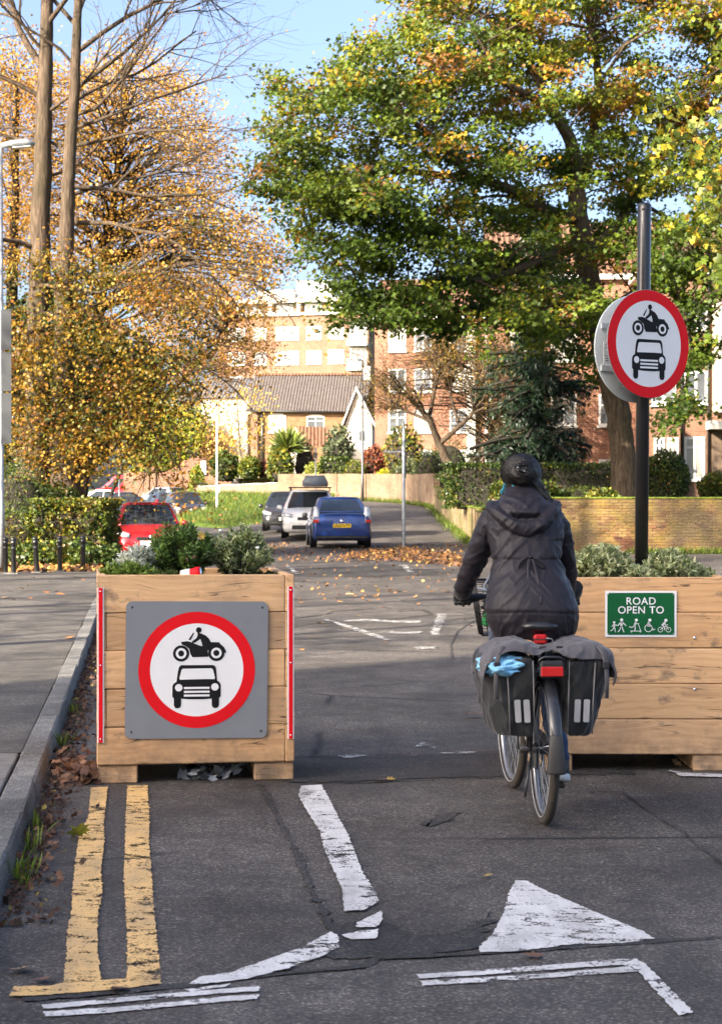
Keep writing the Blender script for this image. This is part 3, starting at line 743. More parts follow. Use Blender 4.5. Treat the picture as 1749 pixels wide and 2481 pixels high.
# square sign on the left planter
c1 = Vector((-1.383, 9.3, 0)) + Matrix.Rotation(YAW1, 3, 'Z') @ Vector((.522, -.004, .596))
sg = empty('road_sign', c1, YAW1, 'square grey sign with red ring, motorcycle and car symbols, screwed to the planter', 'road sign')
sg.rotation_euler[1] = R(.6)
MB().prism(rounded(-.374, .374, -.362, .362, .035), -.004, lambda u, v, w: (u, w, v)).build('backing_plate', M_('sign_grey'), sg)
vehicle_roundel(sg, .307, -.0055)
for x in (-.342, .342):
    for z in (-.325, .33): MB().lathe([(.0, -.003), (.006, -.002), (.007, 0)], 10, 'Y', (x, -.0045, z)).build('screw', M_('dark_steel'), sg)
# green sign on the right planter
gs = empty('road_sign', (.95 + .585, 9.749, .868), 0, 'small green sign reading ROAD OPEN TO on the planter', 'road sign')
MB().box(-.196, .196, -.003, -.0003, -.127, .127).build('backing_plate', M_('sign_white'), gs)
m = MB(); poly_flat(m, rounded(-.184, .184, -.115, .116, .008), -.0042); gf = flat_build(m, 'green_field', M_('sign_green'), gs)
MX = Matrix.Rotation(R(90), 4, 'X')
text_mesh('ROAD', 'lettering', .056, M_('sign_white'), gf, Matrix.Translation((.0, -.0056, .069)) @ MX, space=1.08)
text_mesh('OPEN TO', 'lettering', .056, M_('sign_white'), gf, Matrix.Translation((.0, -.0056, .020)) @ MX, space=1.08)
qs = lambda x, y: ((x - 671) * .000597, -(y - 778) * .000597)
m = MB(); yy = -.0056; w = .0066
def ps(*pts): return [qs(*p) for p in pts]
disc(m, qs(425, 855), .0068, yy, 14); stroke(m, ps((425, 872), (425, 905)), .010, yy); stroke(m, ps((405, 893), (420, 872), (432, 876), (458, 885)), .0042, yy); stroke(m, ps((420, 905), (410, 925), (392, 932)), .005, yy); stroke(m, ps((430, 905), (436, 942)), .005, yy)
disc(m, qs(494, 832), .0088, yy, 14); stroke(m, ps((494, 858), (490, 895)), .013, yy); stroke(m, ps((460, 885), (482, 855), (505, 858), (534, 884)), .005, yy); stroke(m, ps((486, 897), (478, 922), (462, 942)), .006, yy); stroke(m, ps((496, 897), (506, 920), (514, 942)), .006, yy)
disc(m, qs(629, 834), .0086, yy, 14); stroke(m, ps((622, 860), (612, 885)), .012, yy); stroke(m, ps((618, 862), (635, 868), (650, 866)), .0045, yy); stroke(m, ps((612, 888), (620, 905), (615, 928)), .006, yy); stroke(m, ps((608, 888), (590, 902), (566, 897)), .006, yy); stroke(m, ps((645, 866), (668, 930)), .0035, yy); stroke(m, ps((584, 935), (668, 935)), .0035, yy)
for x in (584, 667): disc(m, qs(x, 938), .0055, yy, 14, .0025)
disc(m, qs(753, 834), .0086, yy, 14); stroke(m, ps((742, 858), (735, 885)), .012, yy); stroke(m, ps((735, 888), (768, 888), (782, 925), (798, 918)), .006, yy); stroke(m, ps((742, 864), (758, 872)), .004, yy); disc(m, qs(740, 908), .0218, yy, 28, .0178)
disc(m, qs(900, 836), .0086, yy, 14); stroke(m, ps((890, 858), (870, 880)), .012, yy); stroke(m, ps((892, 860), (898, 880), (916, 878)), .0042, yy); stroke(m, ps((870, 884), (890, 895), (888, 922)), .005, yy); stroke(m, ps((850, 922), (885, 892), (908, 890), (924, 922)), .0032, yy)
for x in (850, 924): disc(m, qs(x, 922), .0145, yy, 24, .0118)
flat_build(m, 'user_symbols', M_('sign_white'), gf)
for x in (-.178, .178):
    for z in (-.109, .11): MB().lathe([(.0, -.003), (.003, -.0025), (.004, 0)], 8, 'Y', (x, -.0045, z)).build('screw', M_('bright_steel'), gs)
# pole with two round signs
px, py = 1.604, 10.175
pole = empty('sign_pole', (px, py, .95), 0, 'black round sign pole rising from the planter', 'pole')
pole.rotation_euler = (0, R(.45), 0)
MB().lathe([(.038, -.5), (.038, 2.225), (.036, 2.23)], 24).build('shaft', M_('black_metal'), pole)
MB().lathe([(.040, 2.20), (.040, 2.235), (.03, 2.245), (0, 2.246)], 24, cap=False).build('cap', M_('black_metal'), pole)
SA = R(33); nrm = Vector((math.sin(SA), -math.cos(SA), 0))
def round_sign(name, center, yaw, label):
    e = empty(name, center, yaw, label, 'road sign'); return e
cz = 1.47 + (1222 - 772.5 * DS) * 10.15 / F
ctr = Vector(((1453.5 * DS - CX) * 10.12 / F, 10.12, cz))
rs = round_sign('road_sign', ctr, SA, 'round red-ringed sign with motorcycle and car on the black pole')
m = MB(); m.lathe([(.306, 0), (.309, .002), (.309, .008), (.306, .010)], 72, 'Y'); m.build('backing_plate', M_('sign_grey'), rs)
vehicle_roundel(rs, .307, -.0015)
bc = ctr - nrm * .106 + Vector((.0, 0, -.022))
rb2 = round_sign('road_sign', bc, SA, 'round sign seen from its plain grey back behind the black pole')
m = MB(); m.lathe([(.306, 0), (.309, .002), (.309, .008), (.306, .010)], 72, 'Y'); m.build('backing_plate', M_('sign_back'), rb2)
for z in (-.12, .12): MB().box(-.27, .27, -.012, -.0005, z - .018, z + .018, .003).build('channel_rail', M_('sign_back'), rb2)
st = MB().box(-.245, -.125, -.0032, -.0008, -.115, .035).build('sticker', M_('sign_white'), rb2)
for z in (.012, -.005, -.05, -.065, -.078): MB().box(-.237, -.14, -.0046, -.0036, z, z + .004).build('printed_line', M_('sign_grey'), st)
for z in (-.12, .12):
    MB().lathe([(.046, -.014), (.046, .014)], 20).build('bracket', M_('black_metal'), pole, loc=(0, 0, cz + z - .95))
# ================================================================== BICYCLE
BX, BY, BYAW = .84, 8.16, R(3.0)
plain('bike_black', (.012, .012, .014), .35, 0, .4); plain('bike_plastic', (.02, .02, .022), .5)
plain('mudguard', (.028, .03, .034), .28, 0, .5); plain('mud_flap', (.045, .043, .041), .55)
plain('lamp_red', (.55, .012, .012), .25, 0, .5); plain('rim_alloy', (.33, .34, .36), .35, .8)
bike = empty('bicycle', (BX, BY, 0), BYAW, 'black city bicycle with mudguards and rear rack ridden between the planters', 'bicycle')
WR = .345
def torus(mb, Rm, rm, x=0.0, n=56, k=10, sx=1.0, c=(0, 0)):
    vs = []; 
    for i in range(n):
        a = 2 * math.pi * i / n
        for j in range(k):
            b = 2 * math.pi * j / k; rr = Rm + rm * math.cos(b)
            vs.append((x + rm * sx * math.sin(b), c[0] + rr * math.cos(a), c[1] + rr * math.sin(a)))
    fs = [(i * k + j, ((i + 1) % n) * k + j, ((i + 1) % n) * k + (j + 1) % k, i * k + (j + 1) % k) for i in range(n) for j in range(k)]
    mb.add(vs, fs, True); return mb
def wheel(y, steer=0.0):
    w = empty('wheel', (0, y, WR), steer, parent=bike)
    torus(MB(), .3235, .0215).build('tyre', M_('tyre_brown'), w)
    m = MB(); torus(m, .309, .0035, -.0205, 56, 6); torus(m, .309, .0035, .0205, 56, 6); m.build('reflective_ring', M_('reflective'), w)['kind'] = 'stuff'
    torus(MB(), .294, .0095, 0, 56, 8, 1.3).build('rim', M_('rim_alloy'), w)
    m = MB(); r = random.Random(3)
    for i in range(32):
        a = 2 * math.pi * i / 32; s = 1 if i % 2 else -1; a2 = a + (.75 if (i // 2) % 2 else -.75)
        m.tube([(s * .028, .025 * math.cos(a2), .025 * math.sin(a2)), (0, .289 * math.cos(a), .289 * math.sin(a))], .0013, 4, False)
    m.build('spokes', M_('grey_steel'), w)['kind'] = 'stuff'
    MB().lathe([(.012, -.055), (.03, -.045), (.03, -.03), (.024, -.028), (.024, .028), (.03, .03), (.03, .045), (.012, .055)], 20, 'X').build('hub', M_('dark_steel'), w)
    return w
wheel(0); wheel(1.05, R(3))
def arc_strip(mb, cy, r, a0, a1, w0, w1, n=40, cz_=WR, crown=.012):
    rings = []
    for i in range(n + 1):
        t = i / n; a = R(a0 + (a1 - a0) * t); w = w0 + (w1 - w0) * t; ring = []
        for k, (u, dr) in enumerate(((-1, -crown), (-.7, -.002), (0, .003), (.7, -.002), (1, -crown), (.97, -crown - .002), (.65, -.006), (0, -.001), (-.65, -.006), (-.97, -crown - .002))):
            rr = r + dr; ring.append((u * w / 2, cy + rr * math.cos(a), cz_ + rr * math.sin(a)))
        rings.append(ring)
    mb.loft(rings); return mb
arc_strip(MB(), 0, .367, 40, 170, .062, .062).build('mudguard', M_('mudguard'), bike)
arc_strip(MB(), 0, .372, 163, 190, .060, .088, 16).build('mud_flap', M_('mud_flap'), bike)
arc_strip(MB(), 1.05, .367, 25, 165, .058, .058).build('mudguard', M_('mudguard'), bike)
for s in (-1, 1):
    MB().tube([(s * .06, 0, WR), (s * .033, -.355 * .98, WR + .06)], .0028, 6).build('mudguard_stay', M_('bright_steel'), bike)
    MB().tube([(s * .06, 0, WR), (s * .04, .12, .60), (s * .025, .24, .80)], .009, 8).build('seat_stay', M_('bike_black'), bike)
    MB().tube([(s * .06, 0, WR), (s * .05, .2, .32), (s * .035, .43, .285)], .011, 8).build('chain_stay', M_('bike_black'), bike)
    MB().tube([(s * .055, 1.05, WR), (s * .052, 1.03, .5), (s * .035, .985, .70), (s * .012, .965, .73)], .011, 8).build('fork_blade', M_('bike_black'), bike)
MB().tube([(0, .43, .285), (0, .235, .82)], .017, 12).build('seat_tube', M_('bike_black'), bike)
MB().tube([(0, .43, .285), (0, .62, .42), (0, .93, .74)], .024, 12).build('down_tube', M_('bike_black'), bike)
MB().tube([(0, .33, .56), (0, .6, .66), (0, .92, .80)], .018, 12).build('top_tube', M_('bike_black'), bike)
MB().tube([(0, .97, .70), (0, .915, .88)], .021, 12).build('head_tube', M_('bike_black'), bike)
MB().tube([(0, .915, .88), (0, .89, .97), (0, .90, 1.005)], .014, 10).build('stem', M_('bike_black'), bike)
hb = MB().tube([(-.29, .775, 1.0), (-.2, .80, 1.005), (-.08, .88, 1.01), (.08, .88, 1.01), (.2, .80, 1.005), (.29, .775, 1.0)], .012, 10).build('handlebar', M_('bike_black'), bike)
for s in (-1, 1):
    MB().tube([(s * .30, .772, .9995), (s * .19, .803, 1.0045)], .0175, 12).build('grip', M_('rubber'), hb)
    MB().tube([(s * .17, .83, 1.0), (s * .21, .84, .985), (s * .275, .825, .965), (s * .285, .82, .955)], [.008, .007, .006, .007], 6).build('brake_lever', M_('bike_plastic'), hb)
MB().tube([(0, .245, .80), (0, .222, .895)], .0135, 10).build('seat_post', M_('grey_steel'), bike)
# saddle
rings = []
for y, hw, zt, zb in ((.09, .055, .915, .885), (.115, .088, .93, .872), (.16, .092, .935, .868), (.22, .07, .928, .872), (.28, .04, .925, .88), (.35, .026, .922, .89), (.375, .012, .915, .9)):
    rings.append([(hw * math.cos(a) * (1 if abs(math.cos(a)) < .99 else 1), y, (zt + zb) / 2 + (zt - zb) / 2 * math.sin(a) * (1.0)) for a in np.linspace(0, 2 * math.pi, 17)[:-1]])
MB().loft(rings).build('saddle', M_('bike_black'), bike)
m = MB()
for s in (-1, 1): m.tube([(s * .03, .12, .875), (s * .022, .22, .868), (s * .018, .32, .88)], .0035, 6)
m.build('saddle_rails', M_('bright_steel'), bike)['kind'] = 'stuff'
sl = MB().box(-.033, .03, .085, .125, .818, .866, .010).build('tail_lamp', M_('lamp_red'), bike)
MB().box(-.036, .033, .0835, .128, .838, .8445, .002).build('lamp_band', M_('bike_plastic'), sl)
MB().tube([(.02, .09, .848), (.05, .085, .845), (.062, .10, .82), (.06, .12, .80)], .003, 6).build('lamp_clip', M_('grey_steel'), sl)
# rear rack with its lamp
rk = empty('rear_rack', (0, 0, 0), parent=bike)
m = MB()
for s in (-1, 1):
    m.tube([(s * .055, .24, .745), (s * .06, -.19, .745), (s * .045, -.225, .75)], .005, 8)
    m.tube([(s * .075, 0, WR + .01), (s * .065, -.06, .742)], .005, 8); m.tube([(s * .075, 0, WR + .01), (s * .065, .06, .742)], .005, 8)
for y in (.2, .1, 0, -.1): m.tube([(-.057, y, .745), (.057, y, .745)], .004, 6)
m.tube([(-.058, -.215, .742), (-.055, -.228, .775), (-.035, -.232, .787), (.035, -.232, .787), (.055, -.228, .775), (.058, -.215, .742)], .007, 8)
m.build('rack_frame', M_('bike_black'), rk)['kind'] = 'stuff'
rl = MB().box(-.056, .056, -.25, -.215, .692, .772, .012).build('lamp_housing', M_('bike_plastic'), rk)
MB().box(-.052, .048, -.2585, -.2505, .702, .746, .004).build('lamp_lens', M_('lamp_red'), rk)
# drivetrain
m = MB(); torus(m, .085, .004, .045, 40, 6, 1, (.43, .285)); m.lathe([(.02, -.05), (.02, .05)], 14, 'X', (0, .43, .285)); m.build('chainring', M_('dark_steel'), bike)['kind'] = 'stuff'
MB().tube([(.06, .43, .285), (.068, .435, .115)], .009, 8).build('crank', M_('grey_steel'), bike)
MB().tube([(-.06, .43, .285), (-.068, .425, .455)], .009, 8).build('crank', M_('grey_steel'), bike)
MB().box(.075, .165, .385, .485, .10, .125, .006).build('pedal', M_('rubber'), bike)
MB().box(-.165, -.075, .375, .475, .445, .47, .006).build('pedal', M_('rubber'), bike)
MB().box(.035, .06, .0, .52, .30, .38, .01).build('chain_case', M_('bike_plastic'), bike)
MB().tube([(-.05, .06, .30), (-.075, .03, .18), (-.085, .02, .12)], .007, 6).build('kick_stand', M_('dark_steel'), bike)
MB().box(-.05, -.03, -.03, .05, .25, .34, .01).build('gear_hub_arm', M_('dark_steel'), bike)
m = MB(); m.tube([(-.05, .02, .43), (-.035, -.01, .55), (-.03, -.02, .62)], .004, 6); m.tube([(.05, .02, .43), (.035, -.01, .55), (.03, -.02, .62)], .004, 6); m.build('brake_cables', M_('bike_plastic'), bike)['kind'] = 'stuff'
# front basket
plain('basket_wire', (.014, .014, .015), .5)
bk_ = empty('front_basket', (0, 1.17, .785), parent=bike)
m = MB(); W0, W1, D0, D1, HB = .15, .195, .10, .14, .285
for i in range(13):
    t = i / 12
    for s in (-1, 1):
        m.tube([(s * W0, -D0 + 2 * D0 * t, 0), (s * W1, -D1 + 2 * D1 * t, HB)], .0018, 4); m.tube([(-W0 + 2 * W0 * t, s * D0, 0), (-W1 + 2 * W1 * t, s * D1, HB)], .0018, 4)
for i in range(12):
    t = i / 11; w = W0 + (W1 - W0) * t; d = D0 + (D1 - D0) * t; z = HB * t
    m.tube([(-w, -d, z), (w, -d, z), (w, d, z), (-w, d, z), (-w, -d, z)], .0018 if i < 11 else .006, 4)
m.build('wire_mesh', M_('basket_wire'), bk_)['kind'] = 'stuff'
MB().box(-W0, W0, -D0, D0, .0, .006).build('basket_floor', M_('basket_wire'), bk_)
def blob(name, c, r, mat, seed=0, amp=.18, freq=4.0, parent=None, n=3, squash=None):
    bm = bmesh.new(); bmesh.ops.create_icosphere(bm, subdivisions=n, radius=1.0)
    o = Vector((seed * 3.7, seed * 1.3, 0))
    for v in bm.verts:
        d = v.co.normalized(); k = 1 + amp * mnoise.turbulence(d * freq * .5 + o, 3, False) * 1.2 - amp * .5
        v.co = Vector((d.x * r[0], d.y * r[1], d.z * r[2])) * k
    me = bpy.data.meshes.new(name); bm.to_mesh(me); bm.free()
    me.polygons.foreach_set('use_smooth', [True] * len(me.polygons)); me.materials.append(mat)
    return mesh_obj(name, me, parent, c)
def bike_pt(x, y, z): return Matrix.Translation((BX, BY, 0)) @ Matrix.Rotation(BYAW, 4, 'Z') @ Vector((x, y, z))
plain('black_bag', (.012, .013, .015), .3, var=.3, bump=.4, bscale=30); plain('green_card', (.02, .22, .05), .5)
tag(blob('shopping_bag', bike_pt(-.01, 1.16, .93), (.15, .10, .13), M_('black_bag'), 4, .3, 6), 'shiny black bag stuffed into the wire front basket', 'bag')
tag(MB().box(-.045, .045, -.03, .03, -.035, .035, .008).build('carton', M_('green_card'), None, loc=bike_pt(-.098, 1.13, .86), rot=(.2, .3, .5)), 'small green carton showing through the front basket', 'carton')
plain('cable_blue', (.16, .19, .24), .4)
tag(MB().tube([bike_pt(-.13, 1.0, 1.0), bike_pt(-.15, 1.01, 1.05), bike_pt(-.12, 1.02, 1.10), bike_pt(-.07, 1.02, 1.115), bike_pt(-.03, 1.01, 1.08), bike_pt(-.06, 1.0, 1.02), bike_pt(-.12, .99, 1.02), bike_pt(-.19, .99, 1.04)], .0085, 8).build('cable_lock', M_('cable_blue')), 'grey blue cable lock looped over the handlebar beside the rider', 'cable lock')

# ---- double pannier
def fuse(name, mb, voxel, iters=6, fac=.5):
    me = mb.mesh(name + '_raw'); o = bpy.data.objects.new(name + '_raw', me); COL.objects.link(o)
    md = o.modifiers.new('r', 'REMESH'); md.mode = 'VOXEL'; md.voxel_size = voxel; md.use_smooth_shade = True
    md = o.modifiers.new('s', 'SMOOTH'); md.iterations = iters; md.factor = fac
    dg = bpy.context.evaluated_depsgraph_get(); out = bpy.data.meshes.new_from_object(o.evaluated_get(dg))
    bpy.data.objects.remove(o); out.name = name
    return out
def displace(me, fn):
    me.update(); n = len(me.vertices); co = np.empty(n * 3, np.float32); me.vertices.foreach_get('co', co); co = co.reshape(-1, 3)
    nr = np.array([v.normal[:] for v in me.vertices]); out = co.copy()
    for i in range(n): out[i] = co[i] + nr[i] * fn(Vector(co[i].tolist()), nr[i])
    me.vertices.foreach_set('co', out.ravel()); me.update()
def make_fabric(name, c, rough=.75, sheen=.2, sc=1.0):
    t = NT(name); o = t.obj(); nz = t.noise(5, o, 4); w = t.noise(420 * sc, o, 2)
    col = t.ramp(nz, [(.3, tuple(v * .8 for v in c)), (.7, tuple(v * 1.2 for v in c))])
    h = t.math('ADD', t.math('MULTIPLY', w, .15), t.noise(22 * sc, o, 4, .6))
    return t.done(t.pbr(col, rough, 0, t.bump(h, .4, .006), .35, 0, **{'Sheen Weight': sheen}))
make_fabric('pannier_black', (.013, .014, .015), .45); make_fabric('pannier_grey', (.085, .080, .088), .7)
make_fabric('blue_cloth', (.22, .52, .75), .8); make_fabric('jacket', (.0165, .0135, .0195), .52, .03); make_fabric('jeans', (.02, .045, .11), .85)
make_fabric('scarf', (.02, .20, .27), .85); make_fabric('glove', (.012, .012, .013), .7); plain('piping_grey', (.16, .155, .15), .6)
def crease(v, k=4.0): return max(0.0, 1 - abs(mnoise.noise(v)) * k) ** 1.4
pan = empty('pannier_bag', (BX, BY, 0), BYAW, 'grey and black double pannier bag with reflective bars over the rear wheel', 'pannier')
def bag(side):
    rings = []; r = random.Random(side + 5)
    secs = [(-.205, .085, .19, .445, .765), (-.20, .075, .225, .428, .775), (-.12, .072, .27, .425, .79), (.0, .07, .30, .44, .80), (.1, .07, .305, .47, .80), (.19, .072, .285, .52, .785), (.205, .08, .25, .55, .77)]
    if side > 0: secs = [(y, a, b - .02, z0 + .0, z1) for y, a, b, z0, z1 in secs]
    for y, xi, xo, z0, z1 in secs:
        ring = []
        for k in range(28):
            t = k / 28
            # rounded rectangle walk
            a = 2 * math.pi * t; cx, sx = math.cos(a), math.sin(a)
            u = math.copysign(abs(cx) ** .30, cx); v = math.copysign(abs(sx) ** .30, sx)
            zt = (v + 1) / 2; xo2 = xo - (.03 if side < 0 else .055) * (1 - zt) ** 1.5 + (.03 if side > 0 else .008) * zt
            x = xi + (xo2 - xi) * (u + 1) / 2; z = z0 + (z1 - z0) * zt
            x += .012 * mnoise.noise(Vector((x * 9, y * 9, z * 9 + side)))
            yy = y + .02 * mnoise.noise(Vector((x * 11, z * 7, side * 3.1)))
            ring.append((side * x, yy, z))
        rings.append(ring)
    bmesh_ = fuse('bag', MB().loft(rings), .0065, 2)
    def sag(p, n):
        x, y, z = p; d = .004 * mnoise.noise(Vector((x * 14, y * 14, z * 14)))
        d += .008 * (crease(Vector((x * 9 + side * 3, y * 7, z * 5 + abs(x) * 9)), 2.6) - .3) + .004 * crease(Vector((x * 16, y * 16, z * 9 - abs(x) * 14)), 3.0)
        return d
    displace(bmesh_, sag); bmesh_.materials.append(M_('pannier_black')); b = mesh_obj('bag', bmesh_, pan)
    # piping along the rear face
    for pts in ([(.082, -.212, .77), (.078, -.213, .6), (.075, -.21, .45)], [(.20, -.207, .76), (.19, -.212, .6), (.185, -.21, .44)]):
        MB().tube([(side * x, y, z) for x, y, z in pts], .0035, 6).build('piping', M_('piping_grey'), b)
    for x in (.107, .148):
        x += .003 if side < 0 else .01
        vs = [(side * (x + u), -.216 - .001 * abs(v), z) for u, v, z in [(a, 0, c) for a, c in rounded(-.0135, .0135, .49, .592, .006, 3)]]
        m = MB(); m.prism(rounded(-.0135, .0135, -.051, .051, .006, 3), .003, lambda u, v, w: (u, w, v))
        o = m.build('reflective_bar', M_('reflective'), b, loc=(side * x, -.2205, .545), rot=(R(-2), side * R(3), 0))
    return b
lb = bag(-1); rbag = bag(1)
prof = [(-.298, .69), (-.304, .735), (-.29, .785), (-.25, .822), (-.19, .842), (-.13, .845), (-.07, .828), (-.02, .806), (.02, .804), (.07, .826), (.13, .845), (.2, .843), (.255, .818), (.286, .775), (.292, .725), (.284, .68)]
rings = []
for i, y in enumerate(np.linspace(-.222, .22, 14)):
    ring = []
    for j, (x, z) in enumerate(prof):
        e_ = .016 * mnoise.noise(Vector((x * 8, y * 7, 1.0))) + .006 * mnoise.noise(Vector((x * 25, y * 25, 3)))
        zz = z + e_ - (.045 if i == 0 else (.012 if i == 1 else 0)) - (.03 if i == 13 else 0)
        yy = y - (.02 * math.sin(x * 17) if i == 0 else 0)
        if i == 0: yy += .03 * min(1, abs(x) / .25) ** 2 * (1 if x < 0 else .4); zz += (.05 if abs(x) < .06 else ((-.03 if x > 0 else .012) * math.sin(min(1, (abs(x) - .06) / .2) * 3.14)))
        ring.append((x, yy, zz))
    rings.append(ring)
lm_ = MB().loft(rings, closed=False, cap=False).mesh('lid_raw'); lo = bpy.data.objects.new('lid_raw', lm_); COL.objects.link(lo)
md = lo.modifiers.new('s', 'SUBSURF'); md.levels = 4; md.render_levels = 4
dg = bpy.context.evaluated_depsgraph_get(); lm2 = bpy.data.meshes.new_from_object(lo.evaluated_get(dg)); bpy.data.objects.remove(lo); lm2.name = 'lid'
displace(lm2, lambda p, n: .008 * (crease(Vector((p.x * 7, p.y * 9 + abs(p.x) * 6, p.z * 6)), 2.8) - .3) + .005 * crease(Vector((p.x * 15 + 4, p.y * 15, p.z * 9)), 3.0) + .004 * mnoise.noise(Vector(p) * 18))
lm2.materials.append(M_('pannier_grey')); lid = mesh_obj('lid', lm2, pan); md = lid.modifiers.new('t', 'SOLIDIFY'); md.thickness = .006; md.offset = 1
for s in (-1, 1):
    MB().tube([(s * .215, -.20, .835), (s * .235, -.215, .80), (s * .247, -.222, .75), (s * .25, -.222, .69), (s * .248, -.223, .60)], .0105, 6, squash=.25, up=(1, 0, 0)).build('strap', M_('pannier_grey'), pan)
    MB().box(s * .245 - .015, s * .245 + .015, -.232, -.220, .735, .765, .004).build('buckle', M_('bike_plastic'), pan)
for x in (-.045, .03): MB().box(x, x + .03, -.165, -.15, .8235 + (.0), .8305).build('velcro_tab', M_('pannier_black'), pan)
bc_ = blob('cloth', bike_pt(-.205, -.110, .742), (.125, .142, .056), M_('blue_cloth'), 2, .20, 4.5, n=5)
tag(bc_, 'crumpled pale blue cloth bulging from under the pannier lid', 'cloth')

# ================================================================== CYCLIST
def ell_ring(cx, cy, z, hw, hd, n=28, p=.85, tilt=0.0):
    out = []
    for k in range(n):
        a = 2 * math.pi * k / n; c, s = math.cos(a), math.sin(a)
        x = math.copysign(abs(c) ** p, c) * hw; y = math.copysign(abs(s) ** p, s) * hd
        out.append((cx + x, cy + y, z + tilt * y))
    return out
cyc = empty('person', (.82, 8.45, 0), 0, 'person in dark grey hooded coat and jeans riding the bicycle, seen from behind', 'person')
CO = cyc.location
plain('skin', (.42, .235, .155), .5, var=.1, nscale=20)
def make_hair():
    t = NT('hair'); o = t.obj(); nz = t.noise(1.0, t.mapping(o, (160, 160, 14)), 4)
    return t.done(t.pbr(t.ramp(nz, [(.3, (.003, .0025, .0025)), (.7, (.012, .009, .008))]), .5, 0, t.bump(nz, .6, .004), .5))
make_hair()
# body: one continuous surface (arms, legs and trunk under the clothes, head and neck showing)
body = MB()
body.loft([ell_ring(.81, 8.43, .86, .12, .10), ell_ring(.805, 8.43, .95, .165, .12), ell_ring(.795, 8.48, 1.15, .13, .09), ell_ring(.787, 8.55, 1.34, .145, .09), ell_ring(.782, 8.59, 1.44, .13, .07), ell_ring(.775, 8.62, 1.50, .055, .052), ell_ring(.775, 8.64, 1.56, .05, .055)])
hx, hy, hz = .777, 8.655, 1.605
hd_ = []
for z, hw, hdp, dy in ((-.115, .03, .035, .045), (-.10, .046, .06, .03), (-.06, .062, .084, .012), (0, .073, .094, 0), (.04, .075, .096, -.004), (.075, .066, .082, -.008), (.098, .045, .055, -.008), (.108, .015, .02, -.008)):
    hd_.append(ell_ring(hx - max(0, dy) * .62 - (.008 if z < .02 else 0), hy + dy, hz + z, hw * 1.08, hdp, 28, 1.0))
body.loft(hd_)
body.tube([(hx, hy + .09, hz + .01), (hx, hy + .112, hz - .02), (hx, hy + .10, hz - .03)], [.008, .013, .006], 8)      # nose
for s in (-1, 1): body.tube([(hx + s * .07, hy - .005, hz + .015), (hx + s * .08, hy - .012, hz), (hx + s * .074, hy - .003, hz - .03)], [.008, .014, .008], 8)   # ears
Lsl = [(.672, 8.58, 1.425, .072), (.625, 8.60, 1.37, .066), (.595, 8.63, 1.29, .058), (.566, 8.68, 1.22, .055), (.535, 8.77, 1.135, .052), (.515, 8.86, 1.07, .047), (.508, 8.885, 1.05, .045)]
Rsl = [(.90, 8.58, 1.425, .072), (.945, 8.60, 1.36, .066), (.98, 8.65, 1.27, .058), (1.0, 8.71, 1.19, .056), (1.015, 8.79, 1.11, .053), (1.03, 8.86, 1.055, .047), (1.035, 8.885, 1.04, .045)]
for sl_, ha in ((Lsl, (.512, 8.94, 1.015)), (Rsl, (1.072, 8.95, 1.015))):
    body.tube([p[:3] for p in sl_] + [ha], [p[3] * .62 for p in sl_[:-1]] + [.022, .012], 12)
Lleg = [(.735, 8.45, .90, .088), (.715, 8.60, .905, .085), (.70, 8.78, .87, .072), (.695, 8.86, .80, .062), (.695, 8.82, .68, .058), (.695, 8.74, .56, .05)]
Rleg = [(.885, 8.45, .90, .088), (.905, 8.58, .80, .082), (.925, 8.72, .65, .068), (.93, 8.75, .60, .062), (.94, 8.70, .45, .058), (.955, 8.62, .30, .05), (.962, 8.585, .22, .047)]
for lg in (Lleg, Rleg): body.tube([p[:3] for p in lg], [p[3] * .72 for p in lg], 12)
me = fuse('body', body, .008, 5); me.materials.append(M_('skin')); me.transform(Matrix.Translation(-CO)); mesh_obj('body', me, cyc)
for s in (-1, 1):
    blob('eye', Vector((hx + s * .03, hy + .088, hz + .012)) - CO, (.012, .008, .006), M_('sign_black'), 1, .0, 1, cyc, 2)
plain('lip', (.35, .12, .10), .5); MB().tube([(hx - .024, hy + .088, hz - .055), (hx, hy + .1, hz - .054), (hx + .024, hy + .088, hz - .055)], [.003, .006, .003], 6).build('mouth', M_('lip'), cyc, org=CO)
# jacket with hood
jk = MB()
tor = [(.835, .825, 8.47, .185, .165), (.87, .825, 8.455, .205, .172), (.92, .814, 8.44, .218, .172), (.98, .808, 8.43, .222, .168), (1.05, .803, 8.44, .206, .155), (1.13, .797, 8.47, .178, .135), (1.20, .793, 8.50, .163, .122), (1.28, .790, 8.53, .175, .128), (1.36, .787, 8.56, .188, .13), (1.42, .785, 8.58, .182, .115), (1.46, .782, 8.595, .155, .10), (1.50, .777, 8.61, .105, .085), (1.535, .772, 8.63, .07, .07), (1.56, .77, 8.64, .06, .06)]
jk.loft([ell_ring(cx, cy, z, hw, hd, 32, .88) for z, cx, cy, hw, hd in tor])
for sl_ in (Lsl, Rsl):
    pts = [p[:3] for p in sl_]; sh = Vector((.785, 8.585, 1.43)).lerp(Vector(pts[0]), .55)
    jk.tube([sh] + pts, [.075] + [p[3] for p in sl_], 16)
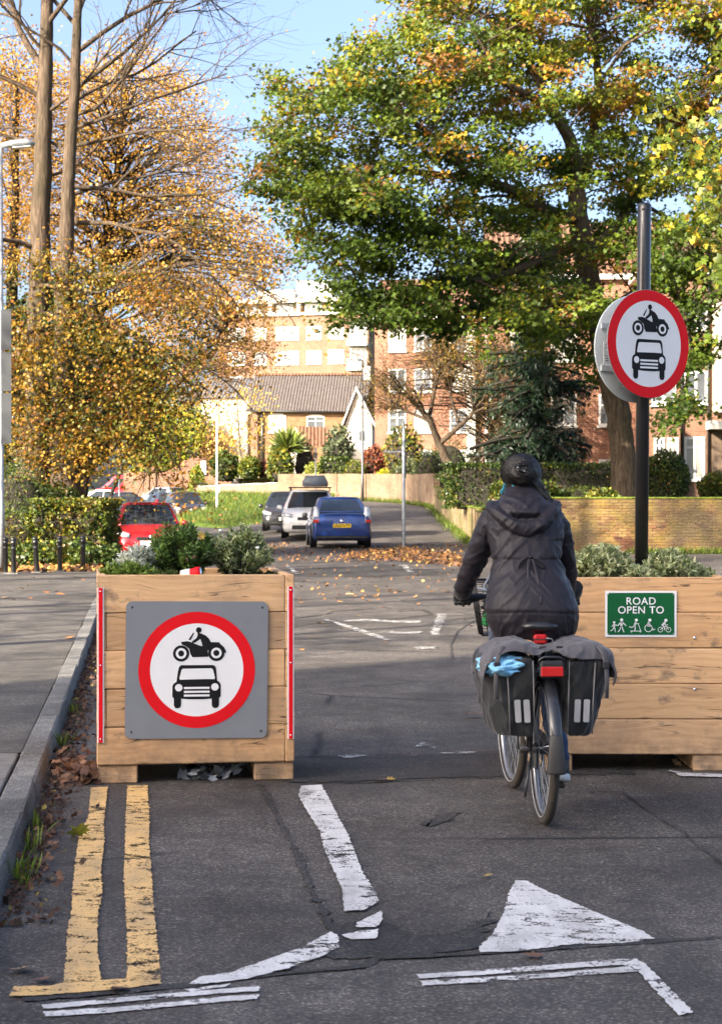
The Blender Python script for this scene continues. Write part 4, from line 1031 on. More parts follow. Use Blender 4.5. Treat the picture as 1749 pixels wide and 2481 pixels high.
# hood lying on the back: a U-shaped roll with a sagging pouch inside it
bx_ = .782
U = [(-.150, 8.60, 1.475), (-.158, 8.545, 1.465), (-.135, 8.485, 1.435), (-.095, 8.45, 1.395), (-.045, 8.43, 1.362), (.01, 8.425, 1.350), (.06, 8.43, 1.368), (.105, 8.452, 1.40), (.14, 8.487, 1.437), (.158, 8.545, 1.463), (.150, 8.60, 1.475)]
jk.tube([(bx_ + x, y, z) for x, y, z in U], [.018, .024, .028, .032, .034, .035, .034, .032, .028, .024, .018], 12)
jk.loft([ell_ring(bx_, 8.52, 1.40, .07, .06), ell_ring(bx_, 8.505, 1.43, .115, .075), ell_ring(bx_, 8.525, 1.465, .125, .075), ell_ring(bx_ - .003, 8.555, 1.50, .105, .072), ell_ring(bx_ - .006, 8.60, 1.54, .082, .07), ell_ring(bx_ - .008, 8.625, 1.565, .066, .062)])
jk.tube([(bx_ - .10, 8.50, 1.452), (bx_ - .03, 8.455, 1.425), (bx_ + .04, 8.455, 1.43), (bx_ + .11, 8.50, 1.455)], [.012, .018, .017, .012], 10)
jm = fuse('jacket', jk, .0062, 4)
def folds(p, n):
    x, y, z = p; d = 0.0; ux = x - .79
    arm = abs(ux) > .19 and z > 1.03
    d += .0018 * mnoise.noise(Vector((x * 30, y * 30, z * 30)))
    if arm:
        d += .0085 * crease(Vector((x * 5, y * 5, z * 17 + abs(ux) * 8)), 3.4) + .004 * crease(Vector((x * 9 + 7, y * 9, z * 30)), 3) - .003
    else:
        w = math.exp(-((z - 1.19) / .10) ** 2)
        d += (.009 * w + .0035) * (crease(Vector((x * 4 + 3, y * 4, z * 15 + abs(ux) * 16)), 3.2) - .25)
        d += .005 * w * crease(Vector((x * 22, y * 14, z * 7)), 3.0)
        if z < 1.02: d += .010 * min(1, (1.02 - z) / .15) * (crease(Vector((x * 20, y * 9, z * 6 + abs(ux) * 9)), 2.6) - .3)
        if 1.30 < z < 1.52: d += .009 * (crease(Vector((x * 6, y * 6, z * 16 + 5 - abs(ux) * 14)), 3.2) - .25) + .003 * crease(Vector((x * 26, y * 10, z * 22)), 3)
        d -= .007 * math.exp(-((z - 1.208) / .007) ** 2)
        d -= .004 * math.exp(-((z - .965 + .25 * ux * ux) / .004) ** 2)
        d -= .003 * math.exp(-((abs(ux) - .135) / .004) ** 2) * (1 if 1.22 < z < 1.42 and y < 8.55 else 0)
    return d * .72
displace(jm, folds); jm.materials.append(M_('jacket')); jm.transform(Matrix.Translation(-CO)); jko = mesh_obj('jacket', jm, cyc)
# waist tie
def ribbon3(name, pts, w, mat, parent):
    m = MB(); pts = [Vector(p) for p in pts]; n = len(pts); rg = []
    for i, p in enumerate(pts):
        t = (pts[min(i + 1, n - 1)] - pts[max(i - 1, 0)]).normalized(); side = t.cross(Vector((0, -1, .15))).normalized()
        nn = side.cross(t).normalized() * .0022; ww = w * (.5 if 0 < i < n - 1 else .42)
        rg.append([p - side * ww - nn, p + side * ww - nn, p + side * ww + nn, p - side * ww + nn])
    m.loft(rg); o = m.build(name, mat, parent, org=CO); s = o.modifiers.new('s', 'SUBSURF'); s.levels = 1; s.render_levels = 1; return o
kx, ky, kz = .799, 8.362, 1.222
ribbon3('tie_loop', [(kx, ky, kz), (kx - .03, ky - .012, kz - .002), (kx - .055, ky - .01, kz - .03), (kx - .062, ky - .004, kz - .06), (kx - .045, ky - .002, kz - .035), (kx - .01, ky - .002, kz - .005)], .016, M_('jacket'), cyc)
ribbon3('tie_loop', [(kx, ky, kz), (kx + .03, ky - .012, kz - .004), (kx + .06, ky - .008, kz - .035), (kx + .075, ky - .002, kz - .06), (kx + .04, ky - .002, kz - .04), (kx + .01, ky - .002, kz - .005)], .018, M_('jacket'), cyc)
ribbon3('tie_tail', [(kx - .005, ky - .005, kz), (kx - .014, ky - .012, kz - .04), (kx - .012, ky - .022, kz - .09), (kx - .018, ky - .05, kz - .15)], .018, M_('jacket'), cyc)
ribbon3('tie_tail', [(kx + .005, ky - .006, kz), (kx + .022, ky - .014, kz - .05), (kx + .030, ky - .034, kz - .11), (kx + .044, ky - .072, kz - .17), (kx + .038, ky - .10, kz - .222)], .019, M_('jacket'), cyc)
blob('tie_knot', Vector((kx, ky - .006, kz)) - CO, (.013, .010, .010), M_('jacket'), 2, .2, 3, cyc, 2)
# jeans
jn = MB()
jn.loft([ell_ring(.81, 8.44, .84, .13, .11), ell_ring(.81, 8.44, .90, .185, .14), ell_ring(.805, 8.45, .98, .18, .13)])
for lg in (Lleg, Rleg): jn.tube([p[:3] for p in lg], [p[3] for p in lg], 16)
jme = fuse('jeans', jn, .01, 3)
displace(jme, lambda p, n: .006 * mnoise.noise(Vector((p.x * 9, p.y * 9, p.z * 22)))); jme.materials.append(M_('jeans')); jme.transform(Matrix.Translation(-CO)); mesh_obj('jeans', jme, cyc)
# shoes
plain('shoe', (.03, .03, .033), .6); plain('shoe_sole', (.62, .62, .6), .55)
def shoe(x, y, z, pitch):
    e = empty('shoe', Vector((x, y, z)) - CO, 0, parent=cyc); e.rotation_euler = (pitch, 0, R(-4))
    up = MB().loft([ell_ring(0, -.02, .13, .04, .045), ell_ring(0, -.015, .09, .043, .055), [(.044 * math.cos(a) * (1 - .12 * math.sin(a)), .03 + .13 * math.sin(a), .045 + .01 * -math.sin(a)) for a in np.linspace(0, 2 * math.pi, 29)[:-1]], [(.046 * math.cos(a), .035 + .138 * math.sin(a), .02) for a in np.linspace(0, 2 * math.pi, 29)[:-1]]])
    up.build('upper', M_('shoe'), e)
    MB().loft([[(.049 * k * math.cos(a), .035 + .145 * k * math.sin(a), z_) for a in np.linspace(0, 2 * math.pi, 29)[:-1]] for z_, k in ((-.008, .94), (0, 1), (.02, 1), (.026, .95))]).build('sole', M_('shoe_sole'), e)
shoe(.966, 8.60, .135, R(-12)); shoe(.697, 8.57 + .03, .485, R(-8))
# gloves: palm, four fingers curled over the grip, thumb from the side of the palm
def glove(hand, s):
    g = MB(); hxx, hyy, hzz = hand
    g.loft([ell_ring(hxx, hyy - .055, hzz + .03, .036, .032), ell_ring(hxx, hyy - .03, hzz + .028, .04, .03)])
    g.tube([(hxx, hyy - .075, hzz + .06), (hxx, hyy - .04, hzz + .036), (hxx, hyy - .01, hzz + .024), (hxx, hyy + .025, hzz + .018)], [.046, .047, .047, .038], 14, squash=.9)
    for k, (dx, L) in enumerate(((-.033, 1.0), (-.011, 1.08), (.011, 1.04), (.033, .86))):
        x = hxx + dx * s
        g.tube([(x, hyy + .005, hzz + .03), (x, hyy + .05 * L, hzz + .016), (x, hyy + .062 * L, hzz - .012), (x, hyy + .042 * L, hzz - .032), (x, hyy + .015, hzz - .032)], [.0135, .013, .0122, .0115, .0105], 9)
    g.tube([(hxx - s * -.03, hyy - .03, hzz + .02), (hxx + s * .052, hyy - .005, hzz - .004), (hxx + s * .050, hyy + .02, hzz - .02)], [.014, .012, .010], 9)
    me = fuse('glove', g, .0042, 3); me.materials.append(M_('glove')); me.transform(Matrix.Translation(-CO)); return mesh_obj('glove', me, cyc)
glove((.512, 8.942, 1.0), 1); glove((1.065, 8.952, 1.0), -1)
# scarf and hair
sc = MB(); sc.tube([(hx + .075 * math.cos(a), 8.635 + .072 * math.sin(a), 1.552 + .012 * math.sin(a * 2 + 1) + (.006 if math.sin(a) < 0 else -.012)) for a in np.linspace(0, 2 * math.pi, 25)], [.0135 + .003 * math.sin(k * 2.1) for k in range(25)], 10)
sc.tube([(hx - .082, 8.62, 1.545), (hx - .088, 8.64, 1.53), (hx - .075, 8.68, 1.50)], [.014, .016, .012], 8)
sm_ = fuse('scarf', sc, .006, 2); displace(sm_, lambda p, n: .003 * mnoise.noise(Vector((p.x * 50, p.y * 50, p.z * 90)))); sm_.materials.append(M_('scarf')); sm_.transform(Matrix.Translation(-CO)); mesh_obj('scarf', sm_, cyc)
hr = MB()
hr.loft([ell_ring(hx + .012, hy - .05, hz - .075, .05, .03, 28, 1), ell_ring(hx + .006, hy - .045, hz - .055, .078, .055, 28, 1), ell_ring(hx + .002, hy - .035, hz - .02, .091, .08, 28, 1), ell_ring(hx, hy - .025, hz + .02, .096, .095, 28, 1), ell_ring(hx, hy - .016, hz + .055, .091, .098, 28, 1), ell_ring(hx, hy - .012, hz + .083, .070, .085, 28, 1), ell_ring(hx, hy - .012, hz + .10, .04, .05, 28, 1), ell_ring(hx, hy - .012, hz + .106, .012, .016, 28, 1)])
hr.loft([ell_ring(hx + .006, hy - .115, hz - .035, .03, .02, 20, 1), ell_ring(hx + .006, hy - .11, hz - .005, .062, .04, 20, 1), ell_ring(hx + .004, hy - .105, hz + .03, .072, .045, 20, 1), ell_ring(hx, hy - .095, hz + .06, .05, .035, 20, 1)])
hr.tube([(hx + .055, hy - .06, hz - .03), (hx + .085, hy - .065, hz - .06), (hx + .108, hy - .075, hz - .095), (hx + .132, hy - .085, hz - .125), (hx + .15, hy - .09, hz - .145)], [.032, .028, .022, .014, .004], 10)
hm = fuse('hair', hr, .004, 3); displace(hm, lambda p, n: .0035 * mnoise.noise(Vector(((p.x - hx) * 90 + (p.z - hz) * 70, p.y * 20, (p.z - hz) * 26 - (p.x - hx) * 20))) + .004 * mnoise.noise(Vector((p.x * 22, p.y * 22, p.z * 30))))
hm.materials.append(M_('hair')); hm.transform(Matrix.Translation(-CO)); mesh_obj('hair', hm, cyc)
# strands gathered to the twist at the back of the head
hs = MB(); rh = random.Random(8); hc = Vector((hx, hy - .018, hz + .018)); axb = Vector((.05, -.93, .22)).normalized(); e1h = axb.cross(Vector((0, 0, 1))).normalized(); e2h = e1h.cross(axb)
for k in range(420):
    ph0 = rh.uniform(0, 6.283); th0 = rh.uniform(1.2, 2.0); pts_ = []
    for q_ in range(9):
        t = q_ / 8; th = th0 + (.22 - th0) * t; ph_ = ph0 + 1.5 * t * t + .05 * math.sin(6 * t + k)
        d_ = axb * math.cos(th) + (e1h * math.cos(ph_) + e2h * math.sin(ph_)) * math.sin(th)
        rad_ = 1.0 + .012 * rh.gauss(0, 1) + .03 * math.exp(-((th - .35) / .3) ** 2)
        pts_.append(hc + Vector((d_.x * .098, d_.y * (.118 if d_.y < 0 else .10), d_.z * (.092 if d_.z > 0 else .088))) * rad_)
    if min(p.y for p in pts_[:2]) > hy + .055 or pts_[0].z < hz - .075: continue
    hs.tube(pts_, [.0022, .0032, .0036, .0036, .0036, .0036, .0034, .003, .0022], 4, cap=False)
for k in range(12):
    a0 = rh.uniform(0, 6.283); rr1 = rh.uniform(.012, .05); base_ = hc + Vector((axb.x * .098, axb.y * .124, axb.z * .092)); zz_ = rh.uniform(-.004, .012)
    hs.tube([base_ + axb * (zz_ + .006 * math.sin(2 * u)) + (e1h * math.cos(a0 + u) + e2h * math.sin(a0 + u) * .8) * rr1 for u in np.linspace(0, 2.6, 9)], .0036, 4, cap=False)
for k in range(60):
    x0 = hx + rh.uniform(-.09, .09); p0 = Vector((x0, hy - .05 - .03 * rh.random(), hz - .045 + .02 * rh.random())); hs.tube([p0, p0 + Vector((rh.gauss(0, .008) + .02, -.012, -.02)), p0 + Vector((rh.gauss(0, .014) + .035, -.016, -.045))], [.0016, .0014, .0008], 3, cap=False)
for k in range(40):
    t = rh.random(); p0 = Vector((hx + .05, hy - .06, hz - .02)); hs.tube([p0 + Vector((rh.gauss(0, .012), rh.gauss(0, .012), rh.gauss(0, .01))), p0 + Vector((.04 + rh.gauss(0, .012), -.01 + rh.gauss(0, .01), -.05)), p0 + Vector((.09 + rh.gauss(0, .012), -.025, -.105 + rh.gauss(0, .012)))], [.0035, .003, .001], 4, cap=False)
for k in range(70):
    a = rh.uniform(-.2, 3.35); p0 = hc + Vector((.095 * math.cos(a), -.03, .09 * math.sin(a))); d_ = Vector((math.cos(a), rh.gauss(0, .3), math.sin(a))); tdir = Vector((-math.sin(a), 0, math.cos(a))) * rh.choice((-1, 1))
    hs.tube([p0, p0 + d_ * .006 + tdir * .012, p0 + d_ * rh.uniform(.006, .014) + tdir * .026], [.0012, .001, .0005], 3, cap=False)
o_ = hs.build('hair_strands', M_('hair'), cyc, org=CO, recalc=False); o_['kind'] = 'stuff'
for dx, dz in ((.004, .004), (-.026, .022)):
    MB().box(-.004, .004, -.002, .002, -.0022, .0022, .001).build('hair_clip', M_('bright_steel'), cyc, loc=Vector((hx + dx, hy - .158, hz + dz + .02)) - CO, rot=(0, random.uniform(-.5, .5), 0))
# ================================================================== VEHICLES
def car_paint(name, col, metal=.35, rough=.28):
    t = NT(name); p = t.obj(); nz = t.noise(3, p, 3)
    dirt = t.ramp(t.noise(7, p, 4), [(.5, 0), (.8, .25)])
    c = t.mix(dirt, t.ramp(nz, [(.3, tuple(v * .92 for v in col)), (.7, tuple(min(1, v * 1.05) for v in col))]), (.12, .11, .10))
    return t.done(t.pbr(c, rough, metal, None, .5, .9, **{'Coat Roughness': .06}))
car_paint('paint_blue', (.010, .04, .19), .35); car_paint('paint_white_car', (.80, .79, .77), .0); car_paint('paint_charcoal', (.045, .048, .055), .5)
car_paint('paint_red', (.42, .012, .02), .3); car_paint('paint_black_car', (.018, .019, .022), .4); car_paint('paint_bronze', (.06, .04, .032), .5)
car_paint('paint_silver', (.42, .45, .50), .6); car_paint('paint_van_red', (.62, .022, .03), 0); car_paint('paint_van_grey', (.44, .48, .52), .2); car_paint('paint_navy', (.03, .045, .075), .4)
plain('lamp_clear', (.72, .74, .76), .15, .3, .5); plain('lamp_dark_red', (.38, .01, .012), .2, 0, .5); plain('plate_yellow', (.85, .55, .02), .4); plain('plate_white', (.8, .8, .78), .4)
plain('tyre_black', (.018, .018, .018), .8); plain('alloy', (.35, .36, .38), .3, .8); plain('trim_black', (.015, .015, .016), .5); plain('roof_box', (.11, .13, .16), .45)
def lerp(a, b, t): return a + (b - a) * t
def interp_tab(tab, x):
    xs = [r[0] for r in tab]; return [float(np.interp(x, xs, [r[i] for r in tab])) for i in range(1, len(tab[0]))]
def make_car(label, pos, yaw, paint, kind='hatch', L=4.0, W=1.72, Hh=1.5, plate=None, plate_mat='plate_white', rack=False, cat='car', detail=True):
    e = empty({'van': 'van'}.get(kind, 'parked_car'), pos, yaw, label, cat, 'vehicles parked along the street'); hl = L / 2; w = W / 2
    B = {'hatch': dict(belt=.60, hood=.57, hl=.24, ws=.13, wst=.37, rt=-.40, rb=-.46, tail=.56), 'prius': dict(belt=.60, hood=.55, hl=.24, ws=.20, wst=.12 + .25, rt=-.20, rb=-.475, tail=.66),
         'suv': dict(belt=.61, hood=.60, hl=.24, ws=.14, wst=.36, rt=-.42, rb=-.47, tail=.58), 'sedan': dict(belt=.63, hood=.60, hl=.26, ws=.14, wst=.38, rt=-.22, rb=-.38, tail=.62),
         'estate': dict(belt=.62, hood=.58, hl=.25, ws=.14, wst=.37, rt=-.42, rb=-.475, tail=.58), 'van': dict(belt=.52, hood=.50, hl=.17, ws=.09, wst=.30, rt=-.485, rb=-.492, tail=.5)}[kind]
    zb = Hh * B['belt']; zh = Hh * B['hood']; zt_ = Hh * B['tail'];  yb_f = hl - L * B['hl'] + L * .02      # foot of windscreen
    # lower body: stations from tail to nose (y, half width, top, bottom)
    st = [(-hl, w * .80, zt_ * .82, .36), (-hl + .03, w * .90, zt_ * .93, .27), (-hl + .12, w * .965, zt_ * .99, .22), (-hl + .45, w, zb, .20), (0, w, zb, .19), (yb_f, w, zb * 1.0, .19), (yb_f + .12, w * .995, lerp(zb, zh, .5), .19),
          (hl - .45, w * .975, zh * .93, .20), (hl - .18, w * .93, zh * .84, .21), (hl - .05, w * .84, zh * .72, .24), (hl, w * .70, zh * .58, .30)]
    ysamp = sorted(set([s[0] for s in st] + list(np.linspace(-hl, hl, 19))))
    rings = []
    for y in ysamp:
        ww, zt, z0 = interp_tab(st, y); cr = .035
        half = [(0, zt + cr), (.45 * ww, zt + cr * .85), (.78 * ww, zt + cr * .3), (.92 * ww, zt - .03), (.975 * ww, zt - .09), (ww, lerp(z0, zt, .68)), (ww * .985, lerp(z0, zt, .45)), (ww * .992, lerp(z0, zt, .22)), (ww * .95, z0 + .04), (ww * .85, z0), (0, z0)]
        rings.append([(x, y, z) for x, z in half] + [(-x, y, z) for x, z in half[-2:0:-1]])
    MB().loft(rings).build('body', M_(paint), e)
    # greenhouse
    yf0, yr0 = yb_f + .02, -hl + L * (.5 + B['rb']) - 0; yr0 = L * B['rb']; yf1 = hl - L * B['wst'] - L * B['ws'] * .5; yr1 = L * B['rt']
    if kind == 'prius': yf1 = hl - L * .44
    def gh(t):
        s = t ** .85
        wd = lerp(w * .955, w * (.70 if kind != 'van' else .84), t ** 1.3)
        return lerp(yr0, yr1, t ** (1.0 if kind != 'prius' else 1.25)), lerp(yf0, yf1, s), wd, lerp(zb - .03, Hh - .05, t)
    def fpt(t, u, o=0.0):
        yr, yf, wd, z = gh(t); k = 2 * u - 1; return (k * wd * .95, yf - .10 * k * k + o, z + o * .5)
    def rpt(t, u, o=0.0):
        yr, yf, wd, z = gh(t); k = 2 * u - 1; return (k * wd * .95, yr + .06 * k * k - o, z + o * .3)
    def spt(s, t, u, o=0.0):
        yr, yf, wd, z = gh(t); y = lerp(yr + .09, yf - .14, u); return (s * (wd * (1 - .02 * (2 * u - 1) ** 2) + o), y, z)
    rings = []
    for t in (0, .2, .4, .6, .8, .93, 1.0):
        rings.append([fpt(t, u) for u in np.linspace(0, 1, 8)] + [spt(1, t, u) for u in np.linspace(1, 0, 7)] + [rpt(t, u) for u in np.linspace(1, 0, 8)] + [spt(-1, t, u) for u in np.linspace(0, 1, 7)])
    yr, yf, wd, z = gh(1.0)
    for k, dz in ((.93, .022), (.7, .042), (.35, .05), (.02, .052)):
        cy = (yr + yf) / 2; rings.append([(x * k, cy + (y - cy) * (k if k < .9 else .985), Hh - .05 + dz) for x, y, zz in rings[6]])
    MB().loft(rings).build('roof', M_(paint), e)
    def patch(name, fn, t0, t1, u0, u1, mat, o=.012, par=e, n=7):
        return MB().loft([[fn(t, u, o) for u in np.linspace(u0, u1, n)] for t in np.linspace(t0, t1, 5)], closed=False, cap=False).build(name, mat, par)
    g = M_('car_glass')
    patch('windscreen', fpt, .06, .94, .05, .95, g)
    if kind != 'van':
        patch('rear_window', rpt, .12 if kind != 'prius' else .34, .92, .08, .92, g)
        if kind == 'prius':
            patch('lower_rear_window', rpt, .04, .28, .08, .92, g)
            MB().loft([[rpt(t, u, o) for u in np.linspace(.02, .98, 7)] for t, o in ((.28, .012), (.31, .05), (.34, .013))], closed=False, cap=False).build('spoiler', M_(paint), e)
    for s in (-1, 1):
        sf = lambda t, u, o, s=s: spt(s, t, u, o)
        if kind == 'van': patch('side_window', sf, .12, .8, .74, .95, g)
        else:
            patch('side_window', sf, .10, .88, .50, .92, g); patch('side_window', sf, .10, .88, .12, .47, g)
        # mirrors
        yr, yf, wd, z = gh(.1)
        mr = MB().loft([ell_ring(0, 0, zz, hw, hd, 12, .8) for zz, hw, hd in ((-.07, .05, .04), (-.05, .085, .06), (.03, .09, .065), (.07, .06, .05))]).build('mirror', M_(paint if kind != 'prius' else 'trim_black'), e, loc=(s * (w + .085), yf - .28, zb + .04))
        for yy in (hl - L * .195, -hl + L * .19):
            wr = .315 if kind not in ('suv', 'van') else .345
            wh = empty('wheel', (s * (w - .10), yy, wr), 0, parent=e)
            MB().lathe([(wr + .055, -.02), (wr + .055, .0)], 28, 'X', (s * .098, 0, .01)).build('wheel_arch', M_('trim_black'), wh)
            MB().lathe([(wr * .62, s * -.08), (wr * .97, s * -.08), (wr, s * -.05), (wr, s * .09), (wr * .96, s * .112), (wr * .64, s * .112)], 28, 'X').build('tyre', M_('tyre_black'), wh)
            MB().lathe([(0, s * .10), (wr * .15, s * .104), (wr * .5, s * .098), (wr * .66, s * .110), (wr * .68, s * .09), (wr * .6, s * .02), (0, s * .0)], 20, 'X', cap=False).build('rim', M_('alloy'), wh)
        # lamps
        zl = zh * .80
        MB().loft([[(s * x, y, z) for x, y, z in r] for r in ([(w * .62, hl - .055, zl - .10), (w * .90, hl - .24, zl - .03), (w * .93, hl - .40, zl + .04), (w * .88, hl - .38, zl + .075), (w * .60, hl - .10, zl + .01)], [(w * .62, hl - .0, zl - .10), (w * .93, hl - .13, zl - .03), (w * 1.003, hl - .36, zl + .04), (w * .93, hl - .32, zl + .09), (w * .60, hl - .055, zl + .02)])]).build('headlight', M_('lamp_clear'), e)
        zz = zt_ * .80
        tl = MB().loft([[(s * x, y, z) for x, y, z in r] for r in ([(w * .66, -hl + .12, zz - .06), (w * .90, -hl + .20, zz - .04), (w * .88, -hl + .30, zb + .16), (w * .74, -hl + .28, zb + .16)], [(w * .68, -hl - .008, zz - .06), (w * .965, -hl + .09, zz - .04), (w * .93, -hl + .22, zb + .15), (w * .76, -hl + .155, zb + .15)])]).build('tail_light', M_('lamp_clear' if kind == 'prius' else 'lamp_dark_red'), e)
        if kind == 'prius':
            MB().loft([[(s * x, y, z) for x, y, z in r] for r in ([(w * .76, -hl + .16, zz - .04), (w * .96, -hl + .26, zz - .02), (w * .86, -hl + .42, zb + .30), (w * .74, -hl + .40, zb + .30)], [(w * .76, -hl - .03, zz - .05), (w * 1.0, -hl + .10, zz - .03), (w * .93, -hl + .20, zb + .30), (w * .79, -hl + .12, zb + .30)])]).build('clear_lens', M_('lamp_clear'), tl)
            MB().box(s * w * .87 - .075, s * w * .87 + .085, -hl - .036, -hl + .08, zz - .06, zz + .035, .01).build('brake_lens', M_('lamp_dark_red'), tl)
    MB().box(-w * .62, w * .62, hl - .10, hl + .012, zh * .30, zh * .46, .02).build('lower_grille', M_('trim_black'), e)
    MB().box(-w * .42, w * .42, hl - .12, hl + .006, zh * .60, zh * .72, .02).build('grille', M_('trim_black'), e)
    MB().lathe([(.0, .0), (.05, .0), (.05, .012), (0, .014)], 16, 'Y', (0, hl + .008, zh * .73)).build('badge', M_('bright_steel'), e)
    fp = MB().box(-.26, .26, hl + .0125, hl + .022, zh * .47, zh * .47 + .112).build('number_plate', M_('plate_white'), e)
    rp = MB().box(-.26, .26, -hl - .022, -hl - .0005, zt_ * .60, zt_ * .60 + .112).build('number_plate', M_('plate_yellow'), e)
    MB().box(-w * .86, w * .86, -hl - .02, -hl + .3, .26, .36, .03).build('rear_bumper', M_('trim_black'), e)
    MB().lathe([(.0, .0), (.055, .0), (.055, -.014), (0, -.016)], 16, 'Y', (0, -hl - .012, zt_ * .80)).build('badge', M_('bright_steel'), e)
    if plate:
        text_mesh(plate, 'lettering', .118, M_('sign_black'), rp, Matrix.Translation((0, -hl - .0235, zt_ * .60 + .056)) @ MX, space=1.02)
    if rack:
        for s in (-1, 1): MB().tube([(s * w * .72, hl - L * .50, Hh - .05), (s * w * .72, hl - L * .52, Hh + .05), (s * w * .72, -hl + L * .2, Hh + .05), (s * w * .72, -hl + L * .17, Hh - .05)], .02, 8).build('roof_rail', M_('trim_black'), e)
        for y in (.1, -.7): MB().box(-w * .78, w * .78, y - .03, y + .03, Hh + .05, Hh + .09, .008).build('roof_bar', M_('trim_black'), e)
    MB().tube([(0, L * B['rt'] + .35, Hh - .01), (0, L * B['rt'] + .22, Hh + .16)], .004, 5).build('aerial', M_('trim_black'), e)
    return e
def ground_pos(x, y): return (x, y, float(gz(x, y)) + .004)
bcar = make_car('dark blue hatchback with yellow plate LR60 LFX parked facing away', ground_pos(-.70, 53.4), R(4), 'paint_blue', 'prius', 4.4, 1.74, 1.49, 'LR60 LFX')
wcar = make_car('white crossover car with a grey roof box behind the blue hatchback', ground_pos(-1.72, 60.0), R(180 + 1), 'paint_white_car', 'suv', 4.37, 1.84, 1.62, rack=True)
rbx = empty('roof_box', Vector(ground_pos(-1.55, 60.3)) + Vector((0, 0, 1.712)), R(1), 'grey tapered roof box strapped on the white crossover car', 'roof box')
MB().loft([[(x * k, -1.05 + .0 + 0 * k, z) for x, z in ((-.40, .0), (.40, .0), (.42, .12), (.30, .34), (-.30, .34), (-.42, .12))] if False else [(x, y, z * h) for x, z in ((-.42, .02), (.42, .02), (.43, .14), (.31, .38), (-.31, .38), (-.43, .14))] for y, h, k in ((-1.05, .55, 1), (-.95, .95, 1), (.3, 1.0, 1), (.85, .7, 1), (1.0, .35, 1))]).build('shell', M_('roof_box'), rbx)
MB().box(-.44, .44, -1.0, .9, .10, .125, .008).build('seam_band', M_('trim_black'), rbx)
make_car('charcoal car mostly hidden behind the white crossover', ground_pos(-2.72, 66.0), R(181), 'paint_charcoal', 'hatch', 4.2, 1.76, 1.46)
make_car('bright red hatchback facing the viewer beside the clipped hedge', ground_pos(-5.48, 45.4), R(190), 'paint_red', 'hatch', 3.95, 1.70, 1.47)
make_car('dark grey car squeezed between the hedge and the red hatchback', ground_pos(-7.05, 52.5), R(188), 'paint_charcoal', 'suv', 4.3, 1.76, 1.60)
make_car('bronze brown small off-road car facing down the street beside the grass bank', ground_pos(-9.35, 94.5), R(195), 'paint_bronze', 'suv', 4.22, 1.79, 1.69)
make_car('dark convertible-like saloon seen side on in front of the red van', ground_pos(-15.3, 112), R(98), 'paint_black_car', 'sedan', 4.5, 1.78, 1.40)
make_car('white saloon half hidden behind the dark saloon', ground_pos(-17.6, 119), R(95), 'paint_white_car', 'sedan', 4.5, 1.78, 1.44)
make_car('bright red delivery van parked side on at the far end of the street', ground_pos(-18.7, 141), R(97), 'paint_van_red', 'van', 5.8, 1.95, 2.25, cat='van')
make_car('silver blue estate car in front of the brick gateway', ground_pos(-14.2, 127), R(40), 'paint_silver', 'estate', 4.5, 1.78, 1.50)
make_car('pale grey van with dark rear windows parked by the brick gateway', ground_pos(-12.9, 135), R(8), 'paint_van_grey', 'van', 5.0, 1.9, 2.0, cat='van')
make_car('dark blue car with a red tail lamp behind the bronze car', ground_pos(-11.9, 106), R(20), 'paint_navy', 'hatch', 4.1, 1.74, 1.48)
# ================================================================== BUILDINGS
plain('pane_pale', (.16, .18, .21), .12, 0, 0, .6, .25, 1.5); plain('pane_curtain', (.30, .29, .26), .3, 0, 0, .6, .2, 3); plain('dark_board', (.11, .075, .05), .7)
plain('timber_fence', (.30, .21, .13), .85, var=.3); plain('grey_cladding', (.45, .48, .52), .6, var=.15)
def roof_mat(name, c0, c1, sx, sz):
    t = NT(name); p = t.obj(); v = t.mapping(p, (1, 1, 1))
    sx_ = t.n('SeparateXYZ', {0: p})
    wv = t.math('SINE', t.math('MULTIPLY', sx_.outputs[0], 6.283 / sx)); row = t.math('FRACT', t.math('MULTIPLY', sx_.outputs[2], 1 / sz))
    c = t.ramp(t.noise(3, p, 5, .7), [(.3, c0), (.7, c1)])
    c = t.mix(t.math('MULTIPLY', t.ramp(wv, [(0, 1), (.6, 0)]), .55), c, tuple(x * .4 for x in c0)); c = t.mix(t.ramp(row, [(0, .5), (.15, 0)]), c, tuple(x * .4 for x in c0))
    return t.done(t.pbr(c, .85, 0, t.bump(wv, .6, .05), .3))
roof_mat('roof_grey', (.075, .065, .062), (.14, .12, .11), .22, .16); roof_mat('roof_brown', (.14, .07, .045), (.25, .13, .08), .25, .12); roof_mat('roof_slate', (.10, .10, .11), (.17, .17, .18), .25, .12)
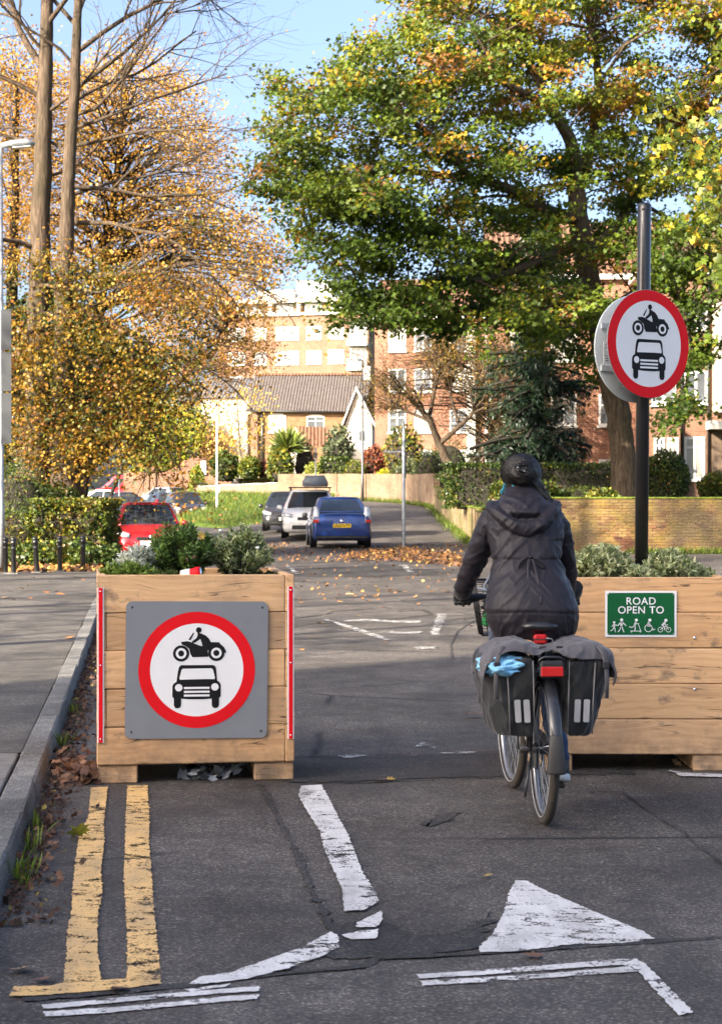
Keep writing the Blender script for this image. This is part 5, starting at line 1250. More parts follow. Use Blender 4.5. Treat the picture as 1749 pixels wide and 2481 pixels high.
def window(par, x0, x1, z0, z1, y=0.0, pane='pane_pale', cols=2, transom=None, arch=0.0, sill=True, fw=.07, frame='white_frame'):
    """a window on a facade in the plane y (outside towards -y)"""
    m = MB()
    m.box(x0, x0 + fw, y - .05, y + .04, z0, z1); m.box(x1 - fw, x1, y - .05, y + .04, z0, z1)
    m.box(x0 + fw, x1 - fw, y - .05, y + .04, z1 - fw, z1); m.box(x0 + fw, x1 - fw, y - .05, y + .04, z0, z0 + fw)
    for i in range(1, cols):
        xc = lerp(x0, x1, i / cols); m.box(xc - fw * .45, xc + fw * .45, y - .045, y + .03, z0 + fw, z1 - fw)
    if transom: zt = lerp(z0, z1, transom); m.box(x0 + fw, x1 - fw, y - .048, y + .025, zt - fw * .4, zt + fw * .4)
    if arch > 0:
        n = 10; pts = [(lerp(x0, x1, i / n), z1 - .001 + arch * (1 - (2 * i / n - 1) ** 2)) for i in range(n + 1)]
        m.prism(pts, .09, lambda u, v, w: (u, y - .05 + w, v))
    f = m.build('window', M_(frame), par)
    MB().box(x0 + fw * .5, x1 - fw * .5, y - .016, y + .02, z0 + fw * .5, z1 - fw * .5).build('pane', M_(pane), f)
    if sill: MB().box(x0 - .06, x1 + .06, y - .12, y - .001, z0 - .09, z0 - .003).build('sill', M_(frame), f)
    return f
def pick(r, *a): return a[r.randrange(len(a))]

# ---- apartment block on the skyline
r = random.Random(2); AY = 196.0
ablk = empty('apartment_block', D(826, 1060, AY), R(-15), 'tall orange brick apartment block with white top storey on the skyline', 'building')
ablk.location.z = 2.0; zs = lambda sy: H - (sy - CY) * AY / F - 2.0
W_ = 17.5
MB().box(-W_, 0, 0, 12, -4, zs(760)).build('wall', M_('brick_orange'), ablk)
MB().box(.001, .03, .02, 11.98, -4, zs(762)).build('gable_wall', M_('brick_brown'), ablk)
MB().box(-W_ - .3, .35, -.3, 12.3, zs(760) + .003, zs(752)).build('string_band', M_('white_render'), ablk)
MB().box(-W_, .0, .5, 12, zs(752) + .003, zs(728)).build('top_storey', M_('dark_board'), ablk)
rf = MB().box(-W_ - .3, .35, -.3, 12.3, zs(728) + .003, zs(718)).build('roof', M_('white_render'), ablk)
for x in (-17.4, -15.2, -11.5, -8.2, -4.2, -.15):
    MB().box(x, x + .38, -.2, .49, zs(752) + .006, zs(728)).build('pier', M_('white_render'), ablk)
for x in (-10.8, -7.4, -3.4, -14.6): window(ablk, x, x + 1.9, zs(751), zs(731), .49, pick(r, 'window_glass', 'pane_pale'), 2, sill=False)
for k in range(7):
    zt = zs(787) - k * 2.72
    for x0, x1 in ((-9.7 - 1.3, -7.9), (-7.4, -5.3), (-16.6, -14.2), (-13.6, -11.7)):
        window(ablk, x0 + .3, x1 - .1, zt - 1.45, zt, -.001, pick(r, 'pane_pale', 'pane_curtain', 'window_glass'), 2, fw=.09)
    window(ablk, -4.6, -2.75, zt - 1.45, zt + .05, -.001, pick(r, 'pane_pale', 'pane_curtain'), 2, fw=.09)
    bal = MB().box(-2.25, .1, -1.0, -.003, zt - 2.35, zt - 2.1).build('balcony', M_('white_render'), ablk)
    m = MB()
    for i in range(12): m.box(-2.2 + i * .2, -2.17 + i * .2, -.98, -.95, zt - 2.097, zt - 1.15)
    m.box(-2.25, .08, -1.0, -.94, zt - 1.148, zt - 1.09); m.build('railing', M_('white_frame'), bal)['kind'] = 'stuff'
    window(ablk, -2.1, -.2, zt - 2.05, zt + .2, -.001, 'window_glass', 3, sill=False, fw=.1)
ph = MB().box(-9.2, -5.0, 3, 8, zs(718) + .003, zs(667)).build('plant_room', M_('grey_cladding'), ablk)
for i in range(24): MB().box(-9.2 + i * .175, -9.15 + i * .175, 2.95, 2.999, zs(716), zs(668)).build('cladding_rib', M_('white_frame'), ph)
MB().box(-13.5, -9.22, 2, 8, zs(718) + .003, zs(690)).build('lift_house', M_('white_render'), ablk)
m = MB()
for i in range(9): m.box(-10 + i * 1.0, -9.96 + i * 1.0, -.1, -.06, zs(718) + .003, zs(705))
m.box(-10, -1.9, -.1, -.06, zs(705) + .002, zs(704)); m.build('roof_railing', M_('grey_steel'), rf)['kind'] = 'stuff'

# ---- yellow brick house
HY = 130.0; zh_ = lambda sy: H - (sy - CY) * HY / F
def xh(sx): return (sx - CX) * HY / F
yh = empty('brick_house', (xh(608), HY, 2.9), R(-4), 'yellow brick house with grey tiled roof and arched windows', 'house')
lx = lambda sx: xh(sx) - xh(608); lz = lambda sy: zh_(sy) - 2.9
MB().box(0, lx(850), 0, 8, -2, lz(996)).build('wall', M_('brick_yellow'), yh)
rv = MB(); x0, x1 = -.3, lx(890)
rv.add([(x0, -.4, lz(994)), (x1, -.4, lz(1000)), (x1 + .0, 4.2, lz(909) + .25), (x0, 4.2, lz(909) + .3), (x0, 8.6, lz(994)), (x1, 8.6, lz(994)), (x0, -.4, lz(994) - .12), (x1, -.4, lz(1000) - .12)], [(0, 1, 2, 3), (3, 2, 5, 4), (6, 7, 1, 0)])
ro = rv.build('roof', M_('roof_grey'), yh)
MB().box(x0, x1, 4.05, 4.35, lz(909) + .25, lz(909) + .42, .03).build('ridge_tile', M_('roof_brown'), ro)
MB().tube([(x0, -.45, lz(994) - .06), (x1 - 1.2, -.45, lz(999) - .06)], .07, 8).build('gutter', M_('trim_black'), ro)
a = Vector((lx(715), .68, lz(973))); 
MB().add([(lx(712), .62, lz(990) + .28), (lx(728), .62, lz(990) + .28), (lx(722), 1.75, lz(970) + .28), (lx(706), 1.75, lz(970) + .28)], [(0, 1, 2, 3)]).build('rooflight', M_('pane_pale'), ro)
window(yh, lx(651), lx(694), lz(1047), lz(1007), -.001, 'pane_curtain', 2, .7, .16); window(yh, lx(744), lx(787), lz(1047), lz(1009), -.001, 'window_glass', 2, .7, .14)
window(yh, lx(652), lx(694), lz(1125), lz(1082), -.001, 'window_glass', 2, .7, .2)
MB().box(-.02, lx(850), -.06, -.002, lz(1062), lz(1058)).build('string_course', M_('brick_orange'), yh)
MB().tube([(lx(636), -.1, lz(996)), (lx(636), -.1, lz(1130))], .09, 8).build('drain_pipe', M_('dark_steel'), yh)
MB().box(lx(610), lx(612) + .4, -.25, -.002, lz(1130), lz(1000)).build('pier', M_('brick_orange'), yh)
ch = MB().box(lx(870), lx(890), 3.6, 4.8, lz(930), lz(880)).build('chimney', M_('white_render'), yh)
# gabled wing
gw = empty('gabled_wing', (xh(838), HY - 2.6, 2.9), R(-4), 'small white gabled wing with brown tiled roof beside the yellow house', 'house')
gx = lambda sx: (sx - 838) * HY / F
MB().box(0, gx(900), 0, 3.0, -2, lz(1030)).build('wall', M_('white_render'), gw)
MB().prism([(0, lz(1030) + .003), (gx(900), lz(1030) + .003), (gx(864), lz(955))], 3.0, lambda u, v, w: (u, w, v)).build('gable', M_('white_render'), gw)
ap = (gx(864), lz(950))
for sx_, nm in ((-.25, 'roof'), (gx(900) + .25, 'roof')):
    MB().add([(ap[0], -.3, ap[1] + .1), (ap[0], 3.2, ap[1] + .1), (sx_, 3.2, lz(1036)), (sx_, -.3, lz(1036)), (ap[0], -.3, ap[1] + .22), (ap[0], 3.2, ap[1] + .22), (sx_, 3.2, lz(1036) + .12), (sx_, -.3, lz(1036) + .12)], [(0, 1, 2, 3), (4, 5, 6, 7), (0, 3, 7, 4), (2, 1, 5, 6), (3, 2, 6, 7)]).build(nm, M_('roof_brown'), gw)
    MB().add([(ap[0], -.34, ap[1] + .24), (sx_, -.34, lz(1036) + .14), (sx_, -.34, lz(1036) - .12), (ap[0], -.34, ap[1] - .05), (ap[0], -.30, ap[1] + .24), (sx_, -.30, lz(1036) + .14), (sx_, -.30, lz(1036) - .12), (ap[0], -.30, ap[1] - .05)], [(0, 1, 2, 3), (4, 5, 6, 7), (0, 1, 5, 4), (2, 3, 7, 6), (1, 2, 6, 5)]).build('barge_board', M_('white_frame'), gw)
window(gw, gx(868), gx(888), lz(1075), lz(1045), -.001, 'window_glass', 2, fw=.08)
# small porch in front
po = empty('porch', (xh(712), HY - 5, 2.9), 0, 'little white porch with a brown roof slope in front of the yellow house', 'porch')
MB().box(0, .7, 0, 1.4, -1, lz(1060)).build('wall', M_('white_render'), po); MB().prism([(.0, lz(1060) + .003), (.7, lz(1060) + .003), (.35, lz(1042))], 1.4, lambda u, v, w: (u, w, v)).build('gable', M_('white_render'), po)
MB().add([(.35, -.1, lz(1040)), (2.6, .3, lz(1042)), (3.0, -.3, lz(1088)), (.75, -.5, lz(1088))], [(0, 1, 2, 3)]).build('roof', M_('roof_brown'), po)
# cream house on the left
wh_ = empty('cream_house', (xh(480), HY + 3, 2.9), R(-6), 'cream rendered house with white windows behind golden leaves', 'house')
MB().box(0, 3.9, 0, 7, -2, lz(958)).build('wall', M_('cream_render'), wh_); MB().add([(-.3, -.3, lz(958)), (4.2, -.3, lz(958)), (4.2, 4, lz(900)), (-.3, 4, lz(900)), (-.3, 7.5, lz(958)), (4.2, 7.5, lz(958))], [(0, 1, 2, 3), (3, 2, 5, 4)]).build('roof', M_('roof_slate'), wh_)
for zz in (lz(1025), lz(1110)):
    for x in (.5, 2.3): window(wh_, x, x + 1.1, zz, zz + 1.35, -.001, 'pane_curtain', 2, .6)
MB().box(2.1, 3.6, -.8, -.003, -2, lz(1000)).build('bay', M_('white_render'), wh_)

# ---- red brick terrace beyond the far wall
def terrace(name, label, org, yaw, W, Hh, brick, cols, rows, z0, ww, wh, pitch, seed, bays=(), roof=True, depth=9):
    rr = random.Random(seed); e = empty(name, org, yaw, label, 'house')
    MB().box(0, W, 0, depth, -2, Hh).build('wall', M_(brick), e)
    MB().box(-.25, W + .25, -.35, depth, Hh + .003, Hh + .22).build('eaves', M_('white_frame'), e)
    if roof: MB().add([(-.25, -.35, Hh + .225), (W + .25, -.35, Hh + .225), (W + .25, depth / 2, Hh + 3.2), (-.25, depth / 2, Hh + 3.2), (-.25, depth, Hh + .22), (W + .25, depth, Hh + .22)], [(0, 1, 2, 3), (3, 2, 5, 4)]).build('roof', M_('roof_brown'), e)
    for x0, x1 in bays:
        MB().box(x0, x1, -.5, -.002, -1.5, Hh - .4).build('bay', M_('white_render'), e)
    for i in range(rows):
        for x in cols:
            y = -.001
            for b0, b1 in bays:
                if b0 < x + ww / 2 < b1: y = -.501
            window(e, x, x + ww, z0 + i * pitch, z0 + i * pitch + wh, y, pick(rr, 'pane_pale', 'window_glass', 'pane_curtain'), 2, pick(rr, None, .65), fw=.09)
    return e
terrace('terraced_house', 'red brick terrace with white bays beyond the far boundary wall', (.9, 116, 2.9), R(-8), 9.5, 10.6, 'brick_red', (.9, 2.6, 4.9, 7.2), 4, .6, 1.15, 1.5, 2.65, 3, bays=((6.05, 6.6),))
t1 = terrace('terraced_house', 'orange brick three storey terrace with white windows behind the large tree', (5.6, 76.5, 1.5), R(-3), 8.3, 9.6, 'brick_red', (.8, 2.55, 4.6, 6.4), 3, .55, 1.1, 1.35, 2.8, 5)
t2 = empty('terraced_house', (13.25, 73.0, 1.5), R(-2), 'sunlit orange brick house with white corner bay at the picture edge', 'house')
tx = lambda sx: (sx - CX) * 73 / F - 13.25; tz = lambda sy: H - (sy - CY) * 73 / F - 1.5
MB().box(-1.6, 12, 0, 9, -2, tz(668)).build('wall', M_('brick_orange'), t2); MB().box(-1.9, 12.3, -.4, 9.3, tz(668) + .003, tz(655)).build('eaves', M_('white_frame'), t2)
MB().add([(-1.9, -.4, tz(655) + .003), (12.3, -.4, tz(655) + .003), (12.3, 4.5, tz(655) + 2.5), (-1.9, 4.5, tz(655) + 2.5)], [(0, 1, 2, 3)]).build('roof', M_('roof_brown'), t2)
MB().box(tx(1724), tx(1724) + 2.6, -.6, -.002, tz(1000), tz(730)).build('bay', M_('cream_render'), t2)
for z0, z1 in ((985, 880), (830, 750)): window(t2, tx(1735), tx(1735) + 1.8, tz(z0), tz(z1), -.601, 'pane_pale', 2, fw=.1)
for a_, b_ in ((978, 899), (800, 728)): window(t2, tx(1656), tx(1712), tz(a_), tz(b_), -.001, 'window_glass', 2, None, fw=.1)
window(t2, tx(1656), tx(1706), tz(1162), tz(1058), -.001, 'pane_curtain', 2, .75, fw=.11)
MB().box(tx(1708), tx(1708) + 3, -1.1, -.002, tz(1042), tz(1022)).build('canopy', M_('white_render'), t2); MB().box(tx(1722), tx(1722) + 2, -.05, -.003, tz(1160), tz(1046)).build('doorway', M_('dark_board'), t2)
bayg = MB().box(tx(1573), tx(1641), -.7, -.002, -1.5, tz(1035)).build('bay', M_('brick_orange'), t2)
window(t2, tx(1578), tx(1604), tz(1110), tz(1062), -.701, 'window_glass', 2, .6, fw=.09); window(t2, tx(1609), tx(1637), tz(1110), tz(1062), -.701, 'pane_curtain', 2, .6, fw=.09)
for x in (1650, 1714): MB().tube([(tx(x), -.09, tz(670)), (tx(x), -.09, tz(1190))], .05, 6).build('drain_pipe', M_('trim_black'), t2)
for a_, b_ in ((980, 900), (820, 740)): window(t2, tx(1578), tx(1636), tz(a_), tz(b_), -.001, 'pane_pale', 2, fw=.1)

# ---- brick gateway with curved top, fence
GY = 129.0; gX = lambda sx: (sx - CX) * GY / F; gZ = lambda sy: H - (sy - CY) * GY / F
gt = empty('gateway_wall', (gX(430), GY, 1.4), 0, 'orange brick wall with a swept curved top behind the far parked cars', 'wall')
top = [(300, 1150), (352, 1150), (372, 1152), (395, 1151), (415, 1145), (430, 1134), (445, 1123), (462, 1117), (500, 1115), (500, 1128), (560, 1150)]
poly = [(gX(x), gZ(y)) for x, y in top] + [(gX(560), .5), (gX(300), .5)]
MB().prism(poly, .35, lambda u, v, w: (u, GY + w, v)).build('wall', M_('brick_orange'), gt, org=gt.location)
m = MB(); m.tube([(gX(x), GY + .17, gZ(y) + .07) for x, y in top[:9]], .13, 8); m.build('coping', M_('brick_red'), gt, org=gt.location)
for x in (350, 366): MB().box(gX(x), gX(x) + .36, GY - .12, GY - .005, 1.0, gZ(1130)).build('pier', M_('brick_orange'), gt, org=gt.location)
sb = MB().box(gX(488), gX(500), GY - .18, GY - .06, gZ(1150), gZ(1117)).build('notice_board', M_('white_frame'), None)
tag(sb, 'blank white notice board on the curved brick gateway', 'notice board')
pr = MB().box(gX(441), gX(452), GY - 18, GY - 17.6, 0.9, gZ(1176) - .9, .02).build('gate_pier', M_('brick_red'), None); tag(pr, 'short red brick pier beside the grey van', 'pier')
fn = empty('timber_fence', ((590 - CX) * 118 / F, 118, 3.0), 0, 'weathered board fence in front of the yellow house', 'fence')
for i in range(17): MB().box(i * .125, i * .125 + .115, 0, .025, .0, 1.15 + random.uniform(-.02, .02)).build('board', M_('timber_fence'), fn)
for z in (.25, .9): MB().box(-.05, 2.15, .026, .07, z, z + .09).build('rail', M_('timber_fence'), fn)

# ---- the flats behind and to the left of the viewer, whose shadow lies across the planters
sb_ = empty('brick_flats', (-27.0, -10.0, 0), math.atan2(SUN_AZ[1], SUN_AZ[0]) + math.pi, 'brown brick flats standing out of frame whose shadow covers the planters', 'building')
e2 = sb_
MB().box(-16, 0, -42, 0, -1, 20.0).build('wall', M_('brick_brown'), e2)
MB().box(-16.3, .3, -42.3, .3, 20.003, 20.4).build('roof', M_('white_render'), e2)
for i in range(6):
    for k in range(7):
        f = window(e2, 0, 1.4, 0, 1.5, 0, 'pane_pale', 2)
        f.location = (.001, -3.0 - k * 6.0, 1.0 + i * 2.9); f.rotation_euler = (0, 0, R(90))
# ================================================================== TREES, HEDGES AND PLANTS
rng = np.random.default_rng(21)
TM = {
 'round': (np.array([(0, 0, 0), (.36, .28, .10), (.38, .62, .10), (0, 1, -.04), (-.38, .62, .10), (-.36, .28, .10)]), [(0, 1, 2, 3), (0, 3, 4, 5)]),
 'lobed': (np.array([(0, 0, 0), (0, .5, -.05), (0, 1, -.1), (.52, .12, .08), (.24, .42, .05), (.50, .78, .06), (-.52, .12, .08), (-.24, .42, .05), (-.50, .78, .06)]), [(0, 3, 4, 1), (1, 4, 5, 2), (1, 7, 6, 0), (2, 8, 7, 1)]),
 'narrow': (np.array([(0, 0, 0), (.13, .45, .03), (0, 1, -.05), (-.13, .45, .03)]), [(0, 1, 2, 3)]),
 'blade': (np.array([(-.035, 0, 0), (.035, 0, 0), (.02, .6, .08), (0, 1, .25)]), [(0, 1, 2, 3)]),
}
def unit(a): return a / np.maximum(np.linalg.norm(a, axis=1, keepdims=True), 1e-9)
def leaf_arrays(C, size, col, tm='round', up=.4, axis=None, hang=0.0):
    N = len(C); T, Q = TM[tm]; T = T.astype(np.float32)
    n = unit(rng.standard_normal((N, 3)) + up * np.array([-.42, -.5, 1.0]))
    a = rng.standard_normal((N, 3)) if axis is None else axis + .35 * rng.standard_normal((N, 3))
    a[:, 2] -= hang
    d = unit(a - (a * n).sum(1, keepdims=True) * n) if axis is None else unit(a)
    if axis is not None: n = unit(n - (n * d).sum(1, keepdims=True) * d)
    e = np.cross(d, n); size = np.broadcast_to(np.asarray(size, float), (N,))[:, None, None]
    V = C[:, None, :] + size * (T[None, :, 0:1] * e[:, None] + T[None, :, 1:2] * d[:, None] + T[None, :, 2:3] * n[:, None])
    k = len(T); F_ = (np.array(Q)[None] + (np.arange(N) * k)[:, None, None]).reshape(-1, 4)
    return V.reshape(-1, 3), F_, np.repeat(col, k, 0)
def leaf_obj(name, parts, mat, parent=None, org=None):
    """parts: list of (V, F, col)"""
    Vs, Fs, Cs = [], [], []; n = 0
    for V, F_, c in parts: Vs.append(V); Fs.append(F_ + n); Cs.append(c); n += len(V)
    V = np.concatenate(Vs)
    if org is not None: V = V - np.array(org[:])
    return mesh_obj(name, arr_mesh(name, V, np.concatenate(Fs), M_(mat), False, np.concatenate(Cs)), parent)
def palette(N, cols, w, jit=.22, P3=None, bias=None, ran=.29):
    """one colour for each leaf; neighbours tend to share a hue when P3 (positions) is given"""
    cols = np.array(cols, float); w = np.array(w, float) / sum(w); cw = np.cumsum(w)
    u = rng.random(N)
    if P3 is not None:
        f = np.array([mnoise.noise(Vector((p * .55).tolist())) for p in P3]) if N < 3000 else (np.sin(P3[:, 0] * 1.1 + 2 * np.sin(P3[:, 2] * .7)) * np.cos(P3[:, 1] * .9 + P3[:, 2] * .8) * .6)
        u = np.clip(.5 + .46 * f + ran * rng.standard_normal(N), 0, .9999)
        if bias is not None: u = np.clip(u + bias, 0, .9999)
    i = np.minimum(np.searchsorted(cw, u), len(cols) - 1)
    return cols[i] * (1 + jit * rng.standard_normal((N, 1))).clip(.35, 1.8)
def gpal(tips, per, cols, w, jit=.13, ran=.22, bias=None):
    """leaves of one spray share a hue"""
    T = np.array([tuple(p) for p in tips]); b = palette(len(T), cols, w, .16, T, bias, ran); c = np.repeat(b, per, 0)
    return c * (1 + jit * rng.standard_normal((len(c), 1))).clip(.4, 1.7)
def in_poly(px, py, poly):
    poly = np.asarray(poly, float); x0, y0 = poly[:, 0], poly[:, 1]; x1, y1 = np.roll(x0, -1), np.roll(y0, -1)
    c = np.zeros(len(px), bool)
    for a, b, cc, d in zip(x0, y0, x1, y1):
        m = ((b > py) != (d > py)); xi = (cc - a) * (py - b) / (d - b + 1e-12) + a
        c ^= m & (px < xi)
    return c
def sample_poly(poly, n, gaps=(), seed=0):
    r = np.random.default_rng(seed); poly = np.array(poly, float); lo, hi = poly.min(0), poly.max(0); out = np.empty((0, 2))
    while len(out) < n:
        q = lo + (hi - lo) * r.random((n * 2, 2)); k = in_poly(q[:, 0], q[:, 1], poly)
        for gx_, gy_, ga, gb in gaps: k &= ((q[:, 0] - gx_) / ga) ** 2 + ((q[:, 1] - gy_) / gb) ** 2 > 1
        out = np.concatenate([out, q[k]])
    return out[:n]
def dpts(a, Y):                  # photograph positions + distances -> world
    s = a * DS; return np.stack([(s[:, 0] - CX) * Y / F, Y, H - (s[:, 1] - CY) * Y / F], 1)
def limb_pts(pts, sub=4, wob=.05, seed=1):
    """pts: (dx, dy, Y, width in photo px); smooth polyline of points and radii"""
    r = random.Random(seed); P3 = [D(x, y, Y) for x, y, Y, w in pts]; rad = [w * DS * Y / F / 2 for x, y, Y, w in pts]; op, orr = [], []
    n = len(P3)
    for i in range(n - 1):
        p0, p1, p2, p3 = P3[max(i - 1, 0)], P3[i], P3[i + 1], P3[min(i + 2, n - 1)]
        for k in range(sub):
            t = k / sub; q = .5 * ((2 * p1) + (p2 - p0) * t + (2 * p0 - 5 * p1 + 4 * p2 - p3) * t * t + (3 * p1 - p0 - 3 * p2 + p3) * t ** 3)
            op.append(q + Vector((r.gauss(0, wob), r.gauss(0, wob), r.gauss(0, wob))) * (rad[i] * 2)); orr.append(lerp(rad[i], rad[i + 1], t))
    op.append(P3[-1]); orr.append(rad[-1]); return op, orr
def grow(mb, p, d, L, r0, lev, out, rr, droop=.0, wig=.22, kids=(4, 6), spread=.9, ratio=.58, seg=5, sides=None):
    pts = [p.copy()]; rads = [r0]; d = d.normalized()
    for i in range(seg):
        d = (d + Vector((rr.gauss(0, wig), rr.gauss(0, wig), rr.gauss(0, wig) - droop))).normalized(); p = p + d * (L / seg)
        pts.append(p.copy()); rads.append(r0 * (1 - .62 * (i + 1) / seg))
    mb.tube(pts, rads, sides or (6 if r0 > .03 else (4 if r0 > .008 else 3)), cap=False)
    if lev <= 0: out.extend(pts[1:]); return
    for c in range(rr.randint(*kids)):
        t = rr.uniform(.25, 1.0); i = min(int(t * seg), seg - 1); q = pts[i].lerp(pts[i + 1], t * seg - i)
        dd = (pts[i + 1] - pts[i]).normalized(); side = Vector((rr.gauss(0, 1), rr.gauss(0, 1), rr.gauss(0, 1))); side = (side - dd * side.dot(dd)).normalized()
        grow(mb, q, dd + side * spread * rr.uniform(.6, 1.3), L * ratio * rr.uniform(.7, 1.2), max(rads[i] * .55, .004), lev - 1, out, rr, droop, wig, kids, spread, ratio, seg, sides)
def scatter(out, per, spread, seed=0):
    r = np.random.default_rng(seed); C = np.array([tuple(p) for p in out]); C = np.repeat(C, per, 0); return C + r.standard_normal(C.shape) * spread

GREEN, DKGREEN, YGREEN, GOLD, ORANGE, BROWN = (.062, .105, .010), (.030, .058, .008), (.20, .20, .013), (.40, .23, .018), (.40, .18, .03), (.24, .11, .022)
def ground_h(x, y):
    if y > 109.8 and -9.2 < x < 5: return float(terr(x, y))
    if y > 48.4 and x > 3.8: return float(terr2(x, y))
    return float(gz(x, y))
# ---- the big oak behind the brick wall
oak = empty('oak_tree', (8.46, 57, 1.3), 0, 'huge green and russet oak tree spreading over the street from behind the wall', 'tree')
ob = MB(); YO = 57.0; samples = []
limbs = [[(1405, 1150, YO, 84), (1400, 1105, YO, 62), (1394, 1000, YO, 56), (1382, 910, YO, 56), (1350, 780, YO, 46), (1332, 680, YO, 44), (1315, 590, YO, 48), (1298, 500, YO - .3, 46), (1292, 430, YO - .5, 40)],
 [(1295, 450, YO - .4, 34), (1284, 340, YO - 1, 30), (1252, 270, YO - 1.6, 26), (1215, 232, YO - 2.2, 22), (1165, 205, YO - 2.8, 18), (1118, 175, YO - 3.2, 15), (1090, 120, YO - 3.6, 12), (1050, 40, YO - 4, 9)],
 [(1300, 490, YO - .3, 34), (1220, 470, YO - 1.5, 28), (1120, 415, YO - 3, 22), (1010, 395, YO - 4.3, 18), (900, 385, YO - 5.2, 13), (800, 395, YO - 6, 9), (700, 405, YO - 6.3, 5)],
 [(1293, 440, YO - .2, 28), (1322, 330, YO + .8, 24), (1342, 220, YO + 1.6, 20), (1330, 100, YO + 2, 16), (1300, -40, YO + 2.2, 12)],
 [(1312, 590, YO + .2, 30), (1380, 510, YO + 1.6, 26), (1432, 420, YO + 2.6, 22), (1500, 330, YO + 3.4, 17), (1580, 250, YO + 4, 13), (1690, 170, YO + 4.6, 9)],
 [(1335, 690, YO, 40), (1400, 680, YO - .8, 36), (1475, 620, YO - 1.6, 30), (1545, 555, YO - 2.2, 24), (1640, 470, YO - 2.8, 17), (1760, 400, YO - 3.2, 10)],
 [(1305, 545, YO - .3, 26), (1215, 585, YO - 2.0, 20), (1110, 620, YO - 3.6, 16), (1000, 640, YO - 4.8, 12), (890, 655, YO - 5.6, 9), (780, 690, YO - 6, 5)],
 [(1055, 400, YO - 3.9, 16), (965, 300, YO - 4.8, 13), (865, 240, YO - 5.6, 10), (765, 190, YO - 6.2, 7), (680, 220, YO - 6.4, 4)],
 [(1250, 268, YO - 1.6, 20), (1160, 110, YO - 1.2, 15), (1060, 20, YO - 1.0, 11), (960, -60, YO - .8, 7)],
 [(1322, 620, YO, 22), (1255, 680, YO - 1.5, 16), (1150, 715, YO - 3, 12), (1040, 735, YO - 4.2, 8), (950, 745, YO - 4.8, 5)],
 [(1480, 615, YO - 1.7, 18), (1530, 700, YO - 2.4, 13), (1545, 800, YO - 2.6, 9), (1530, 900, YO - 2.6, 5)]]
for i, L_ in enumerate(limbs):
    pts, rad = limb_pts(L_, 4, .04 if i else .02, i); ob.tube(pts, rad, 12 if i == 0 else 8)
    if i: samples += [(p, q) for p, q in zip(pts, rad)]
crown = [(585, 380), (598, 300), (612, 170), (650, 200), (700, 190), (740, 115), (800, 88), (860, 70), (890, 10), (920, -90), (1760, -90), (1760, 660), (1640, 690), (1590, 650), (1560, 720), (1575, 840), (1570, 930), (1500, 950), (1478, 860), (1500, 740), (1455, 680), (1400, 720), (1370, 790), (1335, 900), (1310, 800), (1250, 830), (1210, 760), (1120, 800), (1080, 780), (1040, 800), (990, 770), (950, 735), (890, 762), (850, 735), (800, 722), (735, 690), (722, 640), (700, 610), (690, 560), (655, 520), (650, 455), (605, 440)]
gaps = [(1312, 585, 34, 46), (1333, 690, 30, 50), (1298, 470, 26, 36), (1240, 300, 40, 14), (1195, 318, 62, 15), (1310, 325, 38, 16), (1432, 482, 45, 34), (835, 378, 40, 12), (1250, 75, 26, 14), (1385, 60, 30, 22), (770, 355, 30, 10), (1130, 540, 40, 16), (960, 540, 30, 14), (1180, 450, 30, 10), (1360, 150, 26, 16), (820, 640, 36, 14), (1000, 660, 34, 12), (1385, 625, 18, 26), (690, 470, 20, 12), (1100, 300, 24, 9), (940, 180, 22, 8), (1500, 560, 24, 18)]
cc = sample_poly(crown, 700, gaps, 3); SP = np.array([tuple(p) for p, q in samples]); rr = random.Random(9)
Yc = np.empty(len(cc))
for i, (x, y) in enumerate(cc):
    near = SP[np.argsort(((dpts(np.array([[x, y]]), np.array([YO]))[0] - SP) ** 2)[:, [0, 2]].sum(1))[:3]]
    Yc[i] = near[rr.randrange(3), 1] + rr.gauss(0, 2.0)
CL = dpts(cc, Yc); C_all = []; tw = []
for c in CL:
    j = np.argsort(((SP - c) ** 2).sum(1))[rr.randrange(3)]; a = Vector(SP[j].tolist()); b = Vector(c.tolist()); L_ = (b - a).length
    m1 = a.lerp(b, .4) + Vector((rr.gauss(0, .12), rr.gauss(0, .12), .10 * L_)); m2 = a.lerp(b, .75) + Vector((rr.gauss(0, .1), rr.gauss(0, .1), .07 * L_))
    r0 = min(samples[j][1] * .5, .012 + .014 * L_)
    ob.tube([a, m1, m2, b], [r0, r0 * .7, r0 * .45, .008], 5, cap=False)
    for k in range(3):
        d = Vector((rr.gauss(0, 1), rr.gauss(0, 1), rr.gauss(0, .5))).normalized(); ob.tube([b, b + d * .35, b + d * .7 + Vector((0, 0, -.06))], [.009, .006, .003], 3, cap=False); tw += [b + d * .3, b + d * .55, b + d * .72]
    tw += [b, b, m2]
tb = ob.build('trunk', M_('bark_brown'), oak, org=oak.location)
C = scatter(tw, 16, (.26, .26, .11), 5); N = len(C)
bias = np.clip((np.array([p.z for p in tw]) - 11) * .028, -.2, .28)
col = gpal(tw, 16, [DKGREEN, GREEN, (.10, .14, .012), YGREEN, GOLD, BROWN, (.26, .125, .035)], [.17, .29, .22, .12, .05, .09, .06], .12, .13, bias)
leaf_obj('crown', [leaf_arrays(C, rng.uniform(.08, .155, N), col, 'lobed', 1.3)], 'leaf', oak, oak.location)

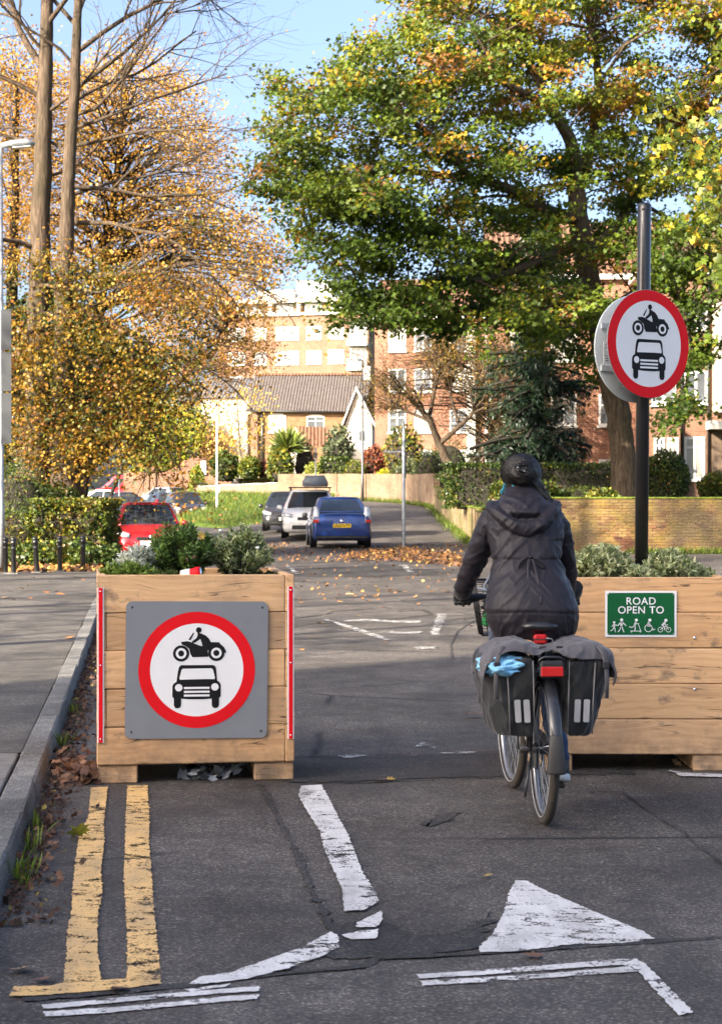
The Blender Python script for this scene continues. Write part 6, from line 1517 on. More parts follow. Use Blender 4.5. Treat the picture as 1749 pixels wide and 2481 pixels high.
# ---- the two tall limes on the left
def lime(label, trunk, seed, bare, low):
    base = D(trunk[0][0], trunk[0][1], trunk[0][2]); e = empty('lime_tree', base, 0, label, 'tree', 'limes along the left pavement'); rr = random.Random(seed); m = MB(); tips = []; bt = []
    pts, rad = limb_pts(trunk, 5, .03, seed); m.tube(pts, rad, 12)
    for p0, d, L, r in bare:
        grow(m, D(*p0), Vector(d), L, r, 2, bt, rr, -.008, .15, (6, 9), .7, .54, 6)
    for p0, d, L, r in low:
        grow(m, D(*p0), Vector(d), L, r, 2, tips, rr, .015, .17, (5, 7), .85, .55, 6)
    m.build('trunk', M_('bark_brown'), e, org=base); return e, base, tips, bt
YL = 46.0
e1, b1, tips1, bt1 = lime('tall lime with the thicker trunk and mostly bare top at the picture edge', [(66, 1252, YL, 125), (70, 1180, YL, 104), (75, 1085, YL, 84), (84, 960, YL, 58), (86, 800, YL, 54), (90, 620, YL, 48), (95, 430, YL, 42), (100, 250, YL, 36), (106, 80, YL, 30), (108, -120, YL, 22)], 4,
    [((95, 150, YL), (-.5, .1, .8), 4, .10), ((97, 260, YL), (.7, -.2, .5), 3.2, .05), ((103, 120, YL), (-.6, -.4, .6), 3.2, .05), ((106, 40, YL), (-.3, .5, .9), 3.0, .05), ((107, -40, YL), (.7, .1, .6), 3.4, .05), ((99, 400, YL), (.7, .3, .3), 3.0, .045), ((105, 60, YL), (.6, -.2, .7), 3.5, .07), ((98, 220, YL), (-.7, -.3, .5), 4.0, .07), ((106, 10, YL), (.2, .4, .9), 3, .06), ((100, 330, YL), (-.8, .4, .4), 3.5, .05)],
    [((88, 560, YL), (-.8, -.3, .2), 3.6, .07), ((86, 700, YL), (.7, -.5, .1), 3.5, .07), ((86, 820, YL), (-.6, -.6, 0), 3, .06), ((90, 640, YL), (.3, -.9, .1), 3.2, .06), ((84, 900, YL), (-.5, -.7, -.1), 2.6, .05), ((84, 930, YL), (.6, -.6, -.1), 2.6, .05)])
e2_, b2, tips2, bt2 = lime('slimmer lime beside it with long dark branches reaching over the road', [(153, 1252, YL - .6, 112), (152, 1180, YL - .6, 92), (150, 1080, YL - .6, 70), (148, 960, YL - .6, 50), (144, 800, YL - .6, 44), (145, 650, YL - .6, 42), (152, 480, YL - .6, 33), (160, 320, YL - .6, 28), (170, 160, YL - .6, 24), (176, 20, YL - .6, 19), (186, -130, YL - .6, 18)], 8,
    [((172, 120, YL), (.75, -.1, .55), 5.2, .075), ((166, 230, YL), (.6, .5, .5), 4.2, .05), ((175, 40, YL), (.5, -.5, .8), 4.0, .05), ((180, -60, YL), (.4, .3, .9), 4.0, .05), ((170, 150, YL), (-.6, -.3, .6), 3.4, .045), ((163, 290, YL), (.75, -.2, .45), 4.4, .05), ((155, 440, YL), (.8, .2, .3), 4.2, .05), ((168, 200, YL), (.8, .2, .35), 5.0, .065), ((176, 20, YL), (.6, .3, .8), 4.6, .06), ((174, 60, YL), (-.5, .2, .8), 4, .06), ((165, 260, YL), (.8, -.3, .25), 4.2, .05), ((178, -20, YL), (.8, -.2, .5), 4.6, .06), ((160, 330, YL), (.85, .1, .1), 4.0, .05), ((158, 350, YL), (-.7, .2, .5), 3.4, .045)],
    [((145, 620, YL), (.92, -.15, .05), 5.2, .10), ((147, 690, YL), (.92, -.25, -.02), 5.0, .095), ((150, 500, YL), (.8, -.3, .1), 4.0, .07), ((146, 780, YL), (.85, -.4, -.12), 4.0, .07), ((146, 860, YL), (.7, -.5, -.2), 3.0, .06), ((155, 420, YL), (.75, .3, .1), 4.0, .06), ((148, 930, YL), (.6, -.6, -.2), 2.6, .05), ((146, 740, YL), (-.3, -.9, .05), 3.0, .06), ((150, 980, YL), (.2, -.9, -.2), 2.2, .04)])
LIMEC = [(.05, .07, .010), (.11, .105, .013), (.26, .165, .018), (.34, .175, .022), (.25, .105, .025), (.10, .05, .022)]
# dense low foliage (traced) + sparse leaves on the twigs
lowpoly = [(0, 600), (120, 570), (260, 590), (330, 640), (420, 690), (450, 780), (430, 860), (410, 940), (380, 1000), (330, 1050), (250, 1075), (140, 1060), (70, 1030), (0, 1030)]
cl = sample_poly(lowpoly, 430, [(118, 640, 22, 60), (90, 690, 28, 60), (250, 700, 40, 20), (350, 760, 40, 16), (220, 830, 30, 22)], 6)
CLl = dpts(cl, YL - 1.2 + rng.standard_normal(430) * 1.3)
for k, (e, b, tips, bt, sel) in enumerate(((e1, b1, tips1, bt1, CLl[::3]), (e2_, b2, tips2, bt2, np.concatenate([CLl[1::3], CLl[2::3]])))):
    A = scatter(sel, 36, (.42, .40, .17), 11 + k); B_ = scatter(tips, 2, .12, 13 + k); Bt = scatter(bt[::9], 1, .08, 15 + k); colA = gpal(sel, 36, LIMEC, [.26, .24, .24, .10, .08, .08], .2, .26)
    parts = []
    for X_, up_, sz, w in ((A, 1.1, (.06, .11), [.28, .28, .22, .10, .06, .06]), (B_, .9, (.07, .12), [.06, .16, .28, .2, .2, .10]), (Bt, 0, (.05, .09), [0, .05, .2, .3, .3, .15])):
        parts.append(leaf_arrays(X_, rng.uniform(*sz, len(X_)), colA if X_ is A else palette(len(X_), LIMEC, w, .22, X_, None, .2), 'round', up_, hang=.6))
    leaf_obj('crown', parts, 'leaf', e, b)

# ---- golden trees further back on the left
def airy_tree(name, label, base, trunk, poly, Y, n, sd, cols, w, size, seed, per=6, spread=(.4, .5, .28), tm='round', gaps=(), bark='bark_grey', mat='leaf', group=None, twr=.5, cat='tree'):
    pts, rad = limb_pts(trunk, 4, .03, seed); g0 = pts[0].copy(); g0.z = ground_h(g0.x, g0.y) - .1; pts.insert(0, g0); rad.insert(0, rad[0] * 1.15); e = empty(name, g0, 0, label, cat, group); m = MB(); rr = random.Random(seed); m.tube(pts, rad, 8)
    c2 = sample_poly(poly, n, gaps, seed); CL = dpts(c2, Y + np.random.default_rng(seed).standard_normal(n) * sd); tips = []
    for c in CL:
        b = Vector(c.tolist()); a = min(pts[len(pts) // 4:], key=lambda p: (p - b).length + abs(p.z - b.z + 1.0) * .6); L_ = (b - a).length
        m1 = a.lerp(b, .5) + Vector((rr.gauss(0, .15), rr.gauss(0, .15), .13 * L_)); r0 = .008 + .007 * L_ * twr
        m.tube([a, m1, b], [r0, r0 * .6, .006], 4, cap=False); tips += [b, m1.lerp(b, .6)]
        for k in range(3):
            d = Vector((rr.gauss(0, 1), rr.gauss(0, 1), rr.gauss(0, .6))).normalized(); m.tube([b, b + d * .8], [.007, .003], 3, cap=False); tips.append(b + d * .5); tips.append(b + d * .8)
    m.build('trunk', M_(bark), e, org=e.location); C = scatter(tips, per, spread, seed)
    leaf_obj('crown', [leaf_arrays(C, rng.uniform(*size, len(C)), gpal(tips, per, cols, w, .12, .2), tm, 1.0)], mat, e, e.location); return e
GOLDC = [(.27, .18, .025), (.42, .25, .04), (.47, .25, .05), (.38, .18, .045), (.18, .09, .035)]
airy_tree('golden_tree', 'tall golden orange tree filling the sky behind the two limes', D(190, 1100, 66), [(186, 1110, 66, 24), (200, 900, 66, 24), (225, 700, 66, 22), (250, 500, 66, 18), (270, 330, 66, 14), (280, 180, 66, 8)],
   [(20, 330), (30, 190), (110, 170), (200, 130), (270, 110), (330, 120), (380, 160), (420, 195), (450, 240), (485, 300), (505, 360), (490, 450), (530, 480), (600, 510), (650, 555), (615, 620), (540, 650), (420, 670), (280, 660), (120, 620), (20, 560)], 66, 560, 3.0, GOLDC, [.2, .3, .25, .15, .1], (.07, .12), 31, gaps=[(330, 590, 40, 12), (430, 600, 40, 10), (360, 420, 16, 10), (440, 380, 16, 8), (300, 300, 20, 12), (250, 450, 16, 16)], per=9, bark='bark_dark', twr=.9)
airy_tree('golden_tree', 'tall golden orange tree at the picture edge left of the thick lime', D(30, 1100, 62), [(20, 1110, 62, 40), (24, 850, 62, 32), (30, 600, 62, 24), (36, 400, 62, 16), (40, 200, 62, 8)],
   [(-60, 120), (40, 60), (80, 150), (75, 620), (-60, 640)], 62, 130, 2.5, GOLDC, [.2, .3, .25, .15, .1], (.07, .12), 32, per=9, bark='bark_dark')
airy_tree('rusty_tree', 'thin rusty brown tree with dark twigs in front of the apartment block', D(430, 1090, 80), [(250, 1110, 80, 9), (320, 950, 80, 9), (430, 830, 80, 8), (510, 730, 80, 6)],
   [(330, 660), (430, 620), (520, 600), (590, 640), (610, 720), (620, 790), (600, 850), (560, 860), (500, 900), (440, 930), (380, 900), (340, 800)], 80, 230, 2.5, [(.34, .20, .03), (.45, .27, .05), (.32, .15, .05), (.16, .09, .04)], [.3, .3, .25, .15], (.08, .13), 33, per=5, bark='bark_dark', twr=.9)
airy_tree('golden_sapling', 'slender yellow leaved sapling in front of the cream house', D(540, 1075, 119), [(540, 1085, 119, 6), (538, 1020, 119, 5), (535, 950, 119, 4), (530, 880, 119, 3)],
   [(470, 900), (520, 850), (600, 880), (620, 960), (600, 1030), (540, 1050), (480, 1010)], 119, 60, 1.0, [(.42, .32, .04), (.52, .33, .06), (.32, .26, .04)], [.4, .4, .2], (.12, .2), 34, per=2)
airy_tree('green_gold_tree', 'rounded green and yellow tree behind the far parked cars', D(390, 1090, 132), [(390, 1110, 132, 10), (385, 1020, 132, 8), (380, 950, 132, 5)],
   [(290, 1000), (330, 930), (400, 900), (450, 940), (460, 1000), (430, 1040), (370, 1060), (300, 1050)], 132, 120, 1.6, [(.14, .19, .02), (.26, .27, .025), (.42, .32, .03), (.07, .12, .015)], [.35, .3, .2, .15], (.16, .28), 35, per=7)
airy_tree('russet_bush', 'small russet tree beside the curved gateway', D(485, 1090, 131), [(485, 1095, 131, 5), (482, 1040, 131, 4), (480, 1000, 131, 3)], [(440, 1000), (470, 950), (510, 960), (520, 1030), (490, 1060), (450, 1050)], 131, 40, .8, [(.40, .14, .05), (.42, .26, .10), (.36, .24, .10)], [.3, .4, .3], (.14, .22), 36, per=5)

# ---- small spreading tree with sparse brown leaves
ST = 66.0; sm_t = empty('sumac_tree', D(1030, 1075, ST), 0, 'low multi-stemmed tree with wiry twigs and sparse bronze leaves above the mossy wall', 'tree'); m = MB(); rr = random.Random(3); tips = []
stems = [[(1030, 1085, ST, 26), (1005, 1035, ST, 20), (985, 995, ST, 18), (962, 940, ST - .3, 14), (925, 900, ST - .6, 9), (885, 870, ST - .8, 5)], [(985, 995, ST, 13), (1030, 955, ST - .3, 11), (1060, 925, ST - .5, 9), (1072, 880, ST - .6, 6), (1085, 820, ST - .6, 4)], [(1032, 1075, ST, 16), (1060, 1030, ST + .3, 13), (1085, 1008, ST + .4, 11), (1130, 1000, ST + .5, 8), (1190, 1006, ST + .6, 5)],
         [(962, 940, ST - .3, 10), (975, 870, ST, 7), (985, 800, ST + .2, 4)], [(1060, 925, ST - .5, 8), (1120, 900, ST - .5, 6), (1180, 860, ST - .4, 4)], [(965, 945, ST - .3, 9), (930, 930, ST, 6), (880, 905, ST, 4)], [(1030, 955, ST, 8), (1010, 880, ST + .4, 6), (1020, 810, ST + .5, 4)]]
for i, s_ in enumerate(stems):
    pts, rad = limb_pts(s_, 4, .05, i + 2); m.tube(pts, rad, 8)
    for k in range(24 if i != 0 else 12):
        j = rr.randrange(len(pts) // 2, len(pts)); grow(m, pts[j], (pts[j] - pts[max(j - 2, 0)]).normalized() + Vector((rr.gauss(0, .7), rr.gauss(0, .7), rr.uniform(.0, .7))), rr.uniform(1.0, 1.9), max(rad[j] * .6, .012), 1, tips, rr, .01, .16, (4, 6), .8, .6, 5)
m.build('trunk', M_('bark_brown'), sm_t, org=sm_t.location); C = scatter(tips, 3, .12, 4)
leaf_obj('crown', [leaf_arrays(C, rng.uniform(.07, .15, len(C)), palette(len(C), [(.10, .075, .02), (.20, .12, .03), (.26, .14, .035), (.12, .11, .025), (.30, .22, .03)], [.25, .25, .2, .2, .1], .25), 'narrow', .2, hang=.6)], 'leaf_dry', sm_t, sm_t.location)

airy_tree('brown_tree', 'wiry half bare tree with bronze twigs in front of the red terrace', D(1130, 1060, 72), [(1130, 1080, 72, 16), (1128, 1000, 72, 13), (1135, 900, 72, 10), (1150, 800, 72, 6)],
   [(860, 880), (870, 800), (950, 760), (1080, 740), (1200, 720), (1290, 760), (1320, 860), (1290, 960), (1180, 990), (1040, 980), (930, 950)], 72, 330, 1.8, [(.12, .085, .02), (.20, .11, .03), (.15, .09, .03), (.26, .15, .035)], [.3, .25, .25, .2], (.07, .13), 37, per=7, bark='bark_dark', twr=.8, tm='narrow')

# ---- dark cedar
CE = 63.0; ced = empty('cedar_tree', D(1206, 1060, CE), 0, 'dark blue-green cedar with drooping layered branches behind the rider', 'tree'); m = MB(); tips = []; ax = []
pts, rad = limb_pts([(1206, 1075, CE, 26), (1208, 1000, CE, 24), (1210, 850, CE, 20), (1214, 700, CE, 14), (1218, 560, CE, 8), (1220, 480, CE, 3)], 6, .02, 3); m.tube(pts, rad, 8); rr = random.Random(12)
for k in range(120):
    t = rr.uniform(.12, .97) if k > 50 else rr.uniform(.1, .45); i = int(t * (len(pts) - 1)); p = pts[i]; a = rr.uniform(0, 6.283); L_ = lerp(3.6, .7, t) * rr.uniform(.35, 1.15)
    d = Vector((math.cos(a), math.sin(a), rr.uniform(-.1, .4))); q = [p]
    for s in range(6): d = (d + Vector((rr.gauss(0, .09), rr.gauss(0, .09), -.075))).normalized(); q.append(q[-1] + d * L_ / 6)
    m.tube(q, [rad[i] * .35 + .006 - s * .001 for s in range(7)], 4, cap=False)
    for s in range(1, 7):
        sd = d.cross(Vector((0, 0, 1))).normalized()
        for g in range(10):
            b = q[s].lerp(q[s - 1], rr.random()); o = sd * rr.gauss(0, .30 * (1.2 - .1 * s)) + Vector((0, 0, rr.gauss(-.08, .13))); tips.append(tuple(b + o)); ax.append(tuple(d * .6 + o.normalized() * .8 + Vector((0, 0, -.35))))
m.build('trunk', M_('bark_dark'), ced, org=ced.location); C = np.repeat(np.array(tips), 5, 0) + rng.standard_normal((len(tips) * 5, 3)) * .05; A_ = np.repeat(np.array(ax), 5, 0)
leaf_obj('crown', [leaf_arrays(C, rng.uniform(.10, .22, len(C)), palette(len(C), [(.010, .024, .014), (.018, .040, .020), (.035, .06, .03)], [.4, .4, .2], .2), 'narrow', .6, A_)], 'leaf_gloss', ced, ced.location)

# ---- yellow green plane branches hanging in at the right edge
PLY = 27.0; pt_ = empty('plane_tree', (8.2, PLY, 0), 0, 'yellow green maple-like leaves hanging in from a tree beyond the picture edge', 'tree'); m = MB(); tips = []; rr = random.Random(17)
m.tube([(8.2, PLY, -.3), (8.15, PLY, 3), (8.3, PLY + .1, 6), (8.2, PLY, 9), (8.0, PLY, 12)], [.32, .27, .24, .2, .12], 12)
sprays = [(1625, 20, 34), (1622, 110, 30), (1618, 190, 28), (1545, 215, 24), (1480, 235, 24), (1560, 290, 34), (1500, 300, 30), (1610, 330, 34), (1450, 255, 20), (1545, 360, 36), (1600, 420, 40), (1575, 470, 34), (1540, 500, 26), (1612, 540, 30), (1600, 615, 26), (1500, 345, 24), (1465, 330, 20), (1650, 100, 40), (1660, 260, 40), (1650, 460, 40)]
for x, y, s in sprays:
    b = D(x, y, PLY + rr.gauss(0, .8)); a = Vector((8.15, PLY, b.z + rr.uniform(.2, 1.6))); mid = a.lerp(b, .55) + Vector((0, 0, .35)); m.tube([a, mid, b], [.03, .018, .006], 5, cap=False)
    for k in range(int(s * .36)):
        o = Vector((rr.gauss(0, 1), rr.gauss(0, 1.6), rr.gauss(0, 1))) * (s * DS * PLY / F * .75); tips.append(b + o)
        if k % 3 == 0: m.tube([b, b + o * .6 + Vector((0, 0, .05)), b + o], [.006, .004, .002], 3, cap=False)
m.build('trunk', M_('bark_dark'), pt_, org=pt_.location); C = scatter(tips, 3, .09, 8)
leaf_obj('crown', [leaf_arrays(C, rng.uniform(.08, .15, len(C)), palette(len(C), [(.09, .13, .015), (.15, .17, .018), (.28, .24, .02), (.36, .21, .025), (.06, .09, .014)], [.3, .32, .18, .08, .12], .2), 'lobed', .1, hang=.9)], 'leaf', pt_, pt_.location)

# ---- bare trees out of frame on the left, whose shadows stripe the pavement and the road
for i, (x, y, h, lab) in enumerate(((-15.5, 11.5, 13, 'bare street tree out of frame near the flats'), (-19.5, 19.5, 15, 'taller bare street tree out of frame beyond the flats'), (-25, 28, 16, 'bare street tree out of frame furthest up the pavement'), (-13.8, 29, 19, 'slim half bare street tree out of frame behind the grass verge'), (-11.6, 9.6, 10, 'young bare street tree out of frame nearest the viewer'), (-13.2, 15.5, 12, 'bare street tree out of frame behind the pavement'), (-26, 48, 19, 'leafy golden tree out of frame beyond the bollards'), (-32, 56, 22, 'tall leafy golden tree out of frame up the left road'), (-19, 55, 17, 'leafy golden tree out of frame near the dark yews'), (-38, 40, 22, 'broad golden tree out of frame far to the left'), (-16.5, 25, 22, 'tall leafy tree out of frame beside the grass verge'))):
    leafy = i > 5
    e = empty('street_tree', (x, y, .1), 0, lab, 'tree', 'street trees out of frame'); m = MB(); rr = random.Random(50 + i); tips = []
    m.tube([(x, y, 0), (x + .1, y, h * .3), (x, y + .1, h * .6), (x + .1, y, h)], [.22, .18, .12, .03], 8)
    for k in range(16 if leafy else 11): z = h * rr.uniform(.3, .95); a = rr.uniform(0, 6.28); grow(m, Vector((x, y, z)), Vector((math.cos(a), math.sin(a), .7)), h * .26, .05, 2, tips, rr, 0, .15, (4, 6), .8, .55, 5)
    m.build('trunk', M_('bark_grey'), e, org=e.location); C = scatter(tips if leafy or i == 3 else tips[::3], 3 if leafy else 1, .3 if leafy else .15, i)
    leaf_obj('crown', [leaf_arrays(C, rng.uniform(.1, .2, len(C)) if leafy else rng.uniform(.08, .14, len(C)), palette(len(C), GOLDC, [.2, .3, .25, .15, .1]), 'round')], 'leaf', e, e.location)
# ================================================================== HEDGES, SHRUBS, STREET FURNITURE, FALLEN LEAVES
def bush(name, label, c, rad, n, cols, w, size, tm='round', mat='leaf', box=False, cat='shrub', group=None, hang=0.0, seed=0, core=True, rough=.25, lift=0.0):
    """c: centre of the foot; rad: half sizes (x, y) and height"""
    global rng
    c = Vector(c); e = empty(name, c, 0, label, cat, group); r = np.random.default_rng(seed + 100); a, b, h = rad
    if box:
        q = r.random((n, 3)) * 2 - 1; face = r.integers(0, 3, n); sgn = np.where(r.random(n) < .5, -1, 1)
        for k in range(3): m_ = face == k; q[m_, k] = sgn[m_] * (1 - np.abs(r.normal(0, .10, m_.sum())))
        q[(face == 2), 2] = np.abs(q[(face == 2), 2])
        bump_ = .10 * np.sin(q[:, 0] * 9 + seed) * np.cos(q[:, 2] * 8) + .06 * np.sin(q[:, 1] * 15 + q[:, 2] * 7)
        C = q * (1 + bump_[:, None] * rough * 2) * np.array([a, b, h / 2]) + np.array([0, 0, h / 2])
    else:
        d = unit(r.standard_normal((n, 3))); f = 1 + rough * np.array([mnoise.noise(Vector((v * 2.3).tolist()) + Vector((seed, 0, 0))) for v in d])
        rr_ = (1 - np.abs(r.normal(0, .16, n))) * f
        C = d * rr_[:, None] * np.array([a, b, h * .55]) + np.array([0, 0, h * .48]); C[:, 2] = np.maximum(C[:, 2], .02)
    col = palette(n, cols, w, .24, C * 3)
    leaf_obj('foliage', [leaf_arrays(C, r.uniform(*size, n), col, tm, .4, hang=hang)], mat, e)
    if lift: MB().tube([(0, 0, -lift - .1), (.05, 0, -lift * .4), (0, 0, h * .5)], [.2, .16, .1], 8).build('trunk', M_('bark_dark'), e)
    if core:
        m = MB(); rr = random.Random(seed)
        if box: m.box(-a * .86, a * .86, -b * .86, b * .86, -.05, h * .88, .1)
        else: m.loft([ell_ring(0, 0, h * z, a * k, b * k, 14) for z, k in ((-.05, .45), (.1, .7), (.35, .78), (.6, .7), (.78, .5), (.88, .2))])
        m.build('dark_core', M_('bark_dark'), e)  # solid dark core added to block see-through, in place of a shaded inside
    return e
HG = [(.03, .055, .012), (.06, .09, .016), (.11, .14, .02), (.24, .22, .025), (.16, .10, .03)]
def gp(dx, Y, z=None):
    X = (dx * DS - CX) * Y / F; return Vector((X, Y, ground_h(X, Y) if z is None else z))
bush('clipped_hedge', 'clipped square hedge with yellowing leaves between the bollards and the red car', (-6.5, 40.4, .05), (.86, 1.2, 1.5), 11000, HG, [.12, .26, .28, .22, .12], (.05, .10), box=True, cat='hedge', seed=1, rough=.5)
bush('dome_bush', 'dark domed bush showing above the clipped hedge', gp(130, 44, .1), (.75, .7, 1.85), 4200, HG, [.4, .4, .15, .03, .02], (.05, .09), 'round', 'leaf_gloss', seed=2, rough=.15)
bush('laurel_bush', 'dark green leafy bush at the picture edge behind the bollards', (-8.2, 42.5, .1), (1.0, .9, 2.3), 5200, HG, [.38, .38, .18, .04, .02], (.08, .14), 'narrow', 'leaf_gloss', seed=3)
bush('laurel_bush', 'low shaggy green bush left of the clipped hedge', (-7.75, 40.0, .08), (.75, .7, 1.3), 3000, HG, [.25, .3, .2, .2, .05], (.08, .15), 'narrow', 'leaf', seed=4)
iv = bush('ivy', 'ivy and weeds spreading along the foot of the clipped hedge', (-6.5, 38.2, .08), (1.5, .75, .55), 3600, HG, [.3, .35, .25, .05, .05], (.06, .11), 'lobed', 'leaf_gloss', seed=5, core=False)
# evergreen mass in the shade under the limes
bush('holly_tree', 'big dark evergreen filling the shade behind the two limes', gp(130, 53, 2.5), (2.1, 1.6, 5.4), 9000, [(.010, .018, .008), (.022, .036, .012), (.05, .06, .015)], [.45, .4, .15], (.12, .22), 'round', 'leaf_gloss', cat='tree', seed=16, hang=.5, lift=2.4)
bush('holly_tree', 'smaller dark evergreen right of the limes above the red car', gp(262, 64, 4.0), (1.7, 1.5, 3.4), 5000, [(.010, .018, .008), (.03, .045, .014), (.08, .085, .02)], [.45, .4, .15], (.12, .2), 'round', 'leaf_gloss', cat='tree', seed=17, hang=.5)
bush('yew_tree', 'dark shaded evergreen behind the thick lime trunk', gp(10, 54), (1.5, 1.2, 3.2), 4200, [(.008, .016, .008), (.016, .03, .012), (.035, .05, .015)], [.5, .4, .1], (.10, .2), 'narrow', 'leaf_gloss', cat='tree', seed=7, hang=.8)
# front garden on the right
bush('evergreen_hedge', 'dark flat-topped hedge behind the rider', (6.4, 60.5, 1.35), (3.6, .8, 1.5), 11000, HG, [.55, .33, .1, .01, .01], (.06, .10), 'round', 'leaf_gloss', box=True, cat='hedge', seed=8, rough=.3)
bush('round_bush', 'dark rounded bush beside the black pole', gp(1492, 60, 1.4), (.82, .8, 1.85), 6500, HG, [.42, .42, .14, .01, .01], (.06, .10), 'round', 'leaf_gloss', seed=9, rough=.12)
for i, (dx, Y, a, h, lab, cols, w) in enumerate(((1140, 55.5, .6, 1.0, 'bright green bush behind the mossy wall', HG, [.15, .35, .4, .08, .02]), (1088, 62, .6, 1.3, 'grey green shrub at the far end of the mossy wall', [(.05, .07, .03), (.10, .13, .06), (.16, .19, .08)], [.3, .5, .2]),
        (1195, 52, .9, .8, 'shaggy green shrub just behind the rider', HG, [.3, .4, .25, .03, .02]), (1310, 52.5, .9, .75, 'loose dark shrub left of the oak trunk', HG, [.35, .4, .15, .06, .04]), (1352, 51, .5, .62, 'yellowish twiggy shrub at the foot of the oak', HG, [.05, .15, .35, .35, .1]), (1120, 66, 1.1, 1.5, 'deep green shrub under the sparse bronze tree', HG, [.35, .4, .2, .03, .02]), (1600, 66, .6, 1.1, 'thin rose bush in front of the sunlit house', HG, [.1, .3, .4, .1, .1]), (1385, 62, .5, 2.0, 'narrow dark evergreen beside the oak trunk', HG, [.6, .35, .05, 0, 0]))):
    bush('garden_shrub', lab, gp(dx, Y), (a, a * .9, h), 2600, cols, w, (.07, .13), ('round', 'narrow')[i % 2], 'leaf', seed=20 + i, core=(i not in (4, 6)), group='shrubs in the front garden')
# terrace shrubs beyond the far wall
TB = [(505, 112, .95, 1.7, 'dark green shrub behind the retaining wall', HG, [.3, .4, .25, .04, .01]), (455, 116, 1.0, 2.2, 'green and yellow shrub next to the notice board', HG, [.1, .3, .35, .2, .05]), (560, 111, .7, 1.3, 'fresh green shrub at the end of the timber fence', HG, [.05, .25, .6, .1, 0]), (600, 111.5, .7, 1.1, 'dark red leaved shrub by the timber fence', [(.10, .02, .025), (.16, .035, .03), (.06, .03, .02)], [.4, .4, .2]), (628, 109.9, .85, 1.9, 'tall loose yellow green grasses by the gate', HG, [.1, .25, .35, .25, .05]),
      (683, 111.5, .75, 2.6, 'nearly black purple shrub beside the spiky palm', [(.02, .012, .012), (.05, .02, .022), (.03, .03, .014)], [.5, .3, .2]), (704, 110, .5, 1.2, 'pale green grass clump behind the white car', [(.20, .24, .05), (.30, .32, .08)], [.5, .5]), (795, 110, .7, 1.3, 'light green shrub right of the clipped hedge block', HG, [.05, .2, .6, .15, 0]), (838, 111, .8, 2.0, 'wine red shrub beside the lamp post', [(.16, .04, .03), (.24, .08, .035), (.10, .05, .025)], [.4, .35, .25]),
      (866, 107.5, .78, 1.15, 'brilliant yellow bush above the far wall', [(.42, .42, .02), (.55, .50, .03), (.28, .33, .02)], [.45, .35, .2]), (760, 114, 1.0, 3.6, 'tall grey green olive beside the white wing', [(.06, .08, .04), (.11, .14, .07), (.16, .19, .10)], [.35, .45, .2]), (897, 104, .7, 1.5, 'dark spiky shrub next to the yellow bush', HG, [.4, .45, .12, .03, 0]), (932, 98, 1.05, 1.55, 'grey green cushion shrub on the far wall', [(.05, .065, .03), (.09, .11, .05), (.13, .15, .08)], [.4, .4, .2]), (965, 92, .9, 1.9, 'dark green shrub where the two walls meet', HG, [.4, .4, .17, .03, 0]), (905, 110, 1.3, 3.2, 'tall bronze shrub in front of the red terrace', HG, [.15, .2, .15, .2, .3]), (1005, 96, 1.3, 2.6, 'glossy green shrub below the red terrace', HG, [.35, .45, .2, 0, 0])]
for i, (dx, Y, a, h, lab, cols, w) in enumerate(TB):
    X = (dx * DS - CX) * Y / F; z = ground_h(X, Y)
    if Y < 109.8 and X > -9: z = 2.35
    bush('garden_shrub', lab, (X, Y, z), (a, a * .8, h), 1500, cols, w, (.12, .24), ('round', 'narrow')[i % 2], 'leaf', seed=60 + i, group='shrubs beyond the far wall')
bush('hedge_block', 'small square clipped hedge beyond the far wall', gp(750, 110.4), (.85, .5, 1.55), 2600, HG, [.45, .4, .15, 0, 0], (.10, .17), 'round', 'leaf_gloss', box=True, cat='hedge', seed=90, rough=.2)
bush('conifer', 'pale green clipped conifer beside the grey van', gp(441, 126), (.55, .5, 3.0), 2200, [(.10, .15, .02), (.18, .22, .03), (.26, .27, .04)], [.3, .5, .2], (.12, .2), seed=91, cat='tree')
# spiky palm
pm = empty('palm', gp(646, 111), 0, 'spiky green fan palm in front of the yellow house', 'palm'); C = []; A_ = []
for k in range(420):
    a = rng.uniform(0, 6.283); el = rng.uniform(-.35, 1.3); d = np.array([math.cos(a) * math.cos(el), math.sin(a) * math.cos(el), math.sin(el)]); C.append(d * .15 + np.array([0, 0, 2.0])); A_.append(d)
C = np.array(C); leaf_obj('fronds', [leaf_arrays(C, rng.uniform(.9, 1.5, len(C)), palette(len(C), [(.05, .09, .02), (.12, .16, .03), (.20, .22, .06)], [.3, .4, .3]), 'blade', .5, np.array(A_) * 4)], 'leaf_gloss', pm)
MB().tube([(0, 0, -.2), (.03, 0, 1), (0, 0, 2.05)], [.14, .11, .12], 8).build('stem', M_('bark_brown'), pm)

